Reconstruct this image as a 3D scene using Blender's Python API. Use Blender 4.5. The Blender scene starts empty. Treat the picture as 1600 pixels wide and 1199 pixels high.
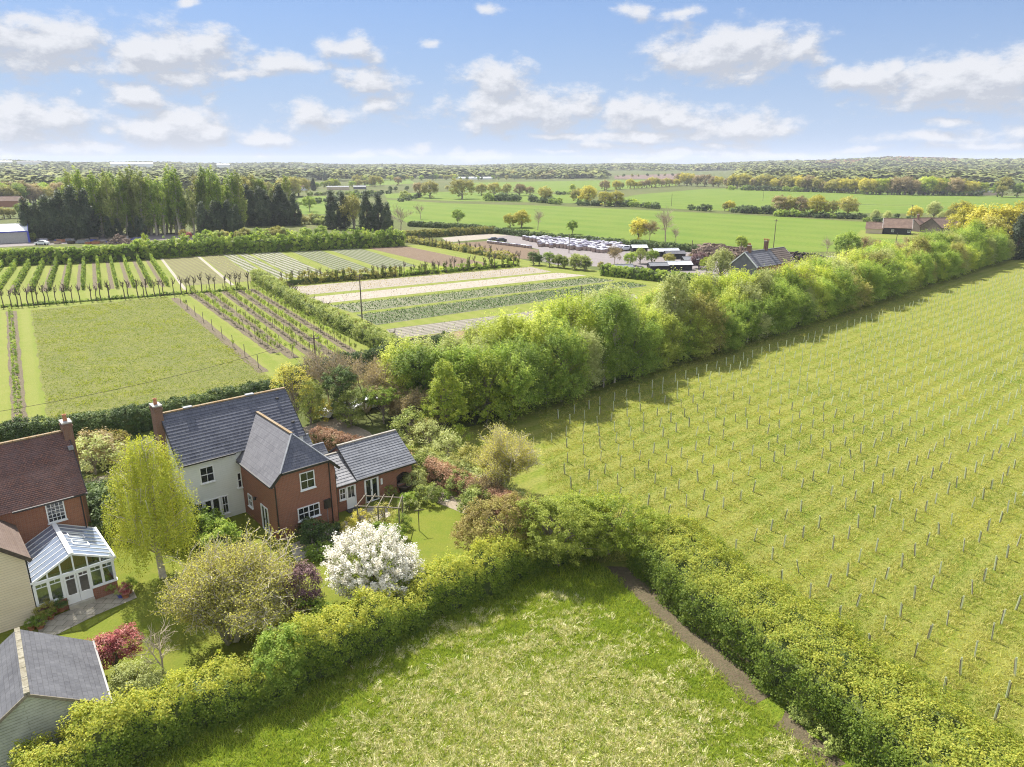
import bpy, math, random
import numpy as np
from math import radians as R, sin, cos, pi, atan2, hypot
S = bpy.context.scene
C = S.collection
# ------------------------------------------------------------------ camera
F, CX, CY, CAMH, HY = 1109.0, 800.0, 599.5, 28.0, 256.0
PIT = math.atan((CY-HY)/F); cP, sP = cos(PIT), sin(PIT)
cam = bpy.data.objects.new('camera', bpy.data.cameras.new('camera')); C.objects.link(cam)
cam.location = (0, 0, CAMH); cam.rotation_euler = (pi/2-PIT, 0, 0)
cam.data.sensor_width = 36; cam.data.lens = F/1600*36
cam.data.clip_start = .5; cam.data.clip_end = 40000
S.camera = cam
# ------------------------------------------------------------------ sun, sky, exposure
SUN_AZ = atan2(-.56, .83); SUN_EL = R(50)          # azimuth from +Y towards +X
sd = bpy.data.lights.new('sun', 'SUN'); sd.energy = 5.0; sd.angle = R(.53); sd.color = (1, .95, .86)
sun = bpy.data.objects.new('sun', sd); C.objects.link(sun)
from mathutils import Vector, Matrix
sv = Vector((sin(SUN_AZ)*cos(SUN_EL), cos(SUN_AZ)*cos(SUN_EL), sin(SUN_EL)))
sun.rotation_euler = sv.to_track_quat('Z', 'Y').to_euler()
S.view_settings.view_transform = 'Standard'; S.view_settings.look = 'None'
S.view_settings.exposure = 1.0; S.view_settings.gamma = 1
S.view_settings.use_curve_mapping = False
S.cycles.denoising_prefilter = 'NONE'; S.render.filter_size = 1.1; S.cycles.filter_width = 1.1
S.cycles.max_bounces = 7; S.cycles.diffuse_bounces = 4; S.cycles.transmission_bounces = 4
S.cycles.transparent_max_bounces = 12; S.cycles.volume_bounces = 0

class NT:
    def __init__(s, tree): s.t = tree; s.n = tree.nodes; s.l = tree.links
    def new(s, typ, **kw):
        n = s.n.new(typ)
        for k, v in kw.items(): setattr(n, k, v)
        return n
    def setin(s, n, key, v):
        if hasattr(v, 'is_output') or isinstance(v, bpy.types.NodeSocket): s.l.new(v, n.inputs[key])
        else: n.inputs[key].default_value = v
    def math(s, op, a, b=0.0, clamp=False):
        n = s.new('ShaderNodeMath', operation=op, use_clamp=clamp); s.setin(n, 0, a); s.setin(n, 1, b); return n.outputs[0]
    def vmath(s, op, a, b=(0, 0, 0)):
        n = s.new('ShaderNodeVectorMath', operation=op); s.setin(n, 0, a); s.setin(n, 1, b)
        return n.outputs['Value'] if op in ('LENGTH', 'DOT_PRODUCT') else n.outputs[0]
    def mix(s, f, a, b, mode='MIX'):
        n = s.new('ShaderNodeMix', data_type='RGBA', blend_type=mode); s.setin(n, 0, f); s.setin(n, 6, c4(a)); s.setin(n, 7, c4(b)); return n.outputs[2]
    def noise(s, vec, scale, detail=3, rough=.5, dim='3D'):
        n = s.new('ShaderNodeTexNoise', noise_dimensions=dim); s.setin(n, 'Vector', vec)
        n.inputs['Scale'].default_value = scale; n.inputs['Detail'].default_value = detail; n.inputs['Roughness'].default_value = rough
        return n.outputs[0]
    def mapr(s, v, a, b, c=0., d=1., smooth=False):
        n = s.new('ShaderNodeMapRange'); n.interpolation_type = 'SMOOTHSTEP' if smooth else 'LINEAR'
        s.setin(n, 0, v); n.inputs[1].default_value = a; n.inputs[2].default_value = b; n.inputs[3].default_value = c; n.inputs[4].default_value = d
        return n.outputs[0]
def c4(c):
    if isinstance(c, (tuple, list)) and len(c) == 3: return (*c, 1)
    return c

w = bpy.data.worlds.new('World'); S.world = w; w.use_nodes = True
wt = NT(w.node_tree); wt.n.clear()
sky = wt.new('ShaderNodeTexSky', sky_type='NISHITA'); sky.sun_disc = False
sky.sun_elevation = SUN_EL; sky.sun_rotation = SUN_AZ; sky.air_density = 1.2; sky.dust_density = .6; sky.ozone_density = 2.5
SKYK = .062
# clouds: (photo x, photo y, half width, half height, weight)
CL = [(60,68,112,32,1),(15,62,60,26,1),(205,84,45,26,1),(293,80,68,30,1),(255,92,80,22,.9),(435,102,68,15,.9),(360,113,55,10,.7),(270,125,50,16,.85),(225,152,48,22,.85),
 (320,152,35,14,.55),(555,77,50,16,.85),(672,66,32,9,.45),(573,127,58,17,.95),(600,162,75,25,.65),(492,182,44,20,1),(770,132,50,28,1),(820,172,102,27,1.05),(770,186,55,20,1),(865,178,70,20,1),
 (1010,178,66,22,1),(965,186,30,24,1),(1060,190,90,22,.85),(1145,198,85,20,1),(1030,214,140,12,.8),(860,213,120,8,.6),(1150,80,100,30,1.1),(1110,92,80,22,1),(1195,78,46,22,1),(1050,92,30,15,.8),(1260,95,32,12,.7),(1180,118,50,9,.5),
 (1350,122,58,18,1),(1395,108,20,14,.9),(1470,132,100,28,1.05),(1560,124,90,30,1.1),(1620,112,60,30,1.1),(1510,168,90,12,.55),(1490,192,90,9,.5),(1470,216,120,12,.6),(1590,205,70,14,.65),(1560,225,140,8,.6),
 (45,188,68,26,1.05),(5,185,60,28,1),(280,202,70,26,1.1),(325,204,40,20,1),(418,218,42,13,.85),(160,205,35,13,.5),(165,232,55,12,.7),(80,232,120,12,.75),(20,240,80,8,.6),(120,142,20,8,.5),(340,228,40,6,.5),
 (662,232,28,12,.8),(710,238,25,8,.7),(745,245,60,10,.8),(620,242,60,7,.6),(420,245,40,8,.6),(1060,240,180,11,.75),(1010,250,60,6,1),(1210,243,120,8,.7),(1350,236,90,7,.55),(880,236,60,5,.5),
 (990,18,34,13,.7),(1050,20,42,10,.6),(765,12,40,9,.55),(300,6,24,8,.7),(1480,35,30,8,.0),(560,246,50,6,.6),(950,228,90,8,.65),(1120,226,90,8,.6)]
cg = bpy.data.node_groups.new('cloud_field', 'ShaderNodeTree')
cg.interface.new_socket('P', in_out='INPUT', socket_type='NodeSocketVector')
cg.interface.new_socket('D', in_out='OUTPUT', socket_type='NodeSocketFloat')
g = NT(cg); gi = g.new('NodeGroupInput'); go = g.new('NodeGroupOutput')
P0 = gi.outputs[0]
wn = g.new('ShaderNodeTexNoise', noise_dimensions='2D'); g.l.new(P0, wn.inputs['Vector']); wn.inputs['Scale'].default_value = 14; wn.inputs['Detail'].default_value = 3
warp = g.vmath('MULTIPLY', g.vmath('SUBTRACT', wn.outputs['Color'], (.5, .5, .5)), (.05, .018, 0))
PW = g.vmath('ADD', P0, warp)
acc = None
for (x, y, a, b, wgt) in CL:
    if wgt <= 0: continue
    u = (x-CX)/F; v = (y-CY)/F
    dx, dy, dz = u, cP-v*sP, -sP-v*cP
    az = atan2(dx, dy); el = atan2(dz, hypot(dx, dy))
    q = g.vmath('MULTIPLY', g.vmath('SUBTRACT', PW, (az, el, 0)), (F/(a*1.12), F/(b*1.22), 0))
    d = g.math('SUBTRACT', wgt*.62, g.math('MULTIPLY', g.vmath('LENGTH', q), .62))
    acc = d if acc is None else g.math('SMOOTH_MAX' if False else 'MAXIMUM', acc, d)
n1 = g.noise(g.vmath('MULTIPLY', P0, (1, 1.9, 1)), 24, 7, .62, '2D')
den = g.math('ADD', acc, g.math('MULTIPLY', g.math('SUBTRACT', n1, .5), 1.1))
g.l.new(den, go.inputs[0])
tc = wt.new('ShaderNodeTexCoord'); sep = wt.new('ShaderNodeSeparateXYZ'); wt.l.new(tc.outputs['Generated'], sep.inputs[0])
azn = wt.math('ARCTAN2', sep.outputs[0], sep.outputs[1]); eln = wt.math('ARCSINE', sep.outputs[2])
cmb = wt.new('ShaderNodeCombineXYZ'); wt.l.new(azn, cmb.inputs[0]); wt.l.new(eln, cmb.inputs[1])
def field(off):
    gn = wt.new('ShaderNodeGroup'); gn.node_tree = cg
    wt.l.new(wt.vmath('ADD', cmb.outputs[0], off), gn.inputs[0]); return gn.outputs[0]
d0 = field((0, 0, 0)); d1 = field((-.006, .013, 0))
mask = wt.mapr(d0, -.14, .36, 0, 1, True)
lit = wt.mapr(wt.math('SUBTRACT', d0, d1), -.13, .26)
ccol = wt.mix(lit, (.285, .30, .335), (.43, .435, .455))
skyc = wt.mix(1.0, sky.outputs[0], (SKYK*.56, SKYK*.71, SKYK*.98), 'MULTIPLY')
hz = wt.mapr(eln, 0., .24, .93, .5, True)
skyc = wt.mix(hz, skyc, wt.mix(wt.mapr(eln, 0, .2, 0, 1), (.265, .335, .45), (.155, .225, .375)))
up = wt.mapr(eln, 0.0, .03, .55, .93, True)
fin = wt.mix(wt.math('MULTIPLY', mask, up), skyc, ccol)
# bright broken cloud added out of view, above and behind the camera, to lift shadows
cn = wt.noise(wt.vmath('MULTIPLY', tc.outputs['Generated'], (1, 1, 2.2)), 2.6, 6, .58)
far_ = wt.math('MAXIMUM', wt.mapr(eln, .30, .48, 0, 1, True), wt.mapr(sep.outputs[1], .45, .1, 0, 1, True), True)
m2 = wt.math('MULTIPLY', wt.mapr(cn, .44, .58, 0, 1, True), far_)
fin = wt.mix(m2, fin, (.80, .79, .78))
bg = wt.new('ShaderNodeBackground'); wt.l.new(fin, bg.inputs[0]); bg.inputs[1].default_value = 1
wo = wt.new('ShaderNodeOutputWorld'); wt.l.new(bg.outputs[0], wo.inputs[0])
w.cycles.sampling_method = 'MANUAL'; w.cycles.sample_map_resolution = 256

# ------------------------------------------------------------------ helpers: geometry
def ss(a, b, x):
    t = np.clip((x-a)/(b-a), 0, 1); return t*t*(3-2*t)
def terr(x, y):
    r = np.hypot(x, y); az = np.arctan2(x, y)
    amp = 13+26*ss(.12, .5, az)+15*ss(.22, .5, -az)+4*np.sin(az*17)+3*np.sin(az*41+1)
    return ss(1150, 4300, r)*amp
def G(px, py, z=0.0):
    u = (px-CX)/F; v = (py-CY)/F; dz = -sP-v*cP; t = (z-CAMH)/dz
    return Vector((u*t, (cP-v*sP)*t, z))
def top_h(px, pyb, pyt):
    b = G(px, pyb); v = (pyt-CY)/F; d = (cP-v*sP); t = b.y/d
    return CAMH+(-sP-v*cP)*t
def polar(px, r):
    u = (px-CX)/F; az = math.atan(u/cP); x, y = r*sin(az), r*cos(az); return Vector((x, y, float(terr(x, y))))
RNG = np.random.default_rng(7)
rnd = random.Random(5)

class MB:
    def __init__(s): s.v = []; s.f = []; s.m = []
    def face(s, pts, mi=0):
        i = len(s.v); s.v += [tuple(p) for p in pts]; s.f.append(tuple(range(i, i+len(pts)))); s.m.append(mi)
    def box(s, x0, x1, y0, y1, z0, z1, mi=0):
        i = len(s.v)
        s.v += [(x0,y0,z0),(x1,y0,z0),(x1,y1,z0),(x0,y1,z0),(x0,y0,z1),(x1,y0,z1),(x1,y1,z1),(x0,y1,z1)]
        for f in ((3,2,1,0),(4,5,6,7),(0,1,5,4),(1,2,6,5),(2,3,7,6),(3,0,4,7)):
            s.f.append(tuple(i+k for k in f)); s.m.append(mi)
    def bar(s, a, b, w, h=None, mi=0):
        a = Vector(a); b = Vector(b); h = h or w; d = (b-a).normalized()
        up = Vector((0, 0, 1)) if abs(d.z) < .95 else Vector((0, 1, 0))
        sx = d.cross(up).normalized()*w/2; sz = sx.cross(d).normalized()*h/2
        i = len(s.v)
        for p in (a, b):
            for q in (-sx-sz, sx-sz, sx+sz, -sx+sz): s.v.append(tuple(p+q))
        for f in ((3,2,1,0),(4,5,6,7),(0,1,5,4),(1,2,6,5),(2,3,7,6),(3,0,4,7)):
            s.f.append(tuple(i+k for k in f)); s.m.append(mi)
    def tube(s, pts, rad, n=7, mi=0, cap=True):
        i0 = len(s.v); N = len(pts)
        for k, p in enumerate(pts):
            p = Vector(p); q = Vector(pts[min(k+1, N-1)])-Vector(pts[max(k-1, 0)]); d = q.normalized()
            up = Vector((0, 0, 1)) if abs(d.z) < .9 else Vector((1, 0, 0))
            a = d.cross(up).normalized(); b = a.cross(d)
            r = rad[k] if isinstance(rad, (list, tuple)) else rad
            for j in range(n):
                t = 2*pi*j/n; s.v.append(tuple(p+a*cos(t)*r+b*sin(t)*r))
        for k in range(N-1):
            for j in range(n):
                s.f.append((i0+k*n+j, i0+k*n+(j+1) % n, i0+(k+1)*n+(j+1) % n, i0+(k+1)*n+j)); s.m.append(mi)
        if cap:
            s.f.append(tuple(i0+j for j in range(n))); s.m.append(mi)
            s.f.append(tuple(i0+(N-1)*n+j for j in reversed(range(n)))); s.m.append(mi)
    def lathe(s, prof, n=16, mi=0, c=(0, 0, 0)):
        i0 = len(s.v)
        for r, z in prof:
            for j in range(n): s.v.append((c[0]+r*cos(2*pi*j/n), c[1]+r*sin(2*pi*j/n), c[2]+z))
        for k in range(len(prof)-1):
            for j in range(n):
                s.f.append((i0+k*n+j, i0+k*n+(j+1) % n, i0+(k+1)*n+(j+1) % n, i0+(k+1)*n+j)); s.m.append(mi)
    def obj(s, name, mats, parent=None, smooth=False):
        me = bpy.data.meshes.new(name); me.from_pydata(s.v, [], s.f)
        if not isinstance(mats, (list, tuple)): mats = [mats]
        for m in mats: me.materials.append(m)
        me.polygons.foreach_set('material_index', s.m)
        if smooth: me.polygons.foreach_set('use_smooth', [True]*len(s.f))
        me.update()
        o = bpy.data.objects.new(name, me); C.objects.link(o)
        if parent: o.parent = parent
        return o
def np_mesh(name, V, nper, mat, attr=None, col=None):
    """V (F*nper,3): separate polygons of nper corners"""
    V = np.asarray(V, np.float32); nv = len(V); nf = nv//nper
    me = bpy.data.meshes.new(name); me.vertices.add(nv); me.vertices.foreach_set('co', V.ravel())
    me.loops.add(nv); me.loops.foreach_set('vertex_index', np.arange(nv, dtype=np.int32))
    me.polygons.add(nf); me.polygons.foreach_set('loop_start', np.arange(0, nv, nper, dtype=np.int32))
    if attr is not None:
        a = me.attributes.new('tint', 'FLOAT', 'FACE'); a.data.foreach_set('value', np.asarray(attr, np.float32))
    if col is not None:
        a = me.attributes.new('hue', 'FLOAT_COLOR', 'FACE'); a.data.foreach_set('color', np.asarray(col, np.float32).ravel())
    me.update(calc_edges=True); me.materials.append(mat)
    return me
def link(name, me, parent=None):
    o = bpy.data.objects.new(name, me); C.objects.link(o); o.parent = parent; return o
def tag(o, label, cat, group=None, kind=None):
    if label: o['label'] = label
    if cat: o['category'] = cat
    if group: o['group'] = group
    if kind: o['kind'] = kind
    return o
def thing(name, label, cat, loc=(0, 0, 0), rz=0, group=None, kind=None):
    o = bpy.data.objects.new(name, None); C.objects.link(o); o.empty_display_size = .3
    o.location = loc; o.rotation_euler = (0, 0, rz); return tag(o, label, cat, group, kind)

# ------------------------------------------------------------------ materials
MT = {}
def mat(name, col, rough=.8, col2=None, scale=3., bump=0., bscale=None, spec=.3, metal=0., detail=4, coord='Object'):
    m = bpy.data.materials.new(name); m.use_nodes = True; t = NT(m.node_tree); b = t.n['Principled BSDF']
    b.inputs['Roughness'].default_value = rough; b.inputs['Specular IOR Level'].default_value = spec; b.inputs['Metallic'].default_value = metal
    vec = t.new('ShaderNodeTexCoord').outputs[coord]
    if col2:
        n = t.mapr(t.noise(vec, scale, detail, .6), .35, .65)
        t.l.new(t.mix(n, col, col2), b.inputs['Base Color'])
    else: b.inputs['Base Color'].default_value = c4(col)
    if bump:
        bn = t.new('ShaderNodeBump'); bn.inputs['Strength'].default_value = bump; bn.inputs['Distance'].default_value = .1
        t.l.new(t.noise(vec, bscale or scale*4, 4, .65), bn.inputs['Height']); t.l.new(bn.outputs[0], b.inputs['Normal'])
    MT[name] = m; return m
def foliage(name, a, b2, c, transl=.4, rough=.6):
    m = bpy.data.materials.new(name); m.use_nodes = True; t = NT(m.node_tree); t.n.clear()
    at = t.new('ShaderNodeAttribute', attribute_name='tint')
    oi = t.new('ShaderNodeObjectInfo')
    f = t.math('ADD', at.outputs['Fac'], t.math('MULTIPLY', t.math('SUBTRACT', oi.outputs['Random'], .5), .25), True)
    r = t.new('ShaderNodeValToRGB'); t.l.new(f, r.inputs[0]); e = r.color_ramp.elements
    e[0].color = c4(a); e[0].position = .05; e[1].color = c4(c); e[1].position = .95; x = e.new(.5); x.color = c4(b2)
    hs = t.new('ShaderNodeHueSaturation'); t.l.new(r.outputs[0], hs.inputs['Color'])
    t.l.new(t.mapr(oi.outputs['Random'], 0, 1, .95, 1.25), hs.inputs['Value'])
    d = t.new('ShaderNodeBsdfPrincipled'); d.inputs['Roughness'].default_value = rough; d.inputs['Specular IOR Level'].default_value = .25
    tr = t.new('ShaderNodeBsdfTranslucent'); mx = t.new('ShaderNodeMixShader'); mx.inputs[0].default_value = transl
    t.l.new(hs.outputs[0], d.inputs['Base Color']); t.l.new(t.mix(.75, hs.outputs[0], (1.15, 1.1, .7), 'MULTIPLY'), tr.inputs[0])
    t.l.new(d.outputs[0], mx.inputs[1]); t.l.new(tr.outputs[0], mx.inputs[2])
    o = t.new('ShaderNodeOutputMaterial'); t.l.new(mx.outputs[0], o.inputs[0]); MT[name] = m; return m
foliage('leaf_bright', (.17, .25, .03), (.36, .44, .055), (.58, .60, .11), .5)
foliage('leaf_green', (.12, .19, .025), (.25, .36, .055), (.46, .53, .11), .5)
foliage('leaf_yellow', (.28, .28, .03), (.45, .42, .06), (.62, .56, .12), .42)
foliage('leaf_olive', (.20, .20, .05), (.34, .33, .08), (.48, .44, .13), .38)
foliage('leaf_dark', (.04, .07, .02), (.08, .13, .035), (.17, .23, .06), .25)
foliage('leaf_conifer', (.035, .055, .03), (.07, .10, .05), (.13, .16, .075), .15)
foliage('leaf_mid', (.15, .20, .045), (.27, .33, .07), (.44, .47, .15), .38)
foliage('leaf_spring', (.20, .26, .04), (.40, .46, .08), (.60, .64, .15), .5)
foliage('leaf_hedge', (.10, .17, .02), (.27, .34, .045), (.60, .57, .10), .52)
foliage('leaf_pale', (.25, .29, .09), (.40, .44, .15), (.54, .56, .26), .4)
foliage('leaf_copper', (.19, .15, .05), (.34, .28, .09), (.46, .46, .11), .38)
foliage('leaf_beech', (.19, .10, .06), (.32, .18, .105), (.44, .29, .18), .3)
foliage('leaf_red', (.16, .03, .035), (.36, .09, .09), (.60, .34, .28), .25)
foliage('leaf_purple', (.07, .035, .05), (.13, .07, .08), (.24, .15, .14), .25)
foliage('leaf_brownish', (.20, .16, .08), (.34, .27, .13), (.46, .38, .18), .3)
foliage('blossom', (.50, .47, .38), (.66, .64, .57), (.80, .78, .72), .2)
foliage('crop_dark', (.05, .11, .025), (.10, .18, .04), (.18, .26, .06), .2)
foliage('straw', (.34, .38, .09), (.64, .60, .32), (.90, .84, .60), .28)
foliage('grass_blade', (.13, .20, .018), (.24, .32, .03), (.40, .44, .06), .40)
foliage('grass_dry', (.26, .28, .055), (.42, .41, .10), (.60, .55, .21), .4)
foliage('grass_field', (.11, .19, .02), (.25, .31, .04), (.46, .46, .09), .45)
mat('bark', (.20, .165, .125), .9, (.28, .25, .20), 6, .5)
mat('bark_pale', (.44, .39, .30), .9, (.58, .53, .42), 5, .4)
mat('bark_dark', (.10, .08, .065), .9, (.18, .15, .11), 6, .5)
mat('twig', (.34, .28, .20), .9, (.46, .39, .29), 3)
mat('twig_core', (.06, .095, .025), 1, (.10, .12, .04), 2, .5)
mat('white_upvc', (.78, .79, .80), .35, spec=.5)
mat('black_plastic', (.02, .02, .022), .4, spec=.5)
mat('render_cream', (.56, .54, .48), .9, (.62, .60, .54), 1.2, .15, 8)
mat('lead', (.20, .21, .23), .6, (.28, .29, .31), 4)
mat('terracotta', (.36, .15, .08), .8, (.44, .20, .11), 5)
mat('stone', (.36, .34, .28), .9, (.46, .43, .36), 3, .3)
mat('timber_grey', (.17, .145, .11), .9, (.25, .22, .17), 5, .3)
mat('timber_dark', (.06, .045, .035), .8, (.10, .08, .06), 5, .3)
mat('concrete', (.36, .35, .33), .9, (.44, .43, .40), 2, .2)
mat('metal_white', (.72, .74, .76), .4, (.78, .80, .82), .4)
mat('blue_paint', (.08, .10, .45), .5)
mat('log_end', (.38, .29, .20), .9, (.46, .34, .25), .7)
mat('log_bark', (.13, .095, .075), .95, (.24, .18, .14), .9)
mat('slate_brown', (.13, .10, .085), .9, (.17, .135, .115), .8)
mat('slate_far', (.13, .13, .15), .8, (.18, .18, .20), .8)
mat('tile_far', (.15, .10, .08), .9, (.21, .145, .11), .8)
mat('black_board', (.02, .02, .022), .8, (.035, .035, .035), 2)
mat('car_white', (.75, .76, .78), .25, spec=.6)
mat('car_dark', (.05, .055, .07), .25, spec=.6)
mat('tyre', (.02, .02, .02), .8)
mat('wire', (.03, .03, .03), .6)
foliage('tube_plastic', (.54, .58, .46), (.54, .58, .46), (.54, .58, .46), .35, .5)
mat('bag_fabric', (.34, .33, .40), .8, (.62, .62, .66), .7, coord='Object')
_t = NT(MT['bag_fabric'].node_tree); _r = _t.new('ShaderNodeObjectInfo').outputs['Random']; _t.l.new(_t.mix(_t.mapr(_r, .2, .8), (.16, .15, .21), (.56, .56, .60)), _t.n['Principled BSDF'].inputs['Base Color'])
mat('bag_logs', (.22, .16, .14), .9, (.42, .34, .30), 5)
mat('sage_brick', (.55, .45, .33), .9)
def glass(name, col, alpha):
    m = bpy.data.materials.new(name); m.use_nodes = True; t = NT(m.node_tree); t.n.clear()
    tr = t.new('ShaderNodeBsdfTransparent'); tr.inputs[0].default_value = c4(col)
    gl = t.new('ShaderNodeBsdfGlossy'); gl.inputs['Roughness'].default_value = .04; gl.inputs[0].default_value = (.9, .95, 1, 1)
    fr = t.new('ShaderNodeFresnel'); fr.inputs[0].default_value = 1.5
    mx = t.new('ShaderNodeMixShader'); t.l.new(t.math('ADD', t.math('MULTIPLY', fr.outputs[0], 1.6), alpha, True), mx.inputs[0])
    t.l.new(tr.outputs[0], mx.inputs[1]); t.l.new(gl.outputs[0], mx.inputs[2])
    o = t.new('ShaderNodeOutputMaterial'); t.l.new(mx.outputs[0], o.inputs[0]); MT[name] = m
glass('glass_clear', (.75, .82, .86), .06)
mat('glass_dark', (.016, .02, .024), .06, spec=.8)
mat('glass_roof', (.20, .25, .35), .12, (.29, .35, .45), .5, spec=.9)
MT['glass_roof'].node_tree.nodes['Principled BSDF'].inputs['Alpha'].default_value = .8
def brick(name, c1, c2, mortar, bw=.225, rh=.075, ms=.006, axis='wall', noise=.35, bump=.3):
    m = bpy.data.materials.new(name); m.use_nodes = True; t = NT(m.node_tree); b = t.n['Principled BSDF']
    b.inputs['Roughness'].default_value = .85; b.inputs['Specular IOR Level'].default_value = .25
    co = t.new('ShaderNodeTexCoord').outputs['Object']; sp = t.new('ShaderNodeSeparateXYZ'); t.l.new(co, sp.inputs[0])
    cb = t.new('ShaderNodeCombineXYZ')
    if axis == 'wall': t.l.new(t.math('ADD', sp.outputs[0], sp.outputs[1]), cb.inputs[0]); t.l.new(sp.outputs[2], cb.inputs[1])
    elif axis == 'x': t.l.new(sp.outputs[0], cb.inputs[0]); t.l.new(t.math('MULTIPLY', sp.outputs[2], 1.38), cb.inputs[1])
    elif axis == 'y': t.l.new(sp.outputs[1], cb.inputs[0]); t.l.new(t.math('MULTIPLY', sp.outputs[2], 1.38), cb.inputs[1])
    elif axis == 'flat': t.l.new(sp.outputs[0], cb.inputs[0]); t.l.new(sp.outputs[1], cb.inputs[1])
    br = t.new('ShaderNodeTexBrick'); t.l.new(cb.outputs[0], br.inputs['Vector'])
    br.inputs['Color1'].default_value = c4(c1); br.inputs['Color2'].default_value = c4(c2); br.inputs['Mortar'].default_value = c4(mortar)
    br.inputs['Scale'].default_value = 1; br.inputs['Brick Width'].default_value = bw; br.inputs['Row Height'].default_value = rh
    br.inputs['Mortar Size'].default_value = ms; br.inputs['Bias'].default_value = 0
    n1 = t.noise(co, .9, 6, .7); n2 = t.noise(co, 9, 3, .6)
    cl = t.mix(t.math('MULTIPLY', t.mapr(n1, .35, .7), noise), br.outputs['Color'], tuple(min(1, 1.7*x+.02) for x in c2))
    cl = t.mix(t.math('MULTIPLY', t.mapr(n2, .55, .75), noise), cl, tuple(.5*x for x in c1))
    t.l.new(cl, b.inputs['Base Color'])
    bn = t.new('ShaderNodeBump'); bn.inputs['Strength'].default_value = bump; bn.inputs['Distance'].default_value = .02
    t.l.new(t.math('ADD', br.outputs['Fac'], t.math('MULTIPLY', n2, -.6)), bn.inputs['Height']); bn.invert = True; t.l.new(bn.outputs[0], b.inputs['Normal'])
    MT[name] = m; return m
brick('brick_red', (.27, .10, .055), (.20, .075, .045), (.30, .24, .19), ms=.008, noise=.3)
brick('brick_brown', (.20, .10, .065), (.15, .075, .055), (.24, .20, .16), ms=.008, noise=.3)
brick('brick_orange', (.31, .12, .06), (.23, .085, .05), (.31, .25, .19), ms=.008, noise=.3)
brick('slate_x', (.088, .094, .12), (.118, .124, .15), (.04, .04, .05), .33, .37, .012, 'x', .3)
brick('slate_y', (.125, .125, .14), (.16, .16, .175), (.08, .08, .09), .33, .37, .01, 'y', .25)
brick('slate_grey', (.14, .147, .165), (.19, .197, .215), (.05, .05, .06), .33, .33, .014, 'x', .35)
brick('slate_shed_y', (.075, .077, .088), (.105, .107, .118), (.045, .045, .05), .3, .2, .008, 'y', .35)
brick('slate_light', (.22, .22, .23), (.27, .27, .28), (.14, .14, .15), .33, .3, .014, 'x', .3)
brick('clay_tile', (.20, .10, .075), (.11, .07, .065), (.045, .03, .028), .17, .14, .012, 'x', .5)
brick('clay_tile_y', (.16, .12, .095), (.125, .095, .08), (.10, .06, .05), .17, .14, .012, 'y', .4)
brick('patio_slab', (.27, .24, .19), (.34, .31, .25), (.10, .10, .06), .6, .6, .02, 'flat', .4)
brick('weatherboard', (.36, .37, .31), (.40, .41, .35), (.22, .23, .17), 30, .16, .02, 'wall', .5, .6)
brick('render_board', (.66, .68, .66), (.68, .70, .68), (.56, .58, .57), 30, .18, .008, 'wall', .12, .35)
brick('cream_board', (.66, .56, .40), (.70, .60, .44), (.45, .38, .27), 30, .17, .012, 'wall', .1, .5)

def ground(name, cols, scales=(.08, .9, 6.), bump=.6, extra=None, stripes=None):
    """grass-like field: cols dark, mid, light ; three noise octaves in metres"""
    m = bpy.data.materials.new(name); m.use_nodes = True; t = NT(m.node_tree); b = t.n['Principled BSDF']
    b.inputs['Roughness'].default_value = .9; b.inputs['Specular IOR Level'].default_value = .12
    GK = {'g_plant': (.84, .84, .78), 'g_meadow': (.86, .72, .62), 'g_lawn': (.72, .66, .66), 'g_mown': (.72, .64, .70), 'g_rough': (.70, .68, .74), 'g_wheat': (.92, .60, .60), 'g_far': (.62, .58, .6), 'g_ploughed': (.65, .6, .6), 'g_yard': (.62, .58, .60)}.get(name, (.70, .68, .66) if name.startswith('g_') else (.58, .56, .54))
    dk = lambda c: tuple(x*k for x, k in zip(c, GK))
    cols = [dk(c) for c in cols]; stripes = [(a_, w_, dk(c_), s_) for a_, w_, c_, s_ in stripes] if stripes else None
    co = t.new('ShaderNodeTexCoord').outputs['Object']
    a = t.noise(co, scales[0], 5, .6); n2 = t.noise(co, scales[1], 5, .65); n3 = t.noise(co, scales[2], 4, .7)
    c = t.mix(t.mapr(a, .35, .65), cols[0], cols[1])
    c = t.mix(t.mapr(n2, .42, .68), c, cols[2])
    c = t.mix(t.mapr(n3, .42, .66, 0, .85), c, cols[3] if len(cols) > 3 else tuple(.45*x for x in cols[0]))
    if extra: c = extra(t, co, c)
    if stripes:   # (angle, width m, colour, strength)
        for (ang, wd, col, st) in stripes:
            sp = t.vmath('DOT_PRODUCT', co, (-sin(ang), cos(ang), 0))
            sn = t.math('SINE', t.math('ADD', t.math('MULTIPLY', sp, 2*pi/wd), t.math('MULTIPLY', n2, 1.2)))
            c = t.mix(t.mapr(sn, -.3, .6, 0, st), c, col)
    t.l.new(c, b.inputs['Base Color'])
    if bump:
        bn = t.new('ShaderNodeBump'); bn.inputs['Strength'].default_value = bump; bn.inputs['Distance'].default_value = .25
        t.l.new(t.math('ADD', n3, n2), bn.inputs['Height']); t.l.new(bn.outputs[0], b.inputs['Normal'])
    MT[name] = m; return m
FA = R(41); FB = R(-56)
def dry_patch(t, co, c):
    q = t.vmath('LENGTH', t.vmath('MULTIPLY', t.vmath('SUBTRACT', co, (1.5, 22, 0)), (1/11.5, 1/17.5, 0)))
    m = t.math('ADD', t.mapr(q, .55, 1.02, 1.0, 0), t.math('MULTIPLY', t.math('SUBTRACT', t.noise(co, 1.6, 5, .7), .5), 2.2))
    return t.mix(t.mapr(m, .45, 1.1, 0, .85), c, (.46, .43, .20))
ground('g_plant', [(.24, .25, .045), (.175, .225, .03), (.28, .265, .07), (.12, .17, .02)], (.06, .5, 3.5), .7, stripes=[(FA, 2.285, (.33, .30, .11), .25)])
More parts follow.
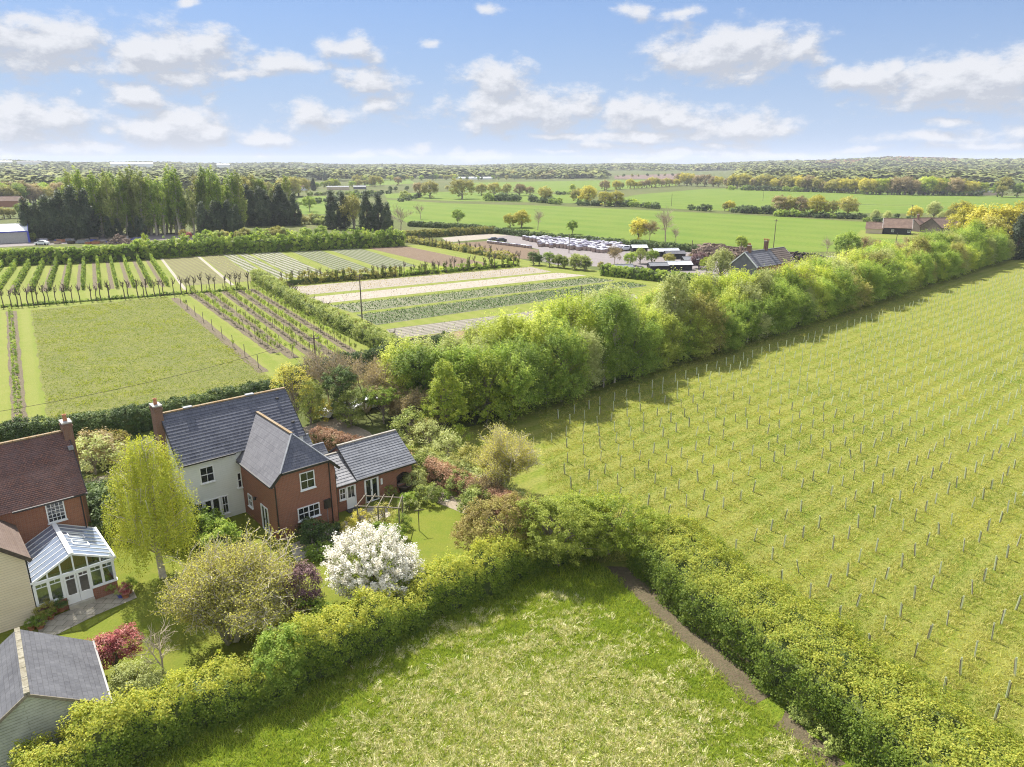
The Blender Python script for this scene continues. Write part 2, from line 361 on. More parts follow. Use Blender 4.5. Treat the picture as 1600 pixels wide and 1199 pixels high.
ground('g_meadow', [(.12, .23, .018), (.17, .27, .022), (.22, .28, .045), (.08, .16, .012)], (.12, .8, 5), .8, extra=dry_patch)
ground('g_lawn', [(.20, .25, .03), (.25, .28, .045), (.17, .24, .025), (.14, .20, .02)], (.15, .9, 9), .25)
ground('g_mown', [(.20, .29, .035), (.25, .32, .05), (.28, .33, .07), (.15, .23, .025)], (.05, .5, 5), .3, stripes=[(FB, 3.1, (.30, .34, .09), .35)])
ground('g_rough', [(.22, .24, .06), (.185, .215, .055), (.27, .28, .06), (.14, .15, .05)], (.05, .25, 2.2), .6)
ground('g_soil', [(.26, .19, .13), (.22, .16, .11), (.32, .25, .18), (.16, .12, .08)], (.08, .8, 5), .5, stripes=[(FB, 1.0, (.18, .125, .09), .5)])
ground('g_mulch', [(.27, .22, .15), (.22, .18, .13), (.33, .28, .21), (.10, .10, .05)], (.3, 2, 8), .6)
ground('g_verge', [(.15, .115, .08), (.19, .155, .10), (.22, .18, .12), (.10, .11, .05)], (.4, 2, 8), .5)
ground('g_gravel', [(.40, .34, .25), (.46, .40, .30), (.50, .44, .35), (.28, .24, .18)], (.2, 2, 14), .4)
ground('g_yard', [(.36, .34, .325), (.41, .385, .365), (.32, .305, .29), (.26, .25, .24)], (.05, .4, 3), .2)
ground('g_wheat', [(.10, .26, .025), (.13, .30, .032), (.155, .31, .045), (.085, .21, .02)], (.012, .05, .8), .15, stripes=[(R(-47), 24, (.16, .32, .05), .35)])
ground('g_far', [(.13, .17, .04), (.16, .22, .05), (.21, .22, .08), (.10, .13, .03)], (.004, .02, .3), .1)
ground('g_ploughed', [(.24, .18, .15), (.27, .21, .17), (.22, .16, .13), (.2, .15, .12)], (.01, .1, 1), .1)
def strip_mat(name, base, rowc, wd, ang=R(32), st=.9, b2=None):
    ground(name, [base, b2 or tuple(.85*x for x in base), tuple(min(1, 1.12*x) for x in base), tuple(.6*x for x in base)], (.1, .7, 4), .4, stripes=[(ang, wd, rowc, st)])
strip_mat('s_white', (.58, .54, .48), (.40, .35, .27), 1.1, st=.45)
strip_mat('s_white2', (.64, .60, .53), (.44, .37, .27), 1.1, st=.3)
strip_mat('s_green', (.46, .45, .34), (.15, .22, .06), 1.2, st=.75)
strip_mat('s_green2', (.38, .38, .27), (.11, .19, .045), 1.2, st=.8)
strip_mat('s_grey', (.52, .49, .43), (.20, .19, .14), 1.1, st=.8)
strip_mat('s_tan', (.44, .32, .20), (.40, .28, .17), 1.1, st=.5)
strip_mat('b_pale', (.32, .32, .14), (.22, .20, .12), 1.3, FB, .6)
strip_mat('b_row', (.50, .49, .42), (.15, .19, .06), 1.5, FB, .95)
strip_mat('b_row2', (.36, .37, .27), (.12, .17, .05), 1.5, FB, .95)

# ------------------------------------------------------------------ ground sheets
def grid_ground():
    xs = np.concatenate([np.linspace(-6500, -900, 40), np.linspace(-800, 800, 17), np.linspace(900, 6500, 40)])
    ys = np.concatenate([np.linspace(-300, 1000, 14), np.linspace(1100, 6400, 48)])
    X, Y = np.meshgrid(xs, ys); Z = terr(X, Y)*(Y > 0)
    V = np.stack([X, Y, Z], -1).reshape(-1, 3); nx = len(xs); f = []
    for j in range(len(ys)-1):
        for i in range(nx-1): a = j*nx+i; f.append((a, a+1, a+1+nx, a+nx))
    me = bpy.data.meshes.new('ground'); me.from_pydata(V.tolist(), [], f); me.polygons.foreach_set('use_smooth', [True]*len(f)); me.materials.append(MT['g_far'])
    o = link('ground', me); o['kind'] = 'structure'
grid_ground()
LV = [0]
def sheet(name, pts, m, z=None, jit=0., px=True, seg=None):
    P = [G(*p) for p in pts] if px else [Vector((p[0], p[1], 0)) for p in pts]
    if seg:
        Q = []
        for i, a in enumerate(P):
            b = P[(i+1) % len(P)]; n = max(1, int((b-a).length/seg)); nr = Vector((-(b-a).y, (b-a).x, 0)).normalized()
            for k in range(n):
                Q.append(a.lerp(b, k/n)+nr*(rnd.uniform(-jit, jit) if k else 0))
        P = Q
    import bmesh
    bm = bmesh.new(); vs = [bm.verts.new((p.x, p.y, z+(float(terr(p.x, p.y))*1.03+.3 if hypot(p.x, p.y) > 1150 else 0))) for p in P]; fc = bm.faces.new(vs)
    if fc.normal.z < 0: fc.normal_flip()
    bm.normal_update()
    if fc.normal.z < 0: fc.normal_flip()
    bmesh.ops.triangulate(bm, faces=bm.faces[:])
    me = bpy.data.meshes.new(name); bm.to_mesh(me); bm.free(); me.materials.append(MT[m]); o = link(name, me); o['kind'] = 'structure'; return o
# planted field (whole right side)
sheet('field', [(-60, -60), (70, -60), (330, 60), (330, 330), (147, 214), (60, 134), (-2, 76), (-22, 62), (-60, 30)], 'g_plant', .010, px=False)
# meadow in front
sheet('meadow', [(-60, -40), (24, -40), (17.5, 26.5), (14.2, 33), (10.5, 41), (6, 46), (0, 45.5), (-8, 38), (-14, 32), (-22, 28), (-60, 5)], 'g_meadow', .018, px=False)
sheet('verge', [(6.9, 45.4), (7.4, 43.4), (9.0, 39.6), (12.2, 32.9), (12.9, 31.4), (14.9, 32.6), (12.5, 38), (9, 45)], 'g_verge', .026, .25, px=False, seg=.8)
sheet('verge', [(13.5, 30.0), (14.9, 27.0), (16.3, 27.6), (14.7, 31.2)], 'g_verge', .026, .2, px=False, seg=.6)
# garden
sheet('lawn', [(-62, 24), (-24, 24.5), (-16.5, 28.6), (-11.5, 31.5), (-6, 37.2), (-2, 42), (4, 47), (2, 56), (-6, 61), (-20, 73), (-45, 58), (-62, 40)], 'g_lawn', .022, px=False)
sheet('drive', [(-60, 50), (-42, 58.5), (-36, 63), (-28, 70), (-20, 77), (-10, 66), (-12, 63), (-22, 72), (-34, 60), (-50, 46)], 'g_gravel', .030, .3, px=False, seg=2)
sheet('path', [(-7.5, 56.3), (-2.2, 52.4), (-1.5, 53.5), (-3.2, 55.5), (-5.2, 57.8), (-7.2, 59.2)], 'g_gravel', .034, .2, px=False, seg=.8)
sheet('patio', [(452, 852), (530, 822), (560, 797), (600, 790), (612, 806), (560, 828), (520, 850), (462, 880)], 'patio_slab', .036)
sheet('patio', [(58, 975), (205, 915), (214, 935), (150, 962), (90, 992), (62, 1000)], 'patio_slab', .036)
# nursery, left
NZ = .012
sheet('grass_ride', [(-300, 720), (-300, 470), (0, 408), (630, 384), (700, 381), (835, 410), (1130, 448), (1125, 470), (960, 520), (700, 560), (640, 560), (560, 600), (430, 607), (0, 690)], 'g_mown', NZ, seg=6)
sheet('rough_plot', [(48, 485), (262, 464), (432, 600), (80, 690)], 'g_rough', .020, .25, seg=2)
sheet('soil_strip', [(9, 487), (26, 486), (46, 690), (20, 690)], 'g_mulch', .026, .12, seg=2)
ROWS = [((272, 466), (412, 582)), ((299, 459), (430, 552)), ((323, 457), (460, 560)), ((348, 455), (500, 565)), ((371, 453), (540, 570)), ((392, 452), (560, 556))]
def strip_line(a, b, w, z, m, name='soil_strip', px=True):
    A = G(*a) if px else a; B = G(*b) if px else b; n = Vector((-(B-A).y, (B-A).x, 0)).normalized()*w/2
    return sheet(name, [(A-n).xy[:], (B-n).xy[:], (B+n).xy[:], (A+n).xy[:]], m, z, .1, px=False, seg=1.5)
for a, b in ROWS: strip_line(a, b, 1.5, .026, 'g_mulch')
BROWS = []
for i in range(13):
    t = i/12; top = G(235-i*20.6, 405.5+i*.62); d = Vector((cos(R(-60.3)), sin(R(-60.3)), 0)); n_ = 58
    BROWS.append((top, top+d*n_))
    strip_line(top+Vector((-.9, -.5, 0)), top+d*n_+Vector((-.9, -.5, 0)), .9, .020, 'g_mulch', px=False)
def par(x0, x1, yt0, yt1, m, name='crop_bed', L=62, ang=-60.3, z=.022):
    A = G(x0, yt0); B = G(x1, yt1); d = Vector((cos(R(ang)), sin(R(ang)), 0))
    return sheet(name, [A.xy[:], B.xy[:], (B+d*L).xy[:], (A+d*L).xy[:]], m, z, px=False)
par(254, 306, 402.5, 400, 'b_pale')
par(249, 253, 403, 402.6, 's_white2', 'fleece_strip', 68, z=.028); par(306.5, 311, 400, 399.7, 's_white2', 'fleece_strip', 66, z=.028)
par(313, 345, 399.4, 398, 'b_pale', L=62)
par(347, 366, 398, 397, 'b_row', L=62); par(371, 386, 396.8, 396.2, 'b_row', L=62); par(391, 436, 396, 394, 'b_row', L=60); par(455, 500, 393, 391, 'b_row2', L=58)
par(514, 562, 390.5, 388, 'b_row2', L=52); par(572, 634, 387.5, 385, 'g_soil', 'soil_bed', L=60, ang=-56)
# central plot strips
sheet('crop_bed', [(446, 449.6), (830, 417.5), (862, 425), (479, 461)], 's_white', .022)
sheet('crop_bed', [(482, 465), (870, 426.5), (917, 430.5), (506, 474.5)], 's_white2', .022)
sheet('crop_bed', [(515, 478), (925, 434), (962, 439), (551, 489)], 's_green', .022)
sheet('crop_bed', [(556, 492.5), (975, 440.5), (1012, 447), (588, 508.5)], 's_green2', .022)
sheet('crop_bed', [(602, 515), (860, 483), (990, 460), (1000, 466), (880, 497), (620, 529)], 's_grey', .022)
sheet('soil_bed', [(626, 531.5), (690, 521), (900, 498), (900, 506), (686, 534.5), (632, 541)], 's_tan', .022)
# beyond: yard, upper beds
sheet('soil_bed', [(706, 381), (760, 377), (842, 391), (834, 406), (808, 404)], 'g_soil', .022)
sheet('crop_bed', [(690, 372), (760, 365), (795, 368), (756, 374), (700, 379)], 's_white', .022)
sheet('yard', [(765, 372), (800, 364), (985, 381), (1130, 392), (1330, 402), (1320, 416), (1215, 440), (1120, 441), (990, 428), (940, 417), (870, 414), (846, 408), (842, 390)], 'g_yard', .016)
sheet('yard', [(-60, 390), (45, 384), (230, 376), (330, 374), (330, 366), (-60, 366)], 'g_yard', .016)
# wheat fields
sheet('wheat_field', [(604, 312), (700, 318), (860, 322), (1060, 331), (1200, 338), (1330, 346), (1480, 352), (1600, 370), (1560, 392), (1240, 394), (1100, 381), (985, 382), (850, 371), (740, 355), (640, 351), (612, 335)], 'g_wheat', .03, seg=25, jit=.8)
sheet('wheat_field', [(925, 318.5), (1000, 304), (1100, 295.5), (1180, 293.5), (1440, 304), (1640, 308), (1640, 318), (1545, 333), (1400, 334), (1200, 332), (1060, 327)], 'g_wheat', .03, seg=30, jit=1)
sheet('wheat_field', [(600, 303), (700, 300), (930, 305), (905, 318), (700, 314), (604, 310)], 'g_wheat', .03)
sheet('wheat_field', [(720, 286), (900, 283), (1040, 281), (1060, 290), (960, 297), (840, 302), (700, 298)], 'g_wheat', .03)
sheet('ploughed_field', [(960, 276), (1060, 273.5), (1120, 277), (1050, 281), (960, 280)], 'g_ploughed', .03)
sheet('pasture', [(465, 308), (510, 306), (520, 335), (470, 335)], 'g_wheat', .03); sheet('pasture', [(560, 283), (640, 281), (650, 287), (570, 291)], 'g_wheat', .03)
sheet('pasture', [(95, 284), (150, 282), (155, 287), (100, 289)], 'g_wheat', .03)

ONES = 'first second third fourth fifth sixth seventh eighth ninth tenth eleventh twelfth thirteenth fourteenth fifteenth sixteenth seventeenth eighteenth nineteenth'.split()
CARD = ['', '', 'twenty', 'thirty', 'forty', 'fifty', 'sixty', 'seventy', 'eighty', 'ninety']; TENS = ['', '', 'twentieth', 'thirtieth', 'fortieth', 'fiftieth', 'sixtieth', 'seventieth', 'eightieth', 'ninetieth']
def ordw(n):
    return ONES[n-1] if n < 20 else (TENS[n//10] if n % 10 == 0 else CARD[n//10]+'-'+ONES[n % 10-1])
# ------------------------------------------------------------------ foliage library
def unit(a): return a/np.maximum(np.linalg.norm(a, axis=1, keepdims=True), 1e-6)
def leaf_verts(P, N, size, rng, aspect=.62, jit=.42):
    """diamond leaves at P with rough normals N"""
    n = len(P); N = unit(unit(N)+rng.normal(0, jit, (n, 3)))
    T = unit(np.cross(N, rng.normal(0, 1, (n, 3)))); B = np.cross(N, T)
    s = (size*rng.uniform(.6, 1.35, n))[:, None]*.5
    a = P+T*s; b = P+B*s*aspect; c = P-T*s; d = P-B*s*aspect
    return np.stack([a, b, c, d], 1).reshape(-1, 3)
def clumps(cent, rad, per, rng, flat=.75, outc=None, tilt=.6, base_t=None):
    """gaussian leaf clumps. returns P, N, tint"""
    k = len(cent); n = k*per
    idx = np.repeat(np.arange(k), per); rr = np.asarray(rad)*np.ones(k)
    off = rng.normal(0, 1, (n, 3)); off = unit(off)*(rng.uniform(0, 1, (n, 1))**.45)
    P = cent[idx]+off*rr[idx][:, None]*np.array([1, 1, flat])
    o = outc if outc is not None else cent.mean(0)
    N = unit(unit(P-o)*.6+off*.35+np.array([0, 0, tilt*1.5]))
    bt = rng.uniform(0, 1, k) if base_t is None else base_t
    t = np.clip(.62*bt[idx]+.38*rng.uniform(0, 1, n)+.0, 0, 1)
    return P, N, t
def lobes(ell, k, rng, lo=.55, up=-.35):
    """clump centres in the outer part of a union of ellipsoids (cx,cy,cz,rx,ry,rz)"""
    E = np.array(ell, float); wgt = (E[:, 3]*E[:, 4]*E[:, 5])**(2/3); out = []
    while len(out) < k:
        e = E[rng.choice(len(E), p=wgt/wgt.sum())]; d = rng.normal(0, 1, 3); d /= np.linalg.norm(d)
        if d[2] < up and rng.random() < .8: continue
        q = e[:3]+d*e[3:]*rng.uniform(lo, 1)
        ok = True
        for f in E:
            if f is e: continue
            if (((q-f[:3])/f[3:])**2).sum() < .35: ok = False; break
        if ok: out.append(q)
    return np.array(out)
def crown(name, ell, k, per, rc, size, m, seed, flat=.75, lo=.55, tilt=.6, up=-.35, feather=0.):
    rng = np.random.default_rng(seed); c = lobes(ell, k, rng, lo, up)
    P, N, t = clumps(c, rc*rng.uniform(.65, 1.3, k), per, rng, flat, np.array(ell)[:, :3].mean(0), tilt)
    if feather:
        e0 = np.array(ell)[:, :3].mean(0); dd = unit(c-e0)+np.array([0, 0, .7]); dd = unit(dd); idx = np.repeat(np.arange(len(c)), per)
        P = P+dd[idx]*(rng.uniform(0, 1, (len(P), 1))**2)*feather*rng.uniform(.3, 1.6, len(c))[idx][:, None]
    P[:, 2] = np.maximum(P[:, 2], .05)
    return np_mesh(name, leaf_verts(P, N, size, rng), 4, MT[m], t), c
def limbs(base, tips, r0, seed, trunk_h, m='bark', n=7, stems=None):
    """tapered trunk with limbs reaching the clump centres"""
    rng = random.Random(seed); mb = MB(); b = Vector(base)
    zs = trunk_h; pts = [b]; k = 5
    for i in range(1, k+1): pts.append(b+Vector((rng.uniform(-.04, .04)*zs, rng.uniform(-.04, .04)*zs, zs*i/k)))
    mb.tube(pts, [r0*(1-.78*i/k) for i in range(k+1)], n)
    for t in tips:
        t = Vector(t); f = min(.98, max(.12, rng.uniform(.25, .8)*min(1, t.z/zs))); i = f*k; i0 = int(i)
        s = pts[i0].lerp(pts[min(i0+1, k)], i-i0); d = t-s
        mid = s+d*.5+Vector((rng.uniform(-.08, .08), rng.uniform(-.08, .08), .12))*d.length
        r = max(.012, r0*(1-.78*f)*.5)
        mb.tube([s, s.lerp(mid, .55)+Vector((0, 0, .02*d.length)), mid, t], [r, r*.75, r*.5, r*.18], 4, cap=False)
    me_o = mb.obj('trunk', MT[m]); me = me_o.data; bpy.data.objects.remove(me_o); return me
def branching(seed, h, spread, levels=5, r0=.12, up=.35, split=3, first=.3, m='twig', leafm=None, leaf_n=2, leaf_s=.12, stems=1, droop=0., name='trunk', decay=.72, rmin=.008):
    rng = np.random.default_rng(seed); segs = []; tips = []
    L0 = h*first
    def grow(p, d, L, r, lv):
        n = 3 if lv < 3 else 2
        q = p
        for i in range(n):
            d = d+rng.normal(0, .10, 3)+np.array([0, 0, .04 if lv > 1 else 0])-np.array([0, 0, droop*(lv > 2)]); d /= np.linalg.norm(d)
            q2 = q+d*L/n; segs.append((q, q2, r*(1-.3*i/n), r*(1-.3*(i+1)/n))); q = q2
            if lv >= levels-2: tips.append((q2, d))
            if lv >= 1 and i < n-1 and lv < levels:
                a = rng.normal(0, 1, 3); dd = d*.5+unit(a[None])[0]*spread*.8; dd /= np.linalg.norm(dd); grow(q, dd, L*decay*.8, r*.5, lv+1)
        if lv >= levels: return
        for j in range(split if lv < levels-1 else 2):
            a = rng.normal(0, 1, 3); a[2] *= .6; dd = d+unit(a[None])[0]*spread+np.array([0, 0, up*.3]); dd /= np.linalg.norm(dd)
            grow(q, dd, L*decay*rng.uniform(.8, 1.15), r*.6, lv+1)
    for s_ in range(stems):
        a = rng.uniform(0, 2*pi); d = np.array([cos(a)*.35, sin(a)*.35, 1.]) if stems > 1 else np.array([0, 0, 1.])
        grow(np.array([cos(a)*.15*(stems > 1), sin(a)*.15*(stems > 1), 0.]), d/np.linalg.norm(d), L0*rng.uniform(.8, 1.1), r0, 0)
    A = np.array([s[0] for s in segs]); B = np.array([s[1] for s in segs]); ra = np.array([s[2] for s in segs])[:, None]; rb = np.array([s[3] for s in segs])[:, None]
    ra = np.maximum(ra, rmin); rb = np.maximum(rb, rmin*.75)
    # normalise the height
    k = h/max(B[:, 2].max(), 1e-3); A = A*k; B = B*k
    D = unit(B-A); U = unit(np.cross(D, np.array([.3, .2, 1.])+0*D)); W = np.cross(D, U); Q = []
    for j in range(3):
        t0, t1 = 2*pi*j/3, 2*pi*(j+1)/3
        o0 = U*cos(t0)+W*sin(t0); o1 = U*cos(t1)+W*sin(t1)
        Q.append(np.stack([A+o0*ra, A+o1*ra, B+o1*rb, B+o0*rb], 1))
    V = np.concatenate(Q).reshape(-1, 3)
    tr = np_mesh(name, V, 4, MT[m])
    lf = None
    if leafm:
        T = np.array([t[0] for t in tips])*k; T = np.repeat(T, leaf_n, 0); T = T+rng.normal(0, .10+.006*h, T.shape)
        tt = rng.uniform(0, 1, len(T)); lf = np_mesh('crown', leaf_verts(T, rng.normal(0, .6, T.shape)+np.array([0, 0, .6]), leaf_s, rng), 4, MT[leafm], tt)
    return tr, lf
PROTO = {}
def proto(key, trunk, crown_, extra=None): PROTO[key] = (trunk, crown_)
def plant(key, name, label, cat, loc, s=1., rz=None, m=None, group=None, sz=None, parts=True):
    tr, cr = PROTO[key]
    r = thing(name, label, cat, loc, rnd.uniform(0, 6.28) if rz is None else rz, group)
    r.scale = (s, s, sz or s)
    if tr: link('trunk', tr, r)
    if cr:
        c = link('crown', cr, r)
        if m and m != cr.materials[0].name:
            c.material_slots[0].link = 'OBJECT'; c.material_slots[0].material = MT[m]
    return r
def mk(key, ell, k, per, rc, size, m, seed, r0, th, bark='bark', ntip=26, **kw):
    me, c = crown('crown', ell, k, per, rc, size, m, seed, **kw)
    proto(key, limbs((0, 0, 0), c[:ntip], r0, seed, th, bark), me)
# far / mid trees: about 10 m high
mk('round', [(0, 0, 4.7, 4.6, 4.3, 4.6), (1.6, .6, 6.3, 3.0, 2.9, 2.8), (-2.0, -.4, 4.6, 3.0, 2.8, 3.4)], 120, 60, 1.05, .42, 'leaf_olive', 1, .35, 7)
mk('round2', [(0, 0, 5.0, 4.0, 3.8, 4.8), (-1.3, 1.2, 6.8, 2.6, 2.4, 2.6), (2.4, -1, 4.0, 2.6, 2.4, 3.2)], 110, 60, 1.0, .40, 'leaf_olive', 2, .35, 7)
mk('wide', [(0, 0, 4.6, 5.8, 5.0, 4.4), (-3.2, 0, 5.2, 3.2, 3, 3.8), (3.2, 1, 5.4, 3.2, 3, 4.0)], 150, 60, 1.15, .42, 'leaf_olive', 3, .45, 6)
mk('lolly', [(0, 0, 5.6, 4.2, 4.2, 4.0)], 120, 80, .85, .34, 'leaf_green', 4, .28, 6)
mk('bush', [(0, 0, 1.1, 2.2, 2.0, 1.6), (1.2, .3, .9, 1.5, 1.5, 1.2)], 60, 60, .5, .26, 'leaf_dark', 5, .1, 1.4, ntip=8)
mk('conifer', [(0, 0, 1.8, 2.3, 2.3, 2.4), (0, 0, 4.2, 2.1, 2.1, 2.8), (.2, 0, 6.6, 1.5, 1.5, 2.4), (0, .1, 8.6, .8, .8, 1.6)], 170, 70, .62, .30, 'leaf_conifer', 6, .3, 9, 'bark_dark', flat=1.3, tilt=.1, up=-1)
mk('poplar', [(0, 0, 2.6, 1.1, 1.1, 2.2), (0, 0, 4.6, 1.25, 1.25, 2.4), (.1, 0, 7.2, 1.05, 1.05, 2.3), (0, .1, 9.2, .55, .55, 1.2)], 130, 50, .42, .22, 'leaf_green', 7, .22, 9, 'bark_pale', flat=1.5)
mk('poplar2', [(0, 0, 2.9, 1.1, 1.0, 2.2), (0, 0, 5.4, 1.5, 1.2, 2.4), (-.3, .2, 7.6, .9, 1.0, 2.2), (.3, 0, 8.8, .5, .5, 1.3)], 120, 50, .42, .22, 'leaf_green', 8, .22, 9, 'bark_pale', flat=1.5)
mk('willow', [(0, 0, 5.2, 4.2, 4.2, 3.2), (0, 0, 7, 2.6, 2.6, 2.4)], 120, 60, .8, .34, 'leaf_pale', 9, .35, 6, flat=1.6)
tr, lf = branching(11, 10, .62, 5, .24, m='twig', first=.26); proto('bare', tr, None)
tr, lf = branching(12, 10, .7, 5, .2, m='twig', first=.2, leafm='leaf_brownish', leaf_n=2, leaf_s=.28); proto('sparse', tr, lf)
# belt trees, near: leaves small
for i in range(8):
    rg = random.Random(40+i); hh = 9
    if i in (0, 3):   # birch like, slim
        ell = [(0, 0, 3.2, 2.0, 2.0, 2.6), (rg.uniform(-.4, .4), 0, 5.8, 1.9, 1.8, 2.4), (0, .2, 7.6, 1.4, 1.4, 1.5)]; fl = 1.3; lf_ = 'leaf_pale' if i == 0 else 'leaf_bright'
    elif i in (1, 5): # broad multi stem to the ground
        ell = [(0, 0, 2.2, 2.8, 2.8, 2.2), (.8, .4, 4.8, 2.4, 2.4, 2.4), (-.8, -.5, 5.4, 2.2, 2.1, 2.4), (.2, 0, 7, 1.7, 1.7, 1.6)]; fl = 1.0; lf_ = 'leaf_green'
    elif i in (2, 6):
        ell = [(0, 0, 2.4, 2.7, 2.6, 2.4), (-.9, .4, 5.2, 2.2, 2.1, 2.4), (1.0, .1, 6.0, 2.0, 1.9, 2.2)]; fl = 1.0; lf_ = 'leaf_bright'
    else:
        ell = [(0, 0, 2.6, 2.6, 2.5, 2.6), (.4, .4, 5.6, 2.3, 2.2, 2.5), (-1.3, 0, 4.6, 1.8, 1.8, 2.2)]; fl = 1.0; lf_ = 'leaf_olive'
    mk('belt%d' % i, ell, 420, 40, .40, .185, lf_, 60+i, .11, 8, 'bark_pale' if i in (0, 3) else 'bark', flat=fl, lo=.5, ntip=60, feather=1.05)
mk('shrub_n', [(0, 0, .7, 1.1, 1.0, .8), (.5, .2, .9, .7, .7, .7)], 70, 60, .24, .10, 'leaf_green', 90, .05, .8, ntip=14)
mk('shrub_loose', [(0, 0, .9, 1.0, 1.0, 1.0), (-.4, .3, .8, .8, .8, .8)], 60, 34, .26, .10, 'leaf_pale', 91, .05, 1.0, ntip=30)
mk('shrub_low', [(0, 0, .3, .8, .7, .35)], 40, 40, .2, .09, 'leaf_green', 92, .03, .3, ntip=6)
# ------------------------------------------------------------------ hedges
def hedge(name, pts, wid, hgt, per_m2, size, m, seed, label, lump=.25, cat='hedge', core=.72, group=None, rc=.3, topm=None, ragged=0., flat_top=True):
    """pts: world xy along the centre line"""
    rng = np.random.default_rng(seed); P = np.array([(p[0], p[1]) for p in pts], float)
    seg = np.diff(P, axis=0); sl = np.hypot(seg[:, 0], seg[:, 1]); cum = np.concatenate([[0], np.cumsum(sl)]); Lt = cum[-1]
    def at(s):
        i = np.clip(np.searchsorted(cum, s, 'right')-1, 0, len(sl)-1); f = (s-cum[i])/sl[i]
        p = P[i]+seg[i]*f[:, None]; t = seg[i]/sl[i][:, None]; return p, np.stack([-t[:, 1], t[:, 0]], 1)
    ph = rng.uniform(0, 6.3, 8)
    def hv(s): return 1+lump*(.45*np.sin(s*.55+ph[0])+.35*np.sin(s*1.3+ph[1])+.3*np.sin(s*2.9+ph[2]))
    def wv(s, side): return 1+lump*(.5*np.sin(s*.8+ph[3]+side)+.4*np.sin(s*2.1+ph[4]+2*side))
    area = Lt*(2*hgt+wid); nleaf = int(area*per_m2); per = 34; k = max(8, nleaf//per)
    s = rng.uniform(-.3, Lt+.3, k); s = np.clip(s, 0, Lt); u = rng.uniform(0, 2*hgt+wid, k)
    p, nr = at(s); hz_ = hgt*hv(s)
    side = np.where(u < hgt, -1, np.where(u < hgt+wid, 0, 1))
    z = np.where(side == -1, u/hgt*hz_, np.where(side == 0, hz_, (2*hgt+wid-u)/hgt*hz_)); off = np.where(side == 0, (u-hgt)/wid*2-1, side.astype(float))
    rnd_ = 1-.22*np.clip((z/hz_-.7)/.3, 0, 1)**2*(np.abs(off) > .5)
    dz = np.where(side == 0, -(np.abs(off)**3)*hgt*.14, 0)
    w_ = wid/2*wv(s, off)*rnd_
    c = np.zeros((k, 3)); c[:, :2] = p+nr*(off*w_)[:, None]; c[:, 2] = z+dz-rc*.4
    if ragged:
        tp = side == 0; c[tp, 2] += np.abs(rng.normal(0, ragged, tp.sum()))
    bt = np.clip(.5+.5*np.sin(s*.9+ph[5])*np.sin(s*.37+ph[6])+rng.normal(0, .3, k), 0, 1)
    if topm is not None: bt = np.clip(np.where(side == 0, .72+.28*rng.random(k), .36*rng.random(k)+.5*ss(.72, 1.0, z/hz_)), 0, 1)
    n = k*per; idx = np.repeat(np.arange(k), per); o = unit(rng.normal(0, 1, (n, 3)))*(rng.uniform(0, 1, (n, 1))**.45)
    Q = c[idx]+o*(rc*rng.uniform(.6, 1.3, k)[idx])[:, None]
    Q[:, 2] = np.maximum(Q[:, 2], .03)
    nn = np.zeros((n, 3)); nn[:, :2] = (nr*off[:, None])[idx]*.8; nn[:, 2] = 1.0
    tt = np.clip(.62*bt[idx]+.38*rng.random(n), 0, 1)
    root = thing(name, label, cat, (0, 0, 0), 0, group)
    link('foliage', np_mesh('foliage', leaf_verts(Q, nn+o*.4, size, rng), 4, MT[m], tt), root)
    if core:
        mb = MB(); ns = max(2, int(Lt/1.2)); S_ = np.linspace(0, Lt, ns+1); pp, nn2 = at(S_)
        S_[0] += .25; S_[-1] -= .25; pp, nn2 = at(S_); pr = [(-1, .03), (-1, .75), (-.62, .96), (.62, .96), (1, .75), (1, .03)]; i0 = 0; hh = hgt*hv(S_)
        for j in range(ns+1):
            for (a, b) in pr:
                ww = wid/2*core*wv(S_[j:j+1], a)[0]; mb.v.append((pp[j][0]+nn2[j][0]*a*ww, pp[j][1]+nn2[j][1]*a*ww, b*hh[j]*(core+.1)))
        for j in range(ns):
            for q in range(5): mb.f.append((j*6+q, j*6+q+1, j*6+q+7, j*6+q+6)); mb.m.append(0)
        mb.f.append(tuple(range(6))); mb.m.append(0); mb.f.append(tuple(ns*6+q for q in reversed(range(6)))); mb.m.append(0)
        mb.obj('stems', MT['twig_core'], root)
    return root
def pxl(*p): return [G(*q).xy[:] for q in p]
def offset(pts, d):
    P = [Vector(p) for p in pts]; out = []
    for i, p in enumerate(P):
        t = (P[min(i+1, len(P)-1)]-P[max(i-1, 0)]).normalized(); out.append((p+Vector((-t.y, t.x))*d)[:])
    return out
# near hedges
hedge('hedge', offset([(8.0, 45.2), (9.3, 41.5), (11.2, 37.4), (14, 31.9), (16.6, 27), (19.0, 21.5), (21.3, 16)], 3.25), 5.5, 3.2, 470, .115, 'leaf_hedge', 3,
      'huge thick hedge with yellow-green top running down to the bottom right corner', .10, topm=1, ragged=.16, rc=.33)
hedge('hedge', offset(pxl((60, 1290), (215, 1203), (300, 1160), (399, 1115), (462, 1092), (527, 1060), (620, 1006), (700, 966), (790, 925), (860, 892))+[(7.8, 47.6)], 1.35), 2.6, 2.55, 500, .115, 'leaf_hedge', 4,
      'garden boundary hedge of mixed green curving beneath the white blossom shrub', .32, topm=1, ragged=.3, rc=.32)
hedge('hedge', pxl((-80, 722), (0, 703), (60, 692), (200, 676), (250, 664), (430, 626)), 2.0, 2.7, 230, .16, 'leaf_dark', 5, 'long dark green hedge behind both houses edging the rough plot', .08)
hedge('hedge', [(-29.5, 88), (-21, 96.5), (-16.5, 101.5), (-10, 108)], 2.2, 2.9, 160, .19, 'leaf_dark', 6, 'dark clipped hedge at the near corner of the striped flower plot', .08)
hedge('beech_hedge', [(-20.6, 69.5), (-15.6, 65.8), (-9.8, 62.4)], 1.5, 1.9, 380, .12, 'leaf_beech', 7, 'coppery brown beech hedge behind the small slate roofed annex', .10)
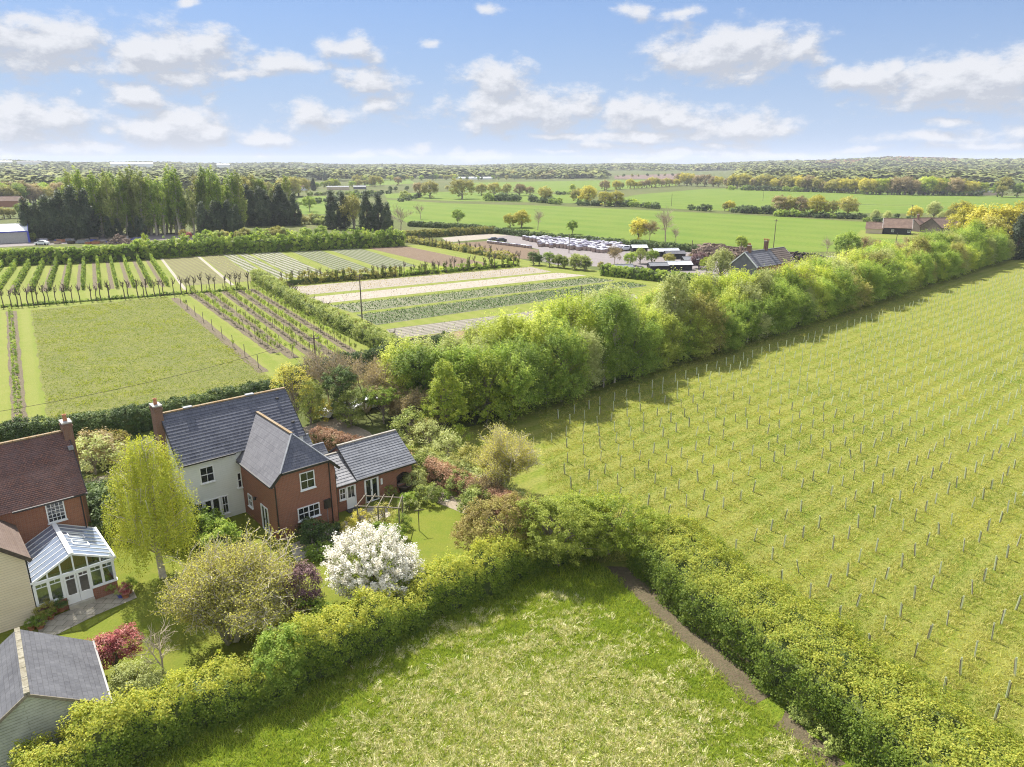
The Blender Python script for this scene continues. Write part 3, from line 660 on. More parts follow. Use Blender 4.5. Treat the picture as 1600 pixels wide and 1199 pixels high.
hedge('beech_hedge', [(-7.6, 60.6), (-4.5, 57.8), (-1.2, 54.2), (.6, 51.5)], 1.5, 1.9, 380, .12, 'leaf_beech', 8, 'coppery brown beech hedge by the gravel path right of the annex', .12)
hedge('hedge', [(-8.6, 63.3), (-5, 60.9), (-2, 57.6), (.8, 54.2)], 1.3, 1.7, 300, .13, 'leaf_pale', 81, 'loose pale green hedge behind the coppery hedge by the path', .3, core=.6)
hedge('hedge', [(-39.8, 52.0), (-36.0, 55.6), (-33.2, 58.2)], 1.4, 1.8, 300, .13, 'leaf_dark', 9, 'dark clipped hedge in the gap between the two houses', .08)
hedge('hedge', pxl((-100, 418), (0, 414.5), (100, 411.5), (215, 406)), 3.2, 4.6, 55, .42, 'leaf_green', 10, 'tall trimmed hedge behind the rows at the far left', .05, rc=.5)
hedge('hedge', pxl((216, 405.5), (340, 397), (480, 391), (632, 384)), 3.4, 4.6, 55, .42, 'leaf_green', 11, 'long shaggy green hedge behind the striped beds', .14, rc=.6, ragged=.9)
hedge('hedge', pxl((941, 430), (1010, 437), (1123, 451), (1180, 461)), 2.6, 2.7, 90, .3, 'leaf_green', 12, 'trimmed hedge between the flower plot and the yard', .05, rc=.35)
hedge('hedge', pxl((640, 354), (735, 359), (850, 374), (985, 386), (1070, 393), (1110, 396)), 2.4, 2.4, 45, .42, 'leaf_dark', 13, 'low dark hedge along the front of the big green field', .12, rc=.5)
hedge('hedge', pxl((399, 438), (455, 474), (520, 508), (617, 556)), 2.0, 3.0, 85, .20, 'leaf_mid', 14, 'half bare brownish hedge running diagonally left of the flower plot', .1, rc=.4, core=.5)
hedge('hedge', pxl((440, 447), (500, 441.5), (620, 432)), 1.6, 2.4, 50, .26, 'leaf_olive', 15, 'thin patchy olive hedge under the pollards behind the flower plot', .35, core=.4, rc=.45)
hedge('hedge', pxl((622, 432), (700, 425.5), (808, 416)), 1.6, 1.6, 60, .24, 'leaf_green', 16, 'low leafy hedge under the pollards right of the wooden pole', .35, core=.4, rc=.4)
hedge('hedge', pxl((636, 378.5), (700, 389), (806, 409)), 1.8, 2.2, 40, .32, 'leaf_olive', 17, 'ragged hedge along the near edge of the brown soil plot', .3, core=.5, rc=.45)
hedge('hedge', pxl((633, 373), (700, 369), (770, 365)), 1.8, 3.0, 45, .34, 'leaf_olive', 18, 'upright hedge row left of the pallet bags', .12, core=.6, rc=.5)
hedge('hedge', pxl((0, 481), (100, 474), (250, 462.5), (385, 452.5)), 1.0, .6, 90, .2, 'leaf_green', 19, 'low line of weeds at the foot of the pollards on the left', .4, core=.4, rc=.3)

# ------------------------------------------------------------------ building helpers
def courses(mb, Lf, Rf, n, lip=.03, mi=0, over=.0):
    """stepped roof courses between left edge Lf(t) and right edge Rf(t), t from eave (0) to ridge (1)"""
    for i in range(n):
        a, b = i/n, (i+1)/n; A, B, D_, E_ = Vector(Lf(a)), Vector(Rf(a)), Vector(Rf(b)), Vector(Lf(b))
        nn = (B-A).cross(E_-A) if (E_-A).length > 1e-3 else (B-A).cross(D_-A)
        if nn.length < 1e-9: continue
        nn.normalize(); o = nn*lip
        if (E_-D_).length < 1e-3: mb.face([A+o, B+o, D_], mi)
        else: mb.face([A+o, B+o, D_, E_], mi)
        mb.face([A-nn*.05, B-nn*.05, B+o, A+o], mi)
def lerp(a, b, t): return tuple(a[i]+(b[i]-a[i])*t for i in range(3))
def window(parent, face, pos, u0, u1, z0, z1, nx=2, nz=2, name='window', sash=.05, door=False, panel=0., units=1, fm='white_upvc', sill=True, arch=False):
    """face 'y': wall looks towards -y at y=pos, u is x ; face 'x': wall looks towards -x at x=pos, u is y"""
    fr = MB(); gl = MB(); pr = .07
    def bx(mb, a, b, c, d, d0, d1):
        if face == 'y': mb.box(a, b, pos-d1, pos-d0, c, d)
        elif face == 'x': mb.box(pos-d1, pos-d0, a, b, c, d)
        else: mb.box(pos+d0, pos+d1, a, b, c, d)
    fw = .075
    bx(fr, u0, u1, z1-fw, z1, -.02, pr); bx(fr, u0, u1, z0, z0+fw, -.02, pr)
    bx(fr, u0, u0+fw, z0+fw, z1-fw, -.02, pr); bx(fr, u1-fw, u1, z0+fw, z1-fw, -.02, pr)
    if sill and not door: bx(fr, u0-.06, u1+.06, z0-.07, z0, -.02, pr+.07)
    uw = (u1-u0-2*fw)/units
    for k in range(units):
        a = u0+fw+k*uw; b = a+uw
        if k: bx(fr, a-.045, a+.045, z0+fw, z1-fw, -.02, pr-.004)
        zb = z0+fw+(panel if panel else 0)
        if panel: bx(fr, a+.005, b-.005, z0+fw, zb, -.02, .045); bx(fr, a+.12, b-.12, z0+fw+.12, zb-.1, .045, .055)
        for i in range(1, nx): x = a+(b-a)*i/nx; bx(fr, x-.016, x+.016, zb, z1-fw, -.01, .045)
        for j in range(1, nz):
            z = zb+(z1-fw-zb)*j/nz; t_ = .03 if (nz == 2 and not door) else .016; bx(fr, a, b, z-t_, z+t_, -.01, .048)
        bx(gl, a, b, zb, z1-fw, .004, .018)
        if door: bx(fr, a, a+.09, zb, z1-fw, -.01, .05); bx(fr, b-.09, b, zb, z1-fw, -.01, .05)
    f = fr.obj(name, MT[fm], parent); gl.obj('pane', MT['glass_dark'], f)
    if door:
        h = MB(); hz = z0+1.0; k = units*uw
        hx = u0+fw+uw-.06 if units == 2 else u1-fw-.1
        if face == 'y': h.box(hx, hx+.03, pos-.10, pos-.055, hz, hz+.14)
        else: h.box(pos-.10, pos-.055, hx, hx+.03, hz, hz+.14)
        h.obj('handle', MT['black_plastic'], f)
    return f
def chimney(parent, cx, cy, wx, wy, z0, z1, m='brick_red', pots=1):
    m = 'brick_brown'
    mb = MB(); mb.box(cx-wx/2, cx+wx/2, cy-wy/2, cy+wy/2, z0, z1); mb.box(cx-wx/2-.05, cx+wx/2+.05, cy-wy/2-.05, cy+wy/2+.05, z1-.3, z1-.18); mb.box(cx-wx/2-.04, cx+wx/2+.04, cy-wy/2-.04, cy+wy/2+.04, z1-.02, z1+.08, 1)
    c = mb.obj('chimney', [MT[m], MT['concrete']], parent)
    for i in range(pots):
        p = MB(); yy = cy+(i-(pots-1)/2)*.4; p.lathe([(.13, .08), (.15, .12), (.12, .45), (.15, .5), (.15, .56), (.10, .56), (.09, .2)], 12, c=(cx, yy, z1)); p.obj('chimney_pot', MT['terracotta'], c, True)
    return c
def pipe(parent, x, y, z0, z1, r=.045, name='drainpipe'):
    mb = MB(); mb.tube([(x, y, z0), (x, y, z1-.2), (x, y+.12, z1)], r, 8); return mb.obj(name, MT['black_plastic'], parent)
def gutter(parent, a, b, r=.06, m='black_plastic'):
    mb = MB(); mb.bar(a, b, r*2, r*2); return mb.obj('gutter', MT[m], parent)
def bars(parent, name, m, *bb):
    for a, b, w0, h0 in bb: q = MB(); q.bar(a, b, w0, h0); q.obj(name, MT[m], parent)
# ------------------------------------------------------------------ main house
H1 = thing('house', 'slate roofed house with pale rendered main block and steep red brick front wing', 'house', (-14.2, 52.23, 0), .72)
o_ = .3; W_ = 5.1; ze, zh, zr, ah, D_ = 4.83, 5.70, 7.85, 1.69, 6.57
XL, XR, zr2, w2, ze2 = -9.82, .63, 9.03, 3.17, 5.59
sl2 = (zr2-ze2)/(w2+o_)
mb = MB(); x0, x1, y0, y1 = XL+.12, XR-.12, D_, D_+2*w2; zt = ze2+o_*sl2-.06
mb.face([(x0,y0,0),(x1,y0,0),(x1,y0,zt),(x0,y0,zt)]); mb.face([(x1,y1,0),(x0,y1,0),(x0,y1,zt),(x1,y1,zt)])
mb.face([(x0,y1,0),(x0,y0,0),(x0,y0,zt),(x0,D_+w2,zr2-.06),(x0,y1,zt)]); mb.face([(x1,y0,0),(x1,y1,0),(x1,y1,zt),(x1,D_+w2,zr2-.06),(x1,y0,zt)])
mb.obj('wall', MT['render_board'], H1)
mb = MB(); courses(mb, lambda t: (XL, D_-o_+(w2+o_)*t, ze2+(zr2-ze2)*t), lambda t: (XR, D_-o_+(w2+o_)*t, ze2+(zr2-ze2)*t), 17, .035)
courses(mb, lambda t: (XR, D_+2*w2+o_-(w2+o_)*t, ze2+(zr2-ze2)*t), lambda t: (XL, D_+2*w2+o_-(w2+o_)*t, ze2+(zr2-ze2)*t), 17, .035)
rf = mb.obj('roof', MT['slate_x'], H1)
mb = MB()
for i in range(23):
    x = XL+i*(XR-XL)/23; mb.box(x+.01, x+(XR-XL)/23-.01, D_+w2-.13, D_+w2+.13, zr2-.05, zr2+.06)
mat('ridge_tile', (.25, .16, .075), .9, (.28, .23, .16), 2.2); mb.obj('ridge_tiles', MT['ridge_tile'], rf)
for vx in (-8.0, -2.9): mb = MB(); mb.box(vx, vx+.7, D_+w2-.2, D_+w2+.2, zr2+.03, zr2+.13); mb.obj('ridge_vent', MT['lead'], rf)
for (vx, t_) in ((-.55, .82), (-.1, .30)): yy = D_-o_+(w2+o_)*t_; zz = ze2+(zr2-ze2)*t_; mb = MB(); mb.box(vx, vx+.25, yy-.14, yy+.1, zz-.02, zz+.1); mb.obj('roof_vent', MT['black_plastic'], rf)
chimney(H1, XL-.15, D_+w2, .62, 1.0, 0, 9.8, 'brick_red', 1)
bars(H1, 'bargeboard', 'black_plastic', ((XL, D_+w2+.02, zr2-.08), (XL, D_-o_, ze2-.08), .05, .2), ((XR, D_+w2+.02, zr2-.08), (XR, D_-o_, ze2-.08), .05, .2))
gutter(H1, (XL, D_-o_-.05, ze2-.03), (-W_-.35, D_-o_-.05, ze2-.03))
# wing
def xl_(z): return -W_/2-(W_/2+o_)*(zr-z)/(zr-ze)
def xr_(z): return -W_/2+(W_/2+o_)*(zr-z)/(zr-ze)
def yf_(z): return -o_ if z <= zh else -o_+(ah+o_)*(z-zh)/(zr-zh)
def yb_(z): return D_+.1 if z < ze2+.35 else D_-o_+(z-ze2)/sl2+.02
mb = MB(); zc = zr-(W_/2)*(zr-ze)/(W_/2+o_)-.05
xa, xb = xl_(zh-.05)+.08, xr_(zh-.05)-.08
mb.face([(-W_,0,0),(0,0,0),(0,0,zc),(xb,0,zh-.1),(xa,0,zh-.1),(-W_,0,zc)])
mb.face([(-W_,D_,0),(-W_,0,0),(-W_,0,zc),(-W_,D_,zc)]); mb.face([(0,0,0),(0,D_,0),(0,D_,zc),(0,0,zc)])
mb.obj('wing_wall', MT['brick_red'], H1)
mb = MB(); Z = lambda t: ze+(zr-ze)*t
courses(mb, lambda t: (xl_(Z(t)), yb_(Z(t)), Z(t)), lambda t: (xl_(Z(t)), yf_(Z(t)), Z(t)), 24, .012)
courses(mb, lambda t: (xr_(Z(t)), yf_(Z(t)), Z(t)), lambda t: (xr_(Z(t)), yb_(Z(t)), Z(t)), 24, .012)
wr = mb.obj('wing_roof', MT['slate_y'], H1)
mb = MB(); Z2 = lambda t: zh+(zr-zh)*t
courses(mb, lambda t: (xl_(Z2(t)), yf_(Z2(t)), Z2(t)), lambda t: (xr_(Z2(t)), yf_(Z2(t)), Z2(t)), 14, .012)
mb.obj('hipped_end', MT['slate_x'], wr)
mb = MB()
for i in range(14):
    y = ah+i*(8.4-ah)/14; mb.box(-W_/2-.11, -W_/2+.11, y+.01, y+(8.4-ah)/14-.01, zr-.05, zr+.07)
mb.obj('ridge_tiles', MT['ridge_tile'], wr)
mb = MB(); ap = (-W_/2, ah, zr+.02); mb.bar(ap, (xl_(zh), -o_, zh+.02), .12, .07); mb.bar(ap, (xr_(zh), -o_, zh+.02), .12, .07); mb.obj('hip_tiles', MT['lead'], wr)
mb = MB(); yy = -o_-.02
mb.bar((xl_(ze), yy, ze-.08), (xl_(zh), yy, zh-.1), .05, .22); mb.bar((xr_(ze), yy, ze-.08), (xr_(zh), yy, zh-.1), .05, .22); mb.bar((xl_(zh), yy-.003, zh-.08), (xr_(zh), yy-.003, zh-.08), .05, .2)
mb.face([(xl_(ze)+.02, -o_, ze-.06), (-W_, 0, ze-.06), (-W_, D_, ze-.06), (xl_(ze)+.02, D_-.4, ze-.06)])
mb.obj('bargeboard', MT['black_plastic'], H1)
gutter(H1, (xl_(ze)-.05, -o_, ze-.02), (xl_(ze)-.05, D_-.3, ze-.02))
gutter(H1, (xl_(zh)+.1, -o_-.07, zh-.03), (xr_(zh)-.1, -o_-.07, zh-.03))
pipe(H1, -.5, -.06, 0, 5.6); pipe(H1, .06, .1, 0, 4.7); pipe(H1, -W_+.1, -.06, 0, 4.8)
window(H1, 'y', 0, -2.98, -1.76, 3.7, 5.15, 2, 2)
window(H1, 'y', 0, -3.4, -1.56, 1.18, 2.28, 2, 2, units=2)
window(H1, 'x', -W_, 4.65, 5.5, 1.1, 2.2, 2, 2)
window(H1, 'x', -W_, 1.55, 2.9, .08, 2.25, 1, 1, name='glazed_door', door=True, units=2)
mb = MB(); mb.box(-1.16, -.63, -.16, .01, 1.55, 2.3); mb.obj('meter_box', MT['black_plastic'], H1)
mb = MB(); mb.box(-.93, -.90, -.04, .01, 0, 1.56); mb.obj('cable_conduit', MT['lead'], H1)
window(H1, 'y', D_, -8.33, -7.23, 3.6, 4.97, 2, 2)
window(H1, 'y', D_, -5.5, -5.13, 2.35, 3.72, 1, 2)
window(H1, 'y', D_, -9.1, -8.42, 1.0, 2.06, 2, 2); window(H1, 'y', D_, -6.95, -6.42, .5, 2.06, 2, 2)
window(H1, 'y', D_, -8.38, -7.0, .08, 2.08, 1, 1, name='glazed_door', door=True, units=2)
mb = MB(); mb.bar((-W_-.07, 3.4, 2.6), (-W_-.25, 3.4, 2.65), .04); mb.lathe([(.03, -.05), (.11, -.1), (.13, -.3), (.05, -.36)], 10, c=(-W_-.27, 3.4, 2.75)); mb.obj('wall_lamp', MT['black_plastic'], H1)
# small rear roofs
def to_local(root, p):
    c, s = cos(-root.rotation_euler[2]), sin(-root.rotation_euler[2]); d = Vector(p)-root.location
    return Vector((d.x*c-d.y*s, d.x*s+d.y*c, d.z))
mb = MB(); wl = MB()
for (pa, pb, z) in (((470, 682), (481, 678.5), 5.0), ((489, 696), (506, 692.5), 4.2)):
    a = to_local(H1, G(*pa, z)); b = to_local(H1, G(*pb, z)); yc = (a.y+b.y)/2; x0, x1 = min(a.x, b.x)-1, max(a.x, b.x)
    courses(mb, lambda t: (x0, yc-1.9+1.9*t, z-1.7+1.7*t), lambda t: (x1, yc-1.9+1.9*t, z-1.7+1.7*t), 7, .03)
    courses(mb, lambda t: (x1, yc+1.9-1.9*t, z-1.7+1.7*t), lambda t: (x0, yc+1.9-1.9*t, z-1.7+1.7*t), 7, .03)
    mb.bar((x0, yc, z+.02), (x1, yc, z+.02), .2, .1)
    wl.face([(x0, yc-1.7, 0), (x1-.1, yc-1.7, 0), (x1-.1, yc-1.7, z-1.6), (x0, yc-1.7, z-1.6)]); wl.face([(x1-.1, yc-1.7, 0), (x1-.1, yc+1.7, 0), (x1-.1, yc+1.7, z-1.6), (x1-.1, yc, z-.1), (x1-.1, yc-1.7, z-1.6)])
mb.obj('rear_roof', MT['slate_grey'], H1); wl.obj('rear_wall', MT['brick_red'], H1)
# annex with link (one building in the photo, joined to the house)
A1 = thing('annex', 'low red brick garden annex with grey slate roof beside the tall brick wing', 'outbuilding', (-8.99, 58.44, 0), .71)
aze, azr, aw, aL = 2.58, 4.69, 2.95, 5.29; asl = (azr-aze)/(aw+.3); zt = aze+.3*asl-.05
mb = MB()
# front wall with an arched opening at the right
ox0, ox1, oz0, oz1 = -1.6, -.25, .75, 1.86
mb.face([(-aL,0,0),(ox0,0,0),(ox0,0,zt),(-aL,0,zt)]); mb.face([(ox1,0,0),(0,0,0),(0,0,zt),(ox1,0,zt)]); mb.face([(ox0,0,0),(ox1,0,0),(ox1,0,oz0),(ox0,0,oz0)])
arc = [(ox0+(ox1-ox0)*i/8, 0, oz1-.28+.28*sin(pi*i/8)) for i in range(9)]
for i in range(8): mb.face([arc[i], arc[i+1], (arc[i+1][0], 0, zt), (arc[i][0], 0, zt)])
mb.face([(ox0,0,oz0),(ox1,0,oz0),(ox1,.24,oz0),(ox0,.24,oz0)]); mb.face([(ox0,.24,oz0),(ox0,0,oz0),(ox0,0,oz1-.28),(ox0,.24,oz1-.28)])
mb.face([(0,0,0),(0,2*aw,0),(0,2*aw,zt),(0,aw,azr-.05),(0,0,zt)]); mb.face([(-aL,2*aw,0),(-aL,0,0),(-aL,0,zt),(-aL,aw,azr-.05),(-aL,2*aw,zt)])
mb.face([(0,2*aw,0),(-aL,2*aw,0),(-aL,2*aw,zt),(0,2*aw,zt)])
mb.obj('wall', MT['brick_red'], A1)
mb = MB(); mb.face([(-1.7, .9, .1), (-.1, .9, .1), (-.1, .9, 2.4), (-1.7, .9, 2.4)]); mb.obj('porch_back', MT['timber_dark'], A1)
mb = MB(); courses(mb, lambda t: (-aL-.3, -.3+(aw+.3)*t, aze+(azr-aze)*t), lambda t: (.3, -.3+(aw+.3)*t, aze+(azr-aze)*t), 15, .03)
courses(mb, lambda t: (.3, 2*aw+.3-(aw+.3)*t, aze+(azr-aze)*t), lambda t: (-aL-.3, 2*aw+.3-(aw+.3)*t, aze+(azr-aze)*t), 15, .03)
rf = mb.obj('roof', MT['slate_grey'], A1)
mb = MB()
for i in range(16): x = -aL-.3+i*(aL+.6)/16; mb.box(x+.01, x+(aL+.6)/16-.01, aw-.12, aw+.12, azr-.06, azr+.06)
mat('ridge_grey', (.24, .22, .19), .9, (.34, .32, .28), 3); mb.obj('ridge_tiles', MT['ridge_grey'], rf)
bars(A1, 'bargeboard', 'black_plastic', ((.3, aw, azr-.1), (.3, -.3, aze-.1), .05, .18), ((-aL-.3, aw, azr-.1), (-aL-.3, -.3, aze-.1), .05, .18))
gutter(A1, (-aL-.3, -.36, aze-.03), (.3, -.36, aze-.03))
window(A1, 'y', 0, -4.8, -3.42, .08, 2.22, 1, 1, name='french_doors', door=True, units=2)
mb = MB(); mb.box(-3.2, -3.02, -.05, .01, 1.35, 1.9); mb.obj('wall_light', MT['white_upvc'], A1)
# link
L_ = 2.75
mb = MB(); mb.face([(-aL-L_,0,0),(-aL,0,0),(-aL,0,2.6),(-aL-L_,0,2.6)]); mb.face([(-aL,5.9,0),(-aL-L_,5.9,0),(-aL-L_,5.9,2.6),(-aL,5.9,2.6)]); mb.face([(-aL-L_,5.9,0),(-aL-L_,0,0),(-aL-L_,0,2.6),(-aL-L_,5.9,2.6)]); mb.obj('link_wall', MT['brick_red'], A1)
mb = MB(); courses(mb, lambda t: (-aL-L_, -.25+3.3*t, 2.5+1.55*t), lambda t: (-aL-.02, -.25+3.3*t, 2.5+1.55*t), 11, .03); courses(mb, lambda t: (-aL-.02, 6.2-3.15*t, 2.5+1.55*t), lambda t: (-aL-L_, 6.2-3.15*t, 2.5+1.55*t), 11, .03)
lr = mb.obj('link_roof', MT['slate_light'], A1); mb = MB(); mb.box(-aL-L_, -aL-.02, 2.93, 3.17, 4.0, 4.1); mb.obj('ridge_tiles', MT['ridge_grey'], lr)
mb = MB(); mb.face([(-7.35, .55, 2.97), (-6.9, .55, 2.97), (-6.9, 1.15, 3.25), (-7.35, 1.15, 3.25)]); mb.obj('skylight', MT['glass_dark'], lr)
gutter(A1, (-aL-L_, -.31, 2.47), (-aL-.3, -.31, 2.47), .05)
window(A1, 'y', 0, -6.52, -5.62, .06, 2.16, 2, 1, name='door', door=True, panel=.95)
window(A1, 'y', 0, -7.15, -6.56, 1.1, 2.14, 2, 2)
mb = MB(); mb.box(-6.7, -5.5, -.7, -.07, 0.04, .10); mb.obj('door_mat', MT['black_plastic'], A1)
# ------------------------------------------------------------------ left house
H2 = thing('house', 'red tiled brick house at the left edge with a cream wing and white framed conservatory', 'house', (-30.72, 46.08, 0), .73)
ze, zr, w_ = 5.58, 9.38, 3.15; Lx = -14.; sl = (zr-ze)/(w_+.3); zt = ze+.3*sl-.06
mb = MB(); mb.face([(Lx,0,0),(0,0,0),(0,0,zt),(Lx,0,zt)]); mb.face([(0,0,0),(0,2*w_,0),(0,2*w_,zt),(0,w_,zr-.06),(0,0,zt)]); mb.face([(0,2*w_,0),(Lx,2*w_,0),(Lx,2*w_,zt),(0,2*w_,zt)])
mb.obj('wall', MT['brick_orange'], H2)
mb = MB(); courses(mb, lambda t: (Lx, -.3+(w_+.3)*t, ze+(zr-ze)*t), lambda t: (.3, -.3+(w_+.3)*t, ze+(zr-ze)*t), 36, .022); courses(mb, lambda t: (.3, 2*w_+.3-(w_+.3)*t, ze+(zr-ze)*t), lambda t: (Lx, 2*w_+.3-(w_+.3)*t, ze+(zr-ze)*t), 36, .022)
rf = mb.obj('roof', MT['clay_tile'], H2); mb = MB()
for i in range(30): x = Lx+i*(.3-Lx)/30; mb.box(x+.01, x+(.3-Lx)/30-.01, w_-.12, w_+.12, zr-.05, zr+.06)
mb.obj('ridge_tiles', MT['ridge_tile'], rf)
chimney(H2, .30, w_-.1, .6, .95, 0, 10.05, 'brick_red', 1)
mb = MB(); mb.box(.02, .34, w_-1.2, w_-.6, 8.2, 8.45); mb.obj('lead_flashing', MT['lead'], H2)
gutter(H2, (-4.2, -.36, ze-.03), (.3, -.36, ze-.03)); pipe(H2, -.12, -.07, 0, 5.5)
mb = MB(); mb.bar((.3, w_, zr-.1), (.3, -.3, ze-.1), .05, .2); mb.obj('bargeboard', MT['black_plastic'], H2)
window(H2, 'y', 0, -2.3, -1.18, 3.95, 5.42, 4, 5, sash=.03)
# cream wing
cx, yf = -4.45, -5.46; czE, rz, rx = 4.75, 7.7, -7.6
mb = MB(); mb.face([(2*rx-cx, yf, 0), (cx, yf, 0), (cx, yf, czE), (rx, yf, rz-.1), (2*rx-cx, yf, czE)]); mb.face([(cx, yf, 0), (cx, 0, 0), (cx, 0, czE), (cx, yf, czE)]); mb.obj('wing_wall', MT['cream_board'], H2)
mb = MB(); ex = cx+.3; eS = (rz-czE)/(cx-rx); eZ = czE-.3*eS
courses(mb, lambda t: (ex+(rx-ex)*t, yf-.3, eZ+(rz-eZ)*t), lambda t: (ex+(rx-ex)*t, 1.5, eZ+(rz-eZ)*t), 22, .022)
ex2 = 2*rx-ex; courses(mb, lambda t: (ex2+(rx-ex2)*t, 1.5, eZ+(rz-eZ)*t), lambda t: (ex2+(rx-ex2)*t, yf-.3, eZ+(rz-eZ)*t), 22, .022)
mb.obj('wing_roof', MT['clay_tile_y'], H2)
bars(H2, 'bargeboard', 'timber_dark', ((ex, yf-.32, eZ-.1), (rx, yf-.32, rz-.1), .06, .24), ((ex2, yf-.32, eZ-.1), (rx, yf-.32, rz-.1), .06, .24)); pipe(H2, cx+.06, yf+.1, 0, 4.6)
# conservatory (part of the house)
c0, c1, cd, cze, czr = -4.36, .32, 5.43, 2.61, 3.82; cm = (c0+c1)/2
K = thing('conservatory', None, None)
K.parent = H2
fr = MB(); gl = MB(); rgl = MB(); bk = MB(); dr = MB()
bk.box(c0+.06, -2.72, -cd, -cd+.12, 0, .9); bk.box(-1.22, c1-.06, -cd, -cd+.12, 0, .9); bk.box(c1-.14, c1-.04, -cd+.12, 0, 0, .9)
bk.obj('dwarf_wall', MT['brick_red'], K)
fl = MB(); fl.box(c0+.1, c1-.15, -cd+.15, 0, .02, .08); fl.obj('floor', MT['stone'], K)
# sills, posts, heads
fr.box(c0, -2.72, -cd-.05, -cd+.1, .9, .98); fr.box(-1.22, c1, -cd-.05, -cd+.1, .9, .98); fr.box(c1-.16, c1+.03, -cd+.1, 0, .9, .98)
fr.box(c0, c1, -cd-.05, -cd+.07, 2.42, cze)
fr.box(c1-.1, c1+.03, -cd+.07, 0, 2.42, cze)
for x in (c0+.05, -3.55, -2.8, -1.22, -.5, c1-.13):
    fr.box(x-.08, x+.08, -cd-.03, -cd+.08, .98, 2.42)
for y in (-4.3, -3.2, -2.1, -1.0, -.08): fr.box(c1-.12, c1+.02, y-.05, y+.05, .98, 2.42)
for (a, b) in ((c0+.13, -3.63), (-3.47, -2.88), (-1.14, -.58), (-.42, c1-.21)):
    fr.box(a, b, -cd-.01, -cd+.05, 2.12, 2.17); fr.box((a+b)/2-.015, (a+b)/2+.015, -cd-.01, -cd+.05, 2.17, 2.42)
    fr.box(a, b, -cd-.02, -cd+.05, .98, 1.05); gl.box(a, b, -cd+.015, -cd+.025, 1.05, 2.42)
gl.box(c1-.06, c1-.05, -cd+.1, -.1, .98, 2.42)
# gable
def gz(x): return czr-abs(x-cm)*(czr-cze)/((c1-c0)/2)
fr.bar((c0-.05, -cd-.04, cze+.02), (cm, -cd-.04, czr+.03), .09, .13); fr.bar((c1+.08, -cd-.04, cze+.02), (cm, -cd-.04, czr+.03), .09, .13)
for x in (c0+.85, c0+1.6, cm, c1-1.55, c1-.8): fr.box(x-.045, x+.045, -cd-.02, -cd+.06, cze, gz(x)-.04)
gl.face([(c0+.1, -cd+.02, cze), (c1-.1, -cd+.02, cze), (cm, -cd+.02, czr-.05)])
fr.box(cm-.14, cm+.14, -cd-.1, 0, czr+.0, czr+.12)
# roof bars
n = 8
for i in range(n+1):
    y = -cd+.02+(cd-.06)*i/n
    fr.bar((c0-.05, y, cze+.03), (cm, y, czr+.03), .045, .05); fr.bar((c1+.08, y, cze+.03), (cm, y, czr+.03), .045, .05)
fr.bar((c0-.05, -cd-.05, cze+.02), (c0-.05, 0, cze+.02), .12, .12); fr.bar((c1+.08, -cd-.05, cze+.02), (c1+.08, 0, cze+.02), .12, .12)
for y0_, in ((-3.75,), (-2.4,)): 
    xx0, xx1 = cm+.45, cm+1.35; zz0, zz1 = gz(xx0)+.1, gz(xx1)+.1
    fr.bar((xx0, y0_, zz0), (xx0, y0_+.62, zz0), .05, .05); fr.bar((xx1, y0_, zz1), (xx1, y0_+.62, zz1), .05, .05); fr.bar((xx0, y0_, zz0), (xx1, y0_, zz1), .05, .05); fr.bar((xx0, y0_+.62, zz0), (xx1, y0_+.62, zz1), .05, .05)
rgl.face([(c0, -cd, cze+.03), (cm, -cd, czr+.03), (cm, -.02, czr+.03), (c0, -.02, cze+.03)]); rgl.face([(cm, -cd, czr+.03), (c1, -cd, cze+.03), (c1, -.02, cze+.03), (cm, -.02, czr+.03)])
fr.obj('frame', MT['white_upvc'], K); gl.obj('glazing', MT['glass_clear'], K); rgl.obj('roof_glass', MT['glass_roof'], K)
for k, (a, b) in enumerate(((-2.71, -1.98), (-1.96, -1.23))):
    dr = MB(); y = -cd-.02
    dr.box(a, b, y, y+.05, .32, .95); dr.box(a, b, y, y+.05, 2.34, 2.42); dr.box(a, a+.12, y, y+.05, .95, 2.34); dr.box(b-.12, b, y, y+.05, .95, 2.34); dr.box(a+.12, b-.12, y, y+.05, 2.08, 2.13); dr.box((a+b)/2-.015, (a+b)/2+.015, y, y+.05, 2.13, 2.34)
    d_ = dr.obj('door', MT['white_upvc'], K)
st = MB(); st.box(-2.72, -1.22, -cd-.3, -cd+.1, 0, .32); st.obj('step', MT['stone'], K)
# simple seat furniture behind the panes
# ------------------------------------------------------------------ shed
H3 = thing('garage', 'slate roofed garage with pale green weathered boards in the bottom left corner', 'outbuilding', (-22.5, 27.18, 0), .65)
ze, zr, w_, L_ = 2.3, 4.51, 3.16, 6.05
sl = (zr-ze)/w_
mb = MB(); ww = w_-.25; zt = zr-ww*sl-.05
mb.face([(-ww, .2, 0), (ww, .2, 0), (ww, .2, zt), (0, .2, zr-.08), (-ww, .2, zt)]); mb.face([(ww, .2, 0), (ww, L_-.2, 0), (ww, L_-.2, zt), (ww, .2, zt)]); mb.face([(-ww, L_-.2, 0), (-ww, .2, 0), (-ww, .2, zt), (-ww, L_-.2, zt)])
mb.face([(ww, L_-.2, 0), (-ww, L_-.2, 0), (-ww, L_-.2, zt), (0, L_-.2, zr-.08), (ww, L_-.2, zt)]); mb.obj('wall', MT['weatherboard'], H3)
mb = MB(); courses(mb, lambda t: (w_*(1-t), 0, ze+(zr-ze)*t), lambda t: (w_*(1-t), L_, ze+(zr-ze)*t), 20, .008); courses(mb, lambda t: (-w_*(1-t), L_, ze+(zr-ze)*t), lambda t: (-w_*(1-t), 0, ze+(zr-ze)*t), 20, .008)
rf = mb.obj('roof', MT['slate_shed_y'], H3); mb = MB()
for i in range(14): y = i*L_/14; mb.box(-.12, .12, y+.01, y+L_/14-.01, zr-.05, zr+.07+.01*(i % 2))
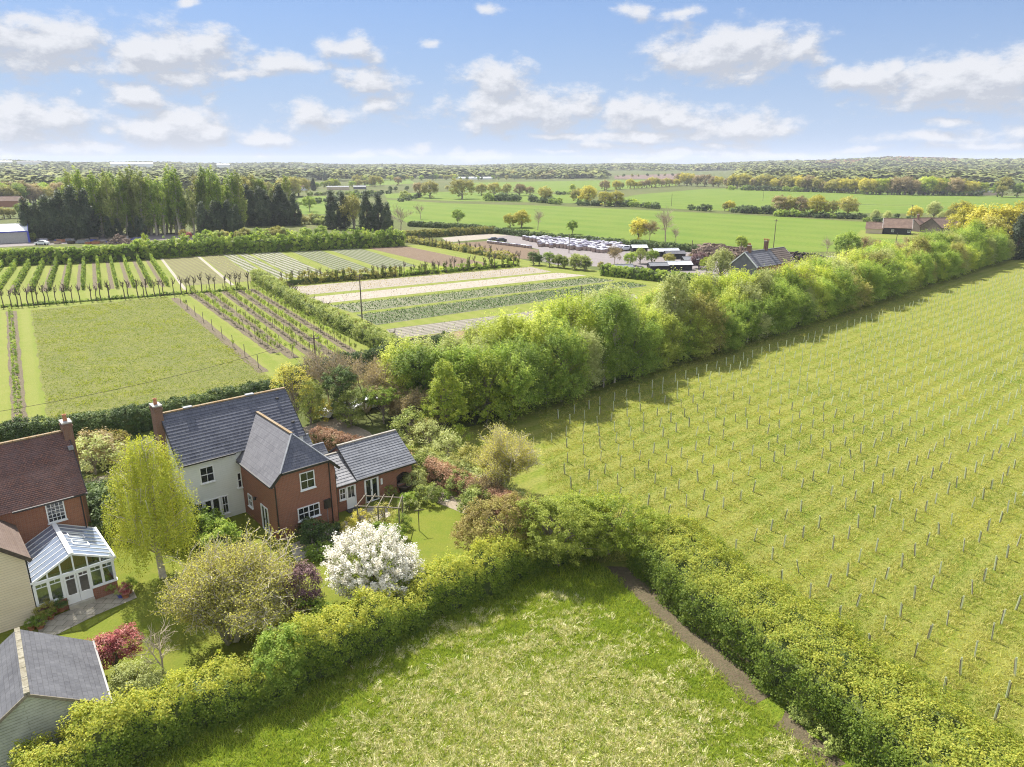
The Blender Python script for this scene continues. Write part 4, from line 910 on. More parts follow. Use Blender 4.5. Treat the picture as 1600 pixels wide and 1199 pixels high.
mat('ridge_lichen', (.19, .17, .12), .95, (.30, .28, .22), 4, .4); mb.obj('ridge_tiles', MT['ridge_lichen'], rf)
bars(H3, 'bargeboard', 'timber_grey', ((w_, -.02, ze-.06), (0, -.02, zr-.06), .05, .14), ((-w_, -.02, ze-.06), (0, -.02, zr-.06), .05, .14)); gutter(H3, (w_+.04, 0, ze-.04), (w_+.04, L_, ze-.04), .05)
# ------------------------------------------------------------------ distant buildings
def gabled(name, label, cat, A, B, depth, ze, zr, wallm, roofm, oh=.3, chim=(), wins=(), group=None, gable_white=False, z0=0):
    """A,B: front wall base corners (left,right as seen); ridge parallel to A-B"""
    A = Vector((A[0], A[1], 0)); B = Vector((B[0], B[1], 0)); L = (B-A).length; rz = atan2(B.y-A.y, B.x-A.x)
    r = thing(name, label, cat, (A.x, A.y, z0), rz, group); h = depth/2; s_ = (zr-ze)/(h+oh)
    mb = MB(); zt = ze+oh*s_-.05
    mb.face([(0,0,0),(L,0,0),(L,0,zt),(0,0,zt)]); mb.face([(L,0,0),(L,depth,0),(L,depth,zt),(L,h,zr-.05),(L,0,zt)]); mb.face([(0,depth,0),(0,0,0),(0,0,zt),(0,h,zr-.05),(0,depth,zt)]); mb.face([(L,depth,0),(0,depth,0),(0,depth,zt),(L,depth,zt)])
    mb.obj('wall', MT[wallm], r)
    mb = MB(); courses(mb, lambda t: (-oh, -oh+(h+oh)*t, ze+(zr-ze)*t), lambda t: (L+oh, -oh+(h+oh)*t, ze+(zr-ze)*t), 8, .04); courses(mb, lambda t: (L+oh, depth+oh-(h+oh)*t, ze+(zr-ze)*t), lambda t: (-oh, depth+oh-(h+oh)*t, ze+(zr-ze)*t), 8, .04)
    mb.box(-oh, L+oh, h-.15, h+.15, zr-.03, zr+.1); mb.obj('roof', MT[roofm], r)
    if gable_white:
        for x in (-oh-.02, L+oh+.02): bars(r, 'bargeboard', 'white_upvc', ((x, -oh, ze-.05), (x, h, zr-.05), .08, .25), ((x, depth+oh, ze-.05), (x, h, zr-.05), .08, .25))
    for (x, y, z, p) in chim: chimney(r, x, y, .9, .7, ze, z, 'brick_red', p)
    for (u0, u1, z_0, z_1) in wins: window(r, 'y', 0, u0, u1, z_0, z_1)
    return r
fa = G(1183, 418, 5.0); fb = G(1242, 409, 5.0)
fh = gabled('farmhouse', 'semi detached farmhouse with grey gable and brick chimneys beyond the tree belt', 'house', fa, fb, 7.0, 5.0, 8.2, 'brick_orange', 'slate_far', .3,
       chim=((1.5, 3.5, 9.6, 2), ((fb-fa).length*.52, 3.5, 10.2, 4)), wins=((1, 2.2, 3, 4.3), (4, 5.2, 3, 4.3), (9, 10.3, 3, 4.3)), gable_white=True)
Lf = (fb-fa).length
mb = MB(); mb.face([(-.02, 7.0, 0), (-.02, 0, 0), (-.02, 0, 5.2), (-.02, 3.5, 8.1), (-.02, 7, 5.2)]); mb.obj('gable_wall', MT['slate_far'], fh)
mb = MB(); h = 3.5; courses(mb, lambda t: (Lf*.62, -.34+(h+.3)*t, 5.05+3.2*t), lambda t: (Lf+.32, -.34+(h+.3)*t, 5.05+3.2*t), 8, .05); mb.obj('brown_roof', MT['slate_brown'], fh)
ba = G(1379, 366); bb = G(1423, 367.5)
gabled('barn', 'black boarded barn with orange tiled roof beside the big green field', 'barn', ba, bb, 9, 2.6, 6.2, 'black_board', 'tile_far', .3, wins=((3, 4, 1, 2), (9, 10, 1, 2)), gable_white=True)
gabled('barn_annex', 'low lean building with pale glass roof at the left end of the black barn', 'outbuilding', G(1352, 365), G(1378, 366), 6, 2.0, 4.6, 'sage_brick', 'tile_far')
sheet('lawn', [(1335, 371), (1450, 376), (1440, 362), (1345, 360)], 'g_mown', .05)
gabled('cottage', 'low cottage with brown hipped roof right of the black barn', 'house', G(1437, 363), G(1466, 362), 9, 2.3, 5.6, 'slate_brown', 'tile_far', chim=((2, 4, 7, 2),))
gabled('cottage', 'brown roofed cottage half hidden behind the far end of the tree belt', 'house', G(1470, 366), G(1505, 364), 10, 2.5, 6.2, 'slate_brown', 'tile_far')
gabled('warehouse', 'white metal shed with bright blue trim at the left edge', 'warehouse', G(-40, 383), G(46, 379), 16, 4.2, 6.4, 'concrete', 'metal_white', .2)
mb = MB(); a = G(-40, 383); b = G(46, 379); n_ = Vector((-(b-a).y, (b-a).x, 0)).normalized()
mb.bar(a+Vector((0, 0, 4.1))-n_*.35, b+Vector((0, 0, 4.1))-n_*.35, .12, .45); mb.bar(b+Vector((.3, 0, 4.1))-n_*.3, b+Vector((.3, 0, 6.4))+n_*8, .12, .4); mb.bar(b+Vector((.1, 0, 0))-n_*.3, b+Vector((.1, 0, 4.1))-n_*.3, .5, .5)
tr_ = mb.obj('trim', MT['blue_paint']); wh = [o for o in bpy.data.objects if o.name.startswith('warehouse')][0]; tr_.parent = wh; tr_.matrix_parent_inverse = (Matrix.Translation(wh.location) @ Matrix.Rotation(wh.rotation_euler[2], 4, 'Z')).inverted()
FH = [(12, 324, 4, 7, 'pale brick', 'brick_orange', 'tile_far', 16, 'brown roofed house among trees at the left edge'),
      (466, 298, 4, 7, '', 'metal_white', 'tile_far', 18, 'cream farmhouse left of the dark conifer in the distance'),
      (528, 297, 3, 4.2, '', 'sage_brick', 'lead', 24, 'long low pale roofed sheds in front of distant trees'),
      (562, 296, 2.6, 4, '', 'slate_far', 'lead', 14, 'small grey roofed shed right of the long pale sheds'),
      (1540, 305, 2.6, 5, '', 'sage_brick', 'slate_far', 32, 'low stone bungalow beyond the far wheat field')]
for (px, py, a, b, _, wm, rm, L, lab) in FH:
    p = G(px, py); d = Vector((cos(R(8)), sin(R(8)), 0)); gabled('house' if 'house' in lab or 'bungalow' in lab else 'shed', lab, 'building', p-d*L/2, p+d*L/2, 9, a, b, wm, rm)
def far_box(px, r, L, hh, wm, rm, label, cat='building', name='warehouse', dz=0):
    p = polar(px, r); d = Vector((cos(-math.atan((px-CX)/F)), sin(-math.atan((px-CX)/F)), 0)); gabled(name, label, cat, p-d*L/2, p+d*L/2, 30, hh, hh+3, wm, rm, .3, z0=p.z+dz)
far_box(258, 2500, 115, 13, 'metal_white', 'metal_white', 'long white warehouse on the wooded skyline at the left', dz=6)
far_box(112, 2600, 60, 11, 'metal_white', 'slate_far', 'white roofed warehouse left of the longest one on the skyline', dz=7)
far_box(75, 2700, 45, 10, 'metal_white', 'metal_white', 'smaller white warehouse farthest left on the skyline', dz=7)
far_box(388, 2700, 40, 10, 'metal_white', 'metal_white', 'white shed on the skyline right of the longest warehouse', dz=6)
for k, px in enumerate((745, 772)): 
    a = G(px-24, 281); b = G(px+1, 280.5); gabled('greenhouse', ('left' if k == 0 else 'right')+' half of the pair of white glasshouses beyond the green fields', 'greenhouse', a, b, 20, 2.5, 4.5, 'metal_white', 'metal_white')
for k, (px, r) in enumerate(((240, 2100), (425, 2300), (500, 2900), (573, 3000), (610, 2800), (640, 3100), (690, 2900), (715, 3000), (1145, 2300), (1160, 2330), (1172, 2300), (1190, 2350))):
    p = polar(px, r); gabled('house', 'tiny white house far off among the trees, %s in the distance from the left' % ordw(k+1), 'house', p, p+Vector((13, 2, 0)), 9, 9, 12, 'metal_white', 'tile_far' if k % 2 else 'slate_far', group='tiny distant houses among the trees', z0=p.z)

# ------------------------------------------------------------------ garden plants (unique)
def weeping(loc, seed):
    rng = np.random.default_rng(seed); r = thing('birch_tree', 'tall weeping birch with bright yellow-green hanging curtains between the two houses', 'tree', loc)
    mb = MB(); mb.tube([(0, 0, 0), (-.1, .05, 2), (.05, 0, 4.5), (-.05, .1, 7), (.1, 0, 9.8)], [.26, .2, .16, .1, .03], 9)
    P = []; N = []; T = []
    ns = 620
    for i in range(ns):
        a = rng.uniform(0, 2*pi); zt = rng.uniform(3.4, 10.8); rad = (2.9*math.sqrt(max(0, 1-((zt-5.6)/5.5)**2)))*rng.uniform(.35, 1.0)
        L = rng.uniform(1.0, 3.2)*(1 if zt > 4.5 else .8); L = min(L, zt-.9); n = int(44*L)
        top = np.array([cos(a)*rad, sin(a)*rad, zt]); dr = rng.normal(0, .12, 2)
        t = rng.uniform(0, 1, n)**.9
        q = np.zeros((n, 3)); q[:, 0] = top[0]+dr[0]*t+rng.normal(0, .11, n); q[:, 1] = top[1]+dr[1]*t+rng.normal(0, .11, n); q[:, 2] = zt-L*t
        P.append(q); nn = np.zeros((n, 3)); nn[:, 0] = cos(a); nn[:, 1] = sin(a); nn[:, 2] = .8; N.append(nn); T.append(np.clip(rng.random()*.6+rng.random(n)*.4, 0, 1))
        if i % 4 == 0:
            s = Vector((0, 0, max(1.8, zt-1.4*rad*.6-.3))); e = Vector(top); mb.tube([s, s.lerp(e, .5)+Vector((0, 0, .25)), e, e+Vector((dr[0], dr[1], -L*.6))], [.045, .03, .018, .006], 4, cap=False)
    mb.obj('trunk', MT['bark_pale'], r, True)
    link('crown', np_mesh('crown', leaf_verts(np.concatenate(P), np.concatenate(N), .10, rng), 4, MT['leaf_weep'], np.concatenate(T)), r)
foliage('leaf_weep', (.22, .26, .025), (.38, .42, .045), (.56, .56, .085), .42)
weeping(G(255, 902).xy[:]+(0,), 21)
# white blossom shrub : clumps as short spikes
rng = np.random.default_rng(31)
b0 = G(582, 935); r = thing('blossom_shrub', 'big rounded shrub covered in white blossom in front of the brick wing', 'shrub', b0)
c = lobes([(0, 0, 2.7, 3.0, 2.8, 2.35), (.5, 0, 2.0, 3.1, 2.8, 1.6)], 760, rng, .55, -.2)
P, N, t = clumps(c, .2, 44, rng, 1.0, np.array([0, 0, 1.2]), .5)
ax = unit(c-np.array([0, 0, .8])); idx = np.repeat(np.arange(len(c)), 44); P = P+ax[idx]*rng.uniform(-.12, .42, (len(P), 1))
link('blossom', np_mesh('blossom', leaf_verts(P, N, .10, rng, .9), 4, MT['blossom'], t), r)
P, N, t = clumps(c*np.array([.86, .86, .88])+np.array([0, 0, .1]), .35, 9, rng, 1.0); link('leaves', np_mesh('leaves', leaf_verts(P, N, .11, rng), 4, MT['leaf_green'], t), r)
tk = limbs((0, 0, 0), c[:70], .13, 5, 2.4, 'bark'); link('trunk', tk, r)
# large sparse willow-like shrub in the middle of the garden
def bushy(name, label, cat, loc, h, spread, seed, r0, leafm, leaf_n, leaf_s, split=3, first=.24, stems=3, levels=5, m='twig', **kw):
    tr, lf = branching(seed, h, spread, levels, r0, split=split, first=first, stems=stems, leafm=leafm, leaf_n=leaf_n, leaf_s=leaf_s, m=m, **kw)
    r = thing(name, label, cat, loc, rnd.uniform(0, 6)); link('trunk', tr, r)
    if lf: link('crown', lf, r)
    return r
foliage('leaf_sparse', (.34, .35, .07), (.56, .54, .13), (.74, .68, .24), .45)
bushy('willow_tree', 'large loose thinly leafed tree with pale twigs left of the white blossom shrub', 'tree', G(362, 1003), 6.9, .95, 51, .17, 'leaf_sparse', 3, .12, stems=8, first=.17, m='bark_pale', decay=.78, rmin=.012)
bushy('willow_tree', 'loose twiggy half leafed tree standing before the planted field right of the path', 'tree', G(785, 770), 6.8, .6, 52, .09, 'leaf_sparse', 2, .10, stems=7, first=.26, m='bark_pale', rmin=.013)
bushy('bare_tree', 'small bare garden tree on the lawn beside the grey roofed garage', 'tree', G(255, 1085), 4.0, .85, 53, .075, None, 0, .1, stems=1, first=.42, levels=4)
bushy('shrub', 'brownish twiggy shrub at the end of the coppery hedge', 'shrub', G(765, 785), 2.6, .9, 54, .04, 'leaf_brownish', 2, .09, stems=6, first=.3)
def uniq(name, label, cat, loc, ell, k, per, rc, size, m, seed, r0=.1, th=2, bark='bark', **kw):
    me, c = crown('crown', ell, k, per, rc, size, m, seed, **kw); r = thing(name, label, cat, loc); link('crown', me, r); link('trunk', limbs((0, 0, 0), c[:50], r0, seed, th, bark), r); return r
uniq('photinia', 'red leaved shrub between the garage roof and the lawn', 'shrub', G(182, 1052), [(-.5, 0, 1.5, 1.1, 1.0, 1.1), (.7, .2, 1.9, .9, .9, 1.1)], 150, 60, .28, .10, 'leaf_red', 61, .07, 1.2)
uniq('shrub', 'rounded pale green shrub squeezed between the bare tree and the garage', 'shrub', G(216, 1095), [(0, 0, 1.2, 1.5, 1.3, 1.2), (.6, -.3, .9, 1.2, 1.0, 1.0)], 170, 60, .3, .10, 'leaf_pale', 62, .06, 1.2)
uniq('purple_shrub', 'dark purple leaved shrub left of the white blossom shrub', 'shrub', G(476, 978), [(0, 0, 2.3, 1.4, 1.2, 2.0), (.2, -.3, 3.4, 1.1, 1.0, 1.2)], 190, 40, .3, .11, 'leaf_purple', 63, .08, 2)
uniq('shrub', 'tall dense green shrub under the loose willow by the hedge', 'shrub', G(436, 1080), [(0, 0, 1.5, 1.6, 1.4, 1.6), (.3, .6, 2.5, 1.3, 1.2, 1.2)], 280, 60, .34, .115, 'leaf_green', 64, .1, 2)
uniq('copper_tree', 'coppery young leaved tree at the corner of the round lawn', 'tree', G(788, 874), [(-.4, 0, 3.0, 2.8, 2.3, 2.1), (-2.2, -.2, 2.1, 1.7, 1.6, 1.3), (1.0, .4, 3.7, 1.8, 1.6, 1.5)], 400, 60, .34, .125, 'leaf_copper2' if 'leaf_copper2' in MT else 'leaf_copper', 65, .16, 3.5)

uniq('tree', 'broad pale green tree in the corner where the two hedges meet', 'tree', G(872, 884), [(0, 0, 2.8, 3.0, 2.6, 2.6), (1.8, .2, 2.3, 2.2, 2.0, 2.2), (-1.8, .6, 3.6, 1.8, 1.8, 1.6)], 480, 60, .36, .125, 'leaf_spring', 66, .18, 3.5)
uniq('hawthorn', 'yellow-green hawthorn crown behind the hedge corner at the edge of the planted field', 'tree', G(950, 866), [(0, 0, 2.6, 3.6, 2.9, 2.3), (-2.8, .6, 3.0, 2.2, 2.0, 1.9), (2.6, -1.4, 2.2, 2.6, 2.2, 2.0)], 560, 60, .36, .125, 'leaf_bright', 67, .18, 3)
uniq('yellow_tree', 'golden yellow young leaved tree behind the right end of the slate house', 'tree', G(463, 668), [(0, 0, 5.9, 2.0, 1.8, 1.5), (-1.3, 0, 5.0, 1.4, 1.3, 1.1), (1.0, 0, 4.4, 1.4, 1.3, 1.5)], 130, 24, .5, .15, 'leaf_yellow', 68, .14, 5.5)
uniq('conifer_shrub', 'grey-green bushy tree leaning over the brown hedge beside the yellow tree', 'tree', G(486, 664), [(0, 0, 2.4, 1.8, 1.7, 2.1), (.3, 0, 4, 1.2, 1.2, 1.4)], 180, 56, .36, .13, 'leaf_mid', 69, .12, 3)
uniq('ivy_tree', 'dark ivy clad tree beside the driveway', 'tree', G(535, 660), [(0, 0, 2.4, 1.1, 1.1, 2.4), (.1, 0, 5.0, 1.9, 1.7, 1.6), (-.8, 0, 4.0, 1.3, 1.2, 1.4)], 220, 56, .4, .15, 'leaf_dark', 70, .16, 5)
bushy('bare_tree', 'bare spreading grey tree behind the ivy clad tree', 'tree', G(520, 648), 8.6, .72, 71, .15, 'leaf_brownish', 1, .11, stems=2, first=.24, rmin=.017)
bushy('bare_tree', 'second bare twiggy tree right of the ivy clad tree', 'tree', G(572, 645), 7.4, .8, 72, .14, 'leaf_brownish', 2, .12, stems=3, first=.24, rmin=.015)
uniq('shrub', 'green topped roadside tree screening the parked white car', 'tree', G(600, 662), [(0, 0, 3.4, 2.6, 1.6, 1.0), (-1.5, 0, 2.8, 1.5, 1.2, .9)], 150, 44, .36, .14, 'leaf_green', 73, .1, 3)
bushy('bush', 'twiggy brown bush behind the annex roof by the beech hedge', 'shrub', G(655, 668), 4.5, .8, 74, .07, 'leaf_brownish', 2, .12, stems=4, first=.3)
uniq('yellow_tree', 'yellow-green conical tree at the near end of the tree belt', 'tree', G(695, 678), [(0, 0, 2.6, 2.6, 2.4, 2.3), (.2, 0, 5.0, 1.8, 1.8, 2.2), (0, .2, 7.0, .9, .9, 1.4)], 330, 56, .42, .15, 'leaf_bright', 75, .14, 6.5)
uniq('conifer_tree', 'thin dark olive tree left of the yellow-green conical tree', 'tree', G(655, 655), [(0, 0, 2.6, 1.2, 1.2, 2.6), (0, 0, 5.8, .7, .7, 2.2)], 150, 50, .36, .14, 'leaf_dark', 76, .12, 7)
uniq('tree', 'dark leafy tree between the white cars and the brown beech hedge', 'tree', G(548, 668), [(0, 0, 1.8, 1.8, 1.5, 1.9), (.4, 0, 3.4, 1.3, 1.2, 1.2)], 170, 50, .38, .13, 'leaf_mid', 170, .1, 2.6)
bushy('bush', 'tangled brown bush along the road edge right of the white cars', 'shrub', G(628, 655), 4.2, .85, 171, .08, 'leaf_brownish', 3, .12, stems=5, first=.22)
uniq('shrub', 'olive shrub at the left foot of the yellow-green conical tree', 'shrub', G(668, 690), [(0, 0, 1.3, 1.7, 1.4, 1.4)], 110, 50, .34, .12, 'leaf_olive', 172, .07, 1.4)
# small shrubs in the beds : (px, py, proto, scale, material, label)
BEDS = [(486, 846, 'shrub_n', 1.25, 'leaf_dark', 'dark green rounded shrub against the brick wing wall'), (512, 848, 'shrub_n', 1.1, 'leaf_dark', 'second dark green shrub right under the brick wing wall'),
 (500, 868, 'shrub_low', 1.6, 'leaf_green', 'low green ground plant below the dark shrubs at the wing'), (548, 838, 'shrub_n', .85, 'leaf_yellow', 'small golden yellow dome shrub on the patio edge'),
 (575, 846, 'shrub_n', .8, 'leaf_green', 'green climber mass at the left foot of the pergola'), (597, 842, 'shrub_n', .9, 'leaf_green', 'green shrub below the middle of the pergola'), (618, 846, 'shrub_n', .9, 'leaf_green', 'green shrub beside the white pot on the lawn edge'),
 (564, 824, 'shrub_loose', .85, 'leaf_yellow', 'yellow leaved climber over the left pergola post'), (600, 822, 'shrub_loose', 1.1, 'leaf_olive', 'olive climber over the middle of the pergola'), (628, 824, 'shrub_loose', .7, 'leaf_green', 'green clump at the right pergola post'),
 (640, 790, 'shrub_n', .8, 'leaf_green', 'green shrub between the pergola and the big dark pot'), (668, 785, 'shrub_n', 1.1, 'leaf_mid', 'broad leafy green shrub at the top of the round lawn'), (650, 762, 'shrub_n', 1.1, 'leaf_pale', 'pale green shrub at the right corner of the annex'),
 (640, 796, 'shrub_low', 1.3, 'leaf_pale', 'pale flowering ground plant at the lawn edge'), (608, 776, 'shrub_loose', .6, 'leaf_mid', 'grey-green shrub under the annex wall'), (652, 745, 'shrub_n', 1.5, 'leaf_mid', 'grey-green bush outside the right gable of the annex'),
 (690, 778, 'shrub_low', 1.2, 'leaf_green', 'low plants where the gravel path reaches the lawn'), (722, 772, 'shrub_n', 1.3, 'leaf_mid', 'green shrub right of the gravel path'), (742, 800, 'shrub_n', 1.5, 'leaf_mid', 'shrub under the brownish twiggy shrub'),
 (285, 835, 'shrub_n', 2.0, 'leaf_dark', 'dark evergreen bush behind the weeping birch near the cream wall'), (310, 850, 'shrub_n', 1.7, 'leaf_green', 'green bush in front of the garden doors of the rendered wall'), (345, 862, 'shrub_n', 1.4, 'leaf_green', 'bush hidden behind the loose willow crown'),
 (162, 730, 'shrub_n', 2.3, 'leaf_brownish', 'grey-brown bush in the gap behind the two houses'), (150, 742, 'shrub_loose', 2.2, 'leaf_pale', 'pale grey leaved bush right of the left chimney'), (178, 712, 'shrub_n', 1.7, 'leaf_copper', 'coppery shrub by the drive left of the slate house'),
 (172, 835, 'shrub_n', 2.0, 'leaf_dark', 'dark tall shrub against the left house corner'), (160, 818, 'shrub_n', 2.2, 'leaf_dark', 'dark bush between the conservatory and the birch'),
 (445, 960, 'shrub_loose', 1.6, 'leaf_olive', 'olive shrub behind the purple shrub'), (500, 1000, 'shrub_n', 1.7, 'leaf_green', 'green shrub between the purple shrub and the boundary hedge'),
 (640, 905, 'shrub_low', 1.6, 'leaf_green', 'low greenery under the white blossom shrub'), (668, 705, 'shrub_loose', 1.8, 'leaf_pale', 'pale bramble clump beyond the coppery path hedge'),
 (718, 697, 'shrub_loose', 1.3, 'leaf_bright', 'bright green sapling clump in front of the tree belt'), (700, 720, 'shrub_loose', 1.7, 'leaf_pale', 'pale bramble clump nearest the planted field'), (735, 740, 'shrub_loose', 1.6, 'leaf_olive', 'olive bramble clump left of the twiggy tree'),
 (505, 655, 'shrub_n', 1.6, 'leaf_yellow', 'yellow-green bush beside the driveway gate'), (640, 690, 'shrub_loose', 2.0, 'leaf_mid', 'rough bush beyond the annex ridge'),
 (1245, 1075, 'shrub_low', 1.0, 'leaf_mid', 'grey-green nettles at the foot of the big hedge'), (1290, 1165, 'shrub_low', 1.2, 'leaf_mid', 'nettle clump lowest along the big hedge'), (1255, 1120, 'shrub_low', 1.1, 'leaf_mid', 'nettle clump beside the bare verge')]
for (px, py, k, s, m, lab) in BEDS:
    plant(k, 'shrub', lab, 'shrub', G(px, py), s, m=m)
tr, lf = branching(99, 9, .5, 5, .12, m='twig', first=.3, leafm='leaf_brownish', leaf_n=3, leaf_s=.15, stems=3, rmin=.014); PROTO['belt99'] = (tr, lf)
# ------------------------------------------------------------------ tree belt
belt_a = Vector((2.2, 77.7, 0)); belt_b = Vector((148.5, 214, 0)); bd = (belt_b-belt_a).normalized(); bn = Vector((-bd.y, bd.x, 0)); BL = (belt_b-belt_a).length
mats_ = ['leaf_bright', 'leaf_green', 'leaf_green', 'leaf_spring', 'leaf_pale', 'leaf_bright', 'leaf_green', 'leaf_spring', 'leaf_spring', 'leaf_olive']
words = dict(leaf_spring='soft spring green', leaf_bright='bright yellow-green', leaf_green='fresh green', leaf_olive='olive', leaf_pale='pale green birch', leaf_mid='grey-green', leaf_yellow='golden', leaf_brownish='brown twiggy half bare')
prot_n = 0
for row in range(4):
    s = (-5, -7, -9, -10)[row]; cnt_ = {}
    while s < BL+4:
        j = rnd.uniform(-.7, .7); off = 1.6+row*3.2+rnd.uniform(-.5, .5)
        p = belt_a+bd*(s+j)+bn*off
        k = rnd.randrange(8); m = rnd.choice(mats_)
        if row == 0 and rnd.random() < .5: m = 'leaf_green'
        if k in (0,): m = 'leaf_pale'
        if s < 30 and m == 'leaf_olive': m = 'leaf_bright'
        sc = rnd.choice((.86, 1.0, 1.0, 1.1, 1.25))*rnd.uniform(.93, 1.08)*(1.04 if row else .9)*1.02
        part_ = 'near' if s < 45 else 'middle' if s < 120 else 'far'; rn = ('front row', 'second row', 'third row', 'back row')[row]
        cnt_[part_] = cnt_.get(part_, 0)+1
        if row > 1 and s > 25 and rnd.random() < .07: k = 99; m = 'leaf_brownish'
        plant('belt%d' % k, 'belt_tree', '%s tree, %s in the %s of the tree belt, %s part' % (words[m], ordw(cnt_[part_]), rn, part_), 'tree', p, sc, m=m, group='trees of the belt', sz=sc*rnd.uniform(.70, .95)*(1.08 if s < 25 else 1))
        s += 2.9+rnd.uniform(-.4, .5)
# tall olive trees closing the belt at the right edge
for (px, py, pt, k, m, lab) in ((1535, 402, 335, 'round', 'leaf_olive', 'olive tree just left of the dark ivied conifer at the right edge'), (1562, 398, 312, 'wide', 'leaf_yellow', 'large golden olive tree rising over the far end of the belt'), (1610, 400, 305, 'wide', 'leaf_olive', 'large olive tree cut by the right edge of the picture'),
     (1586, 405, 335, 'conifer', 'leaf_conifer', 'dark ivied conifer at the right edge above the planted field'), (1500, 385, 318, 'round2', 'leaf_yellow', 'golden tree beside the cottages behind the belt'), (1640, 404, 320, 'round', 'leaf_olive', 'olive tree outside the right edge')):
    p = G(px, py); h = top_h(px, py, pt); plant(k, 'tree', lab, 'tree', p, h/(10 if k != 'bush' else 2.6), m=m)
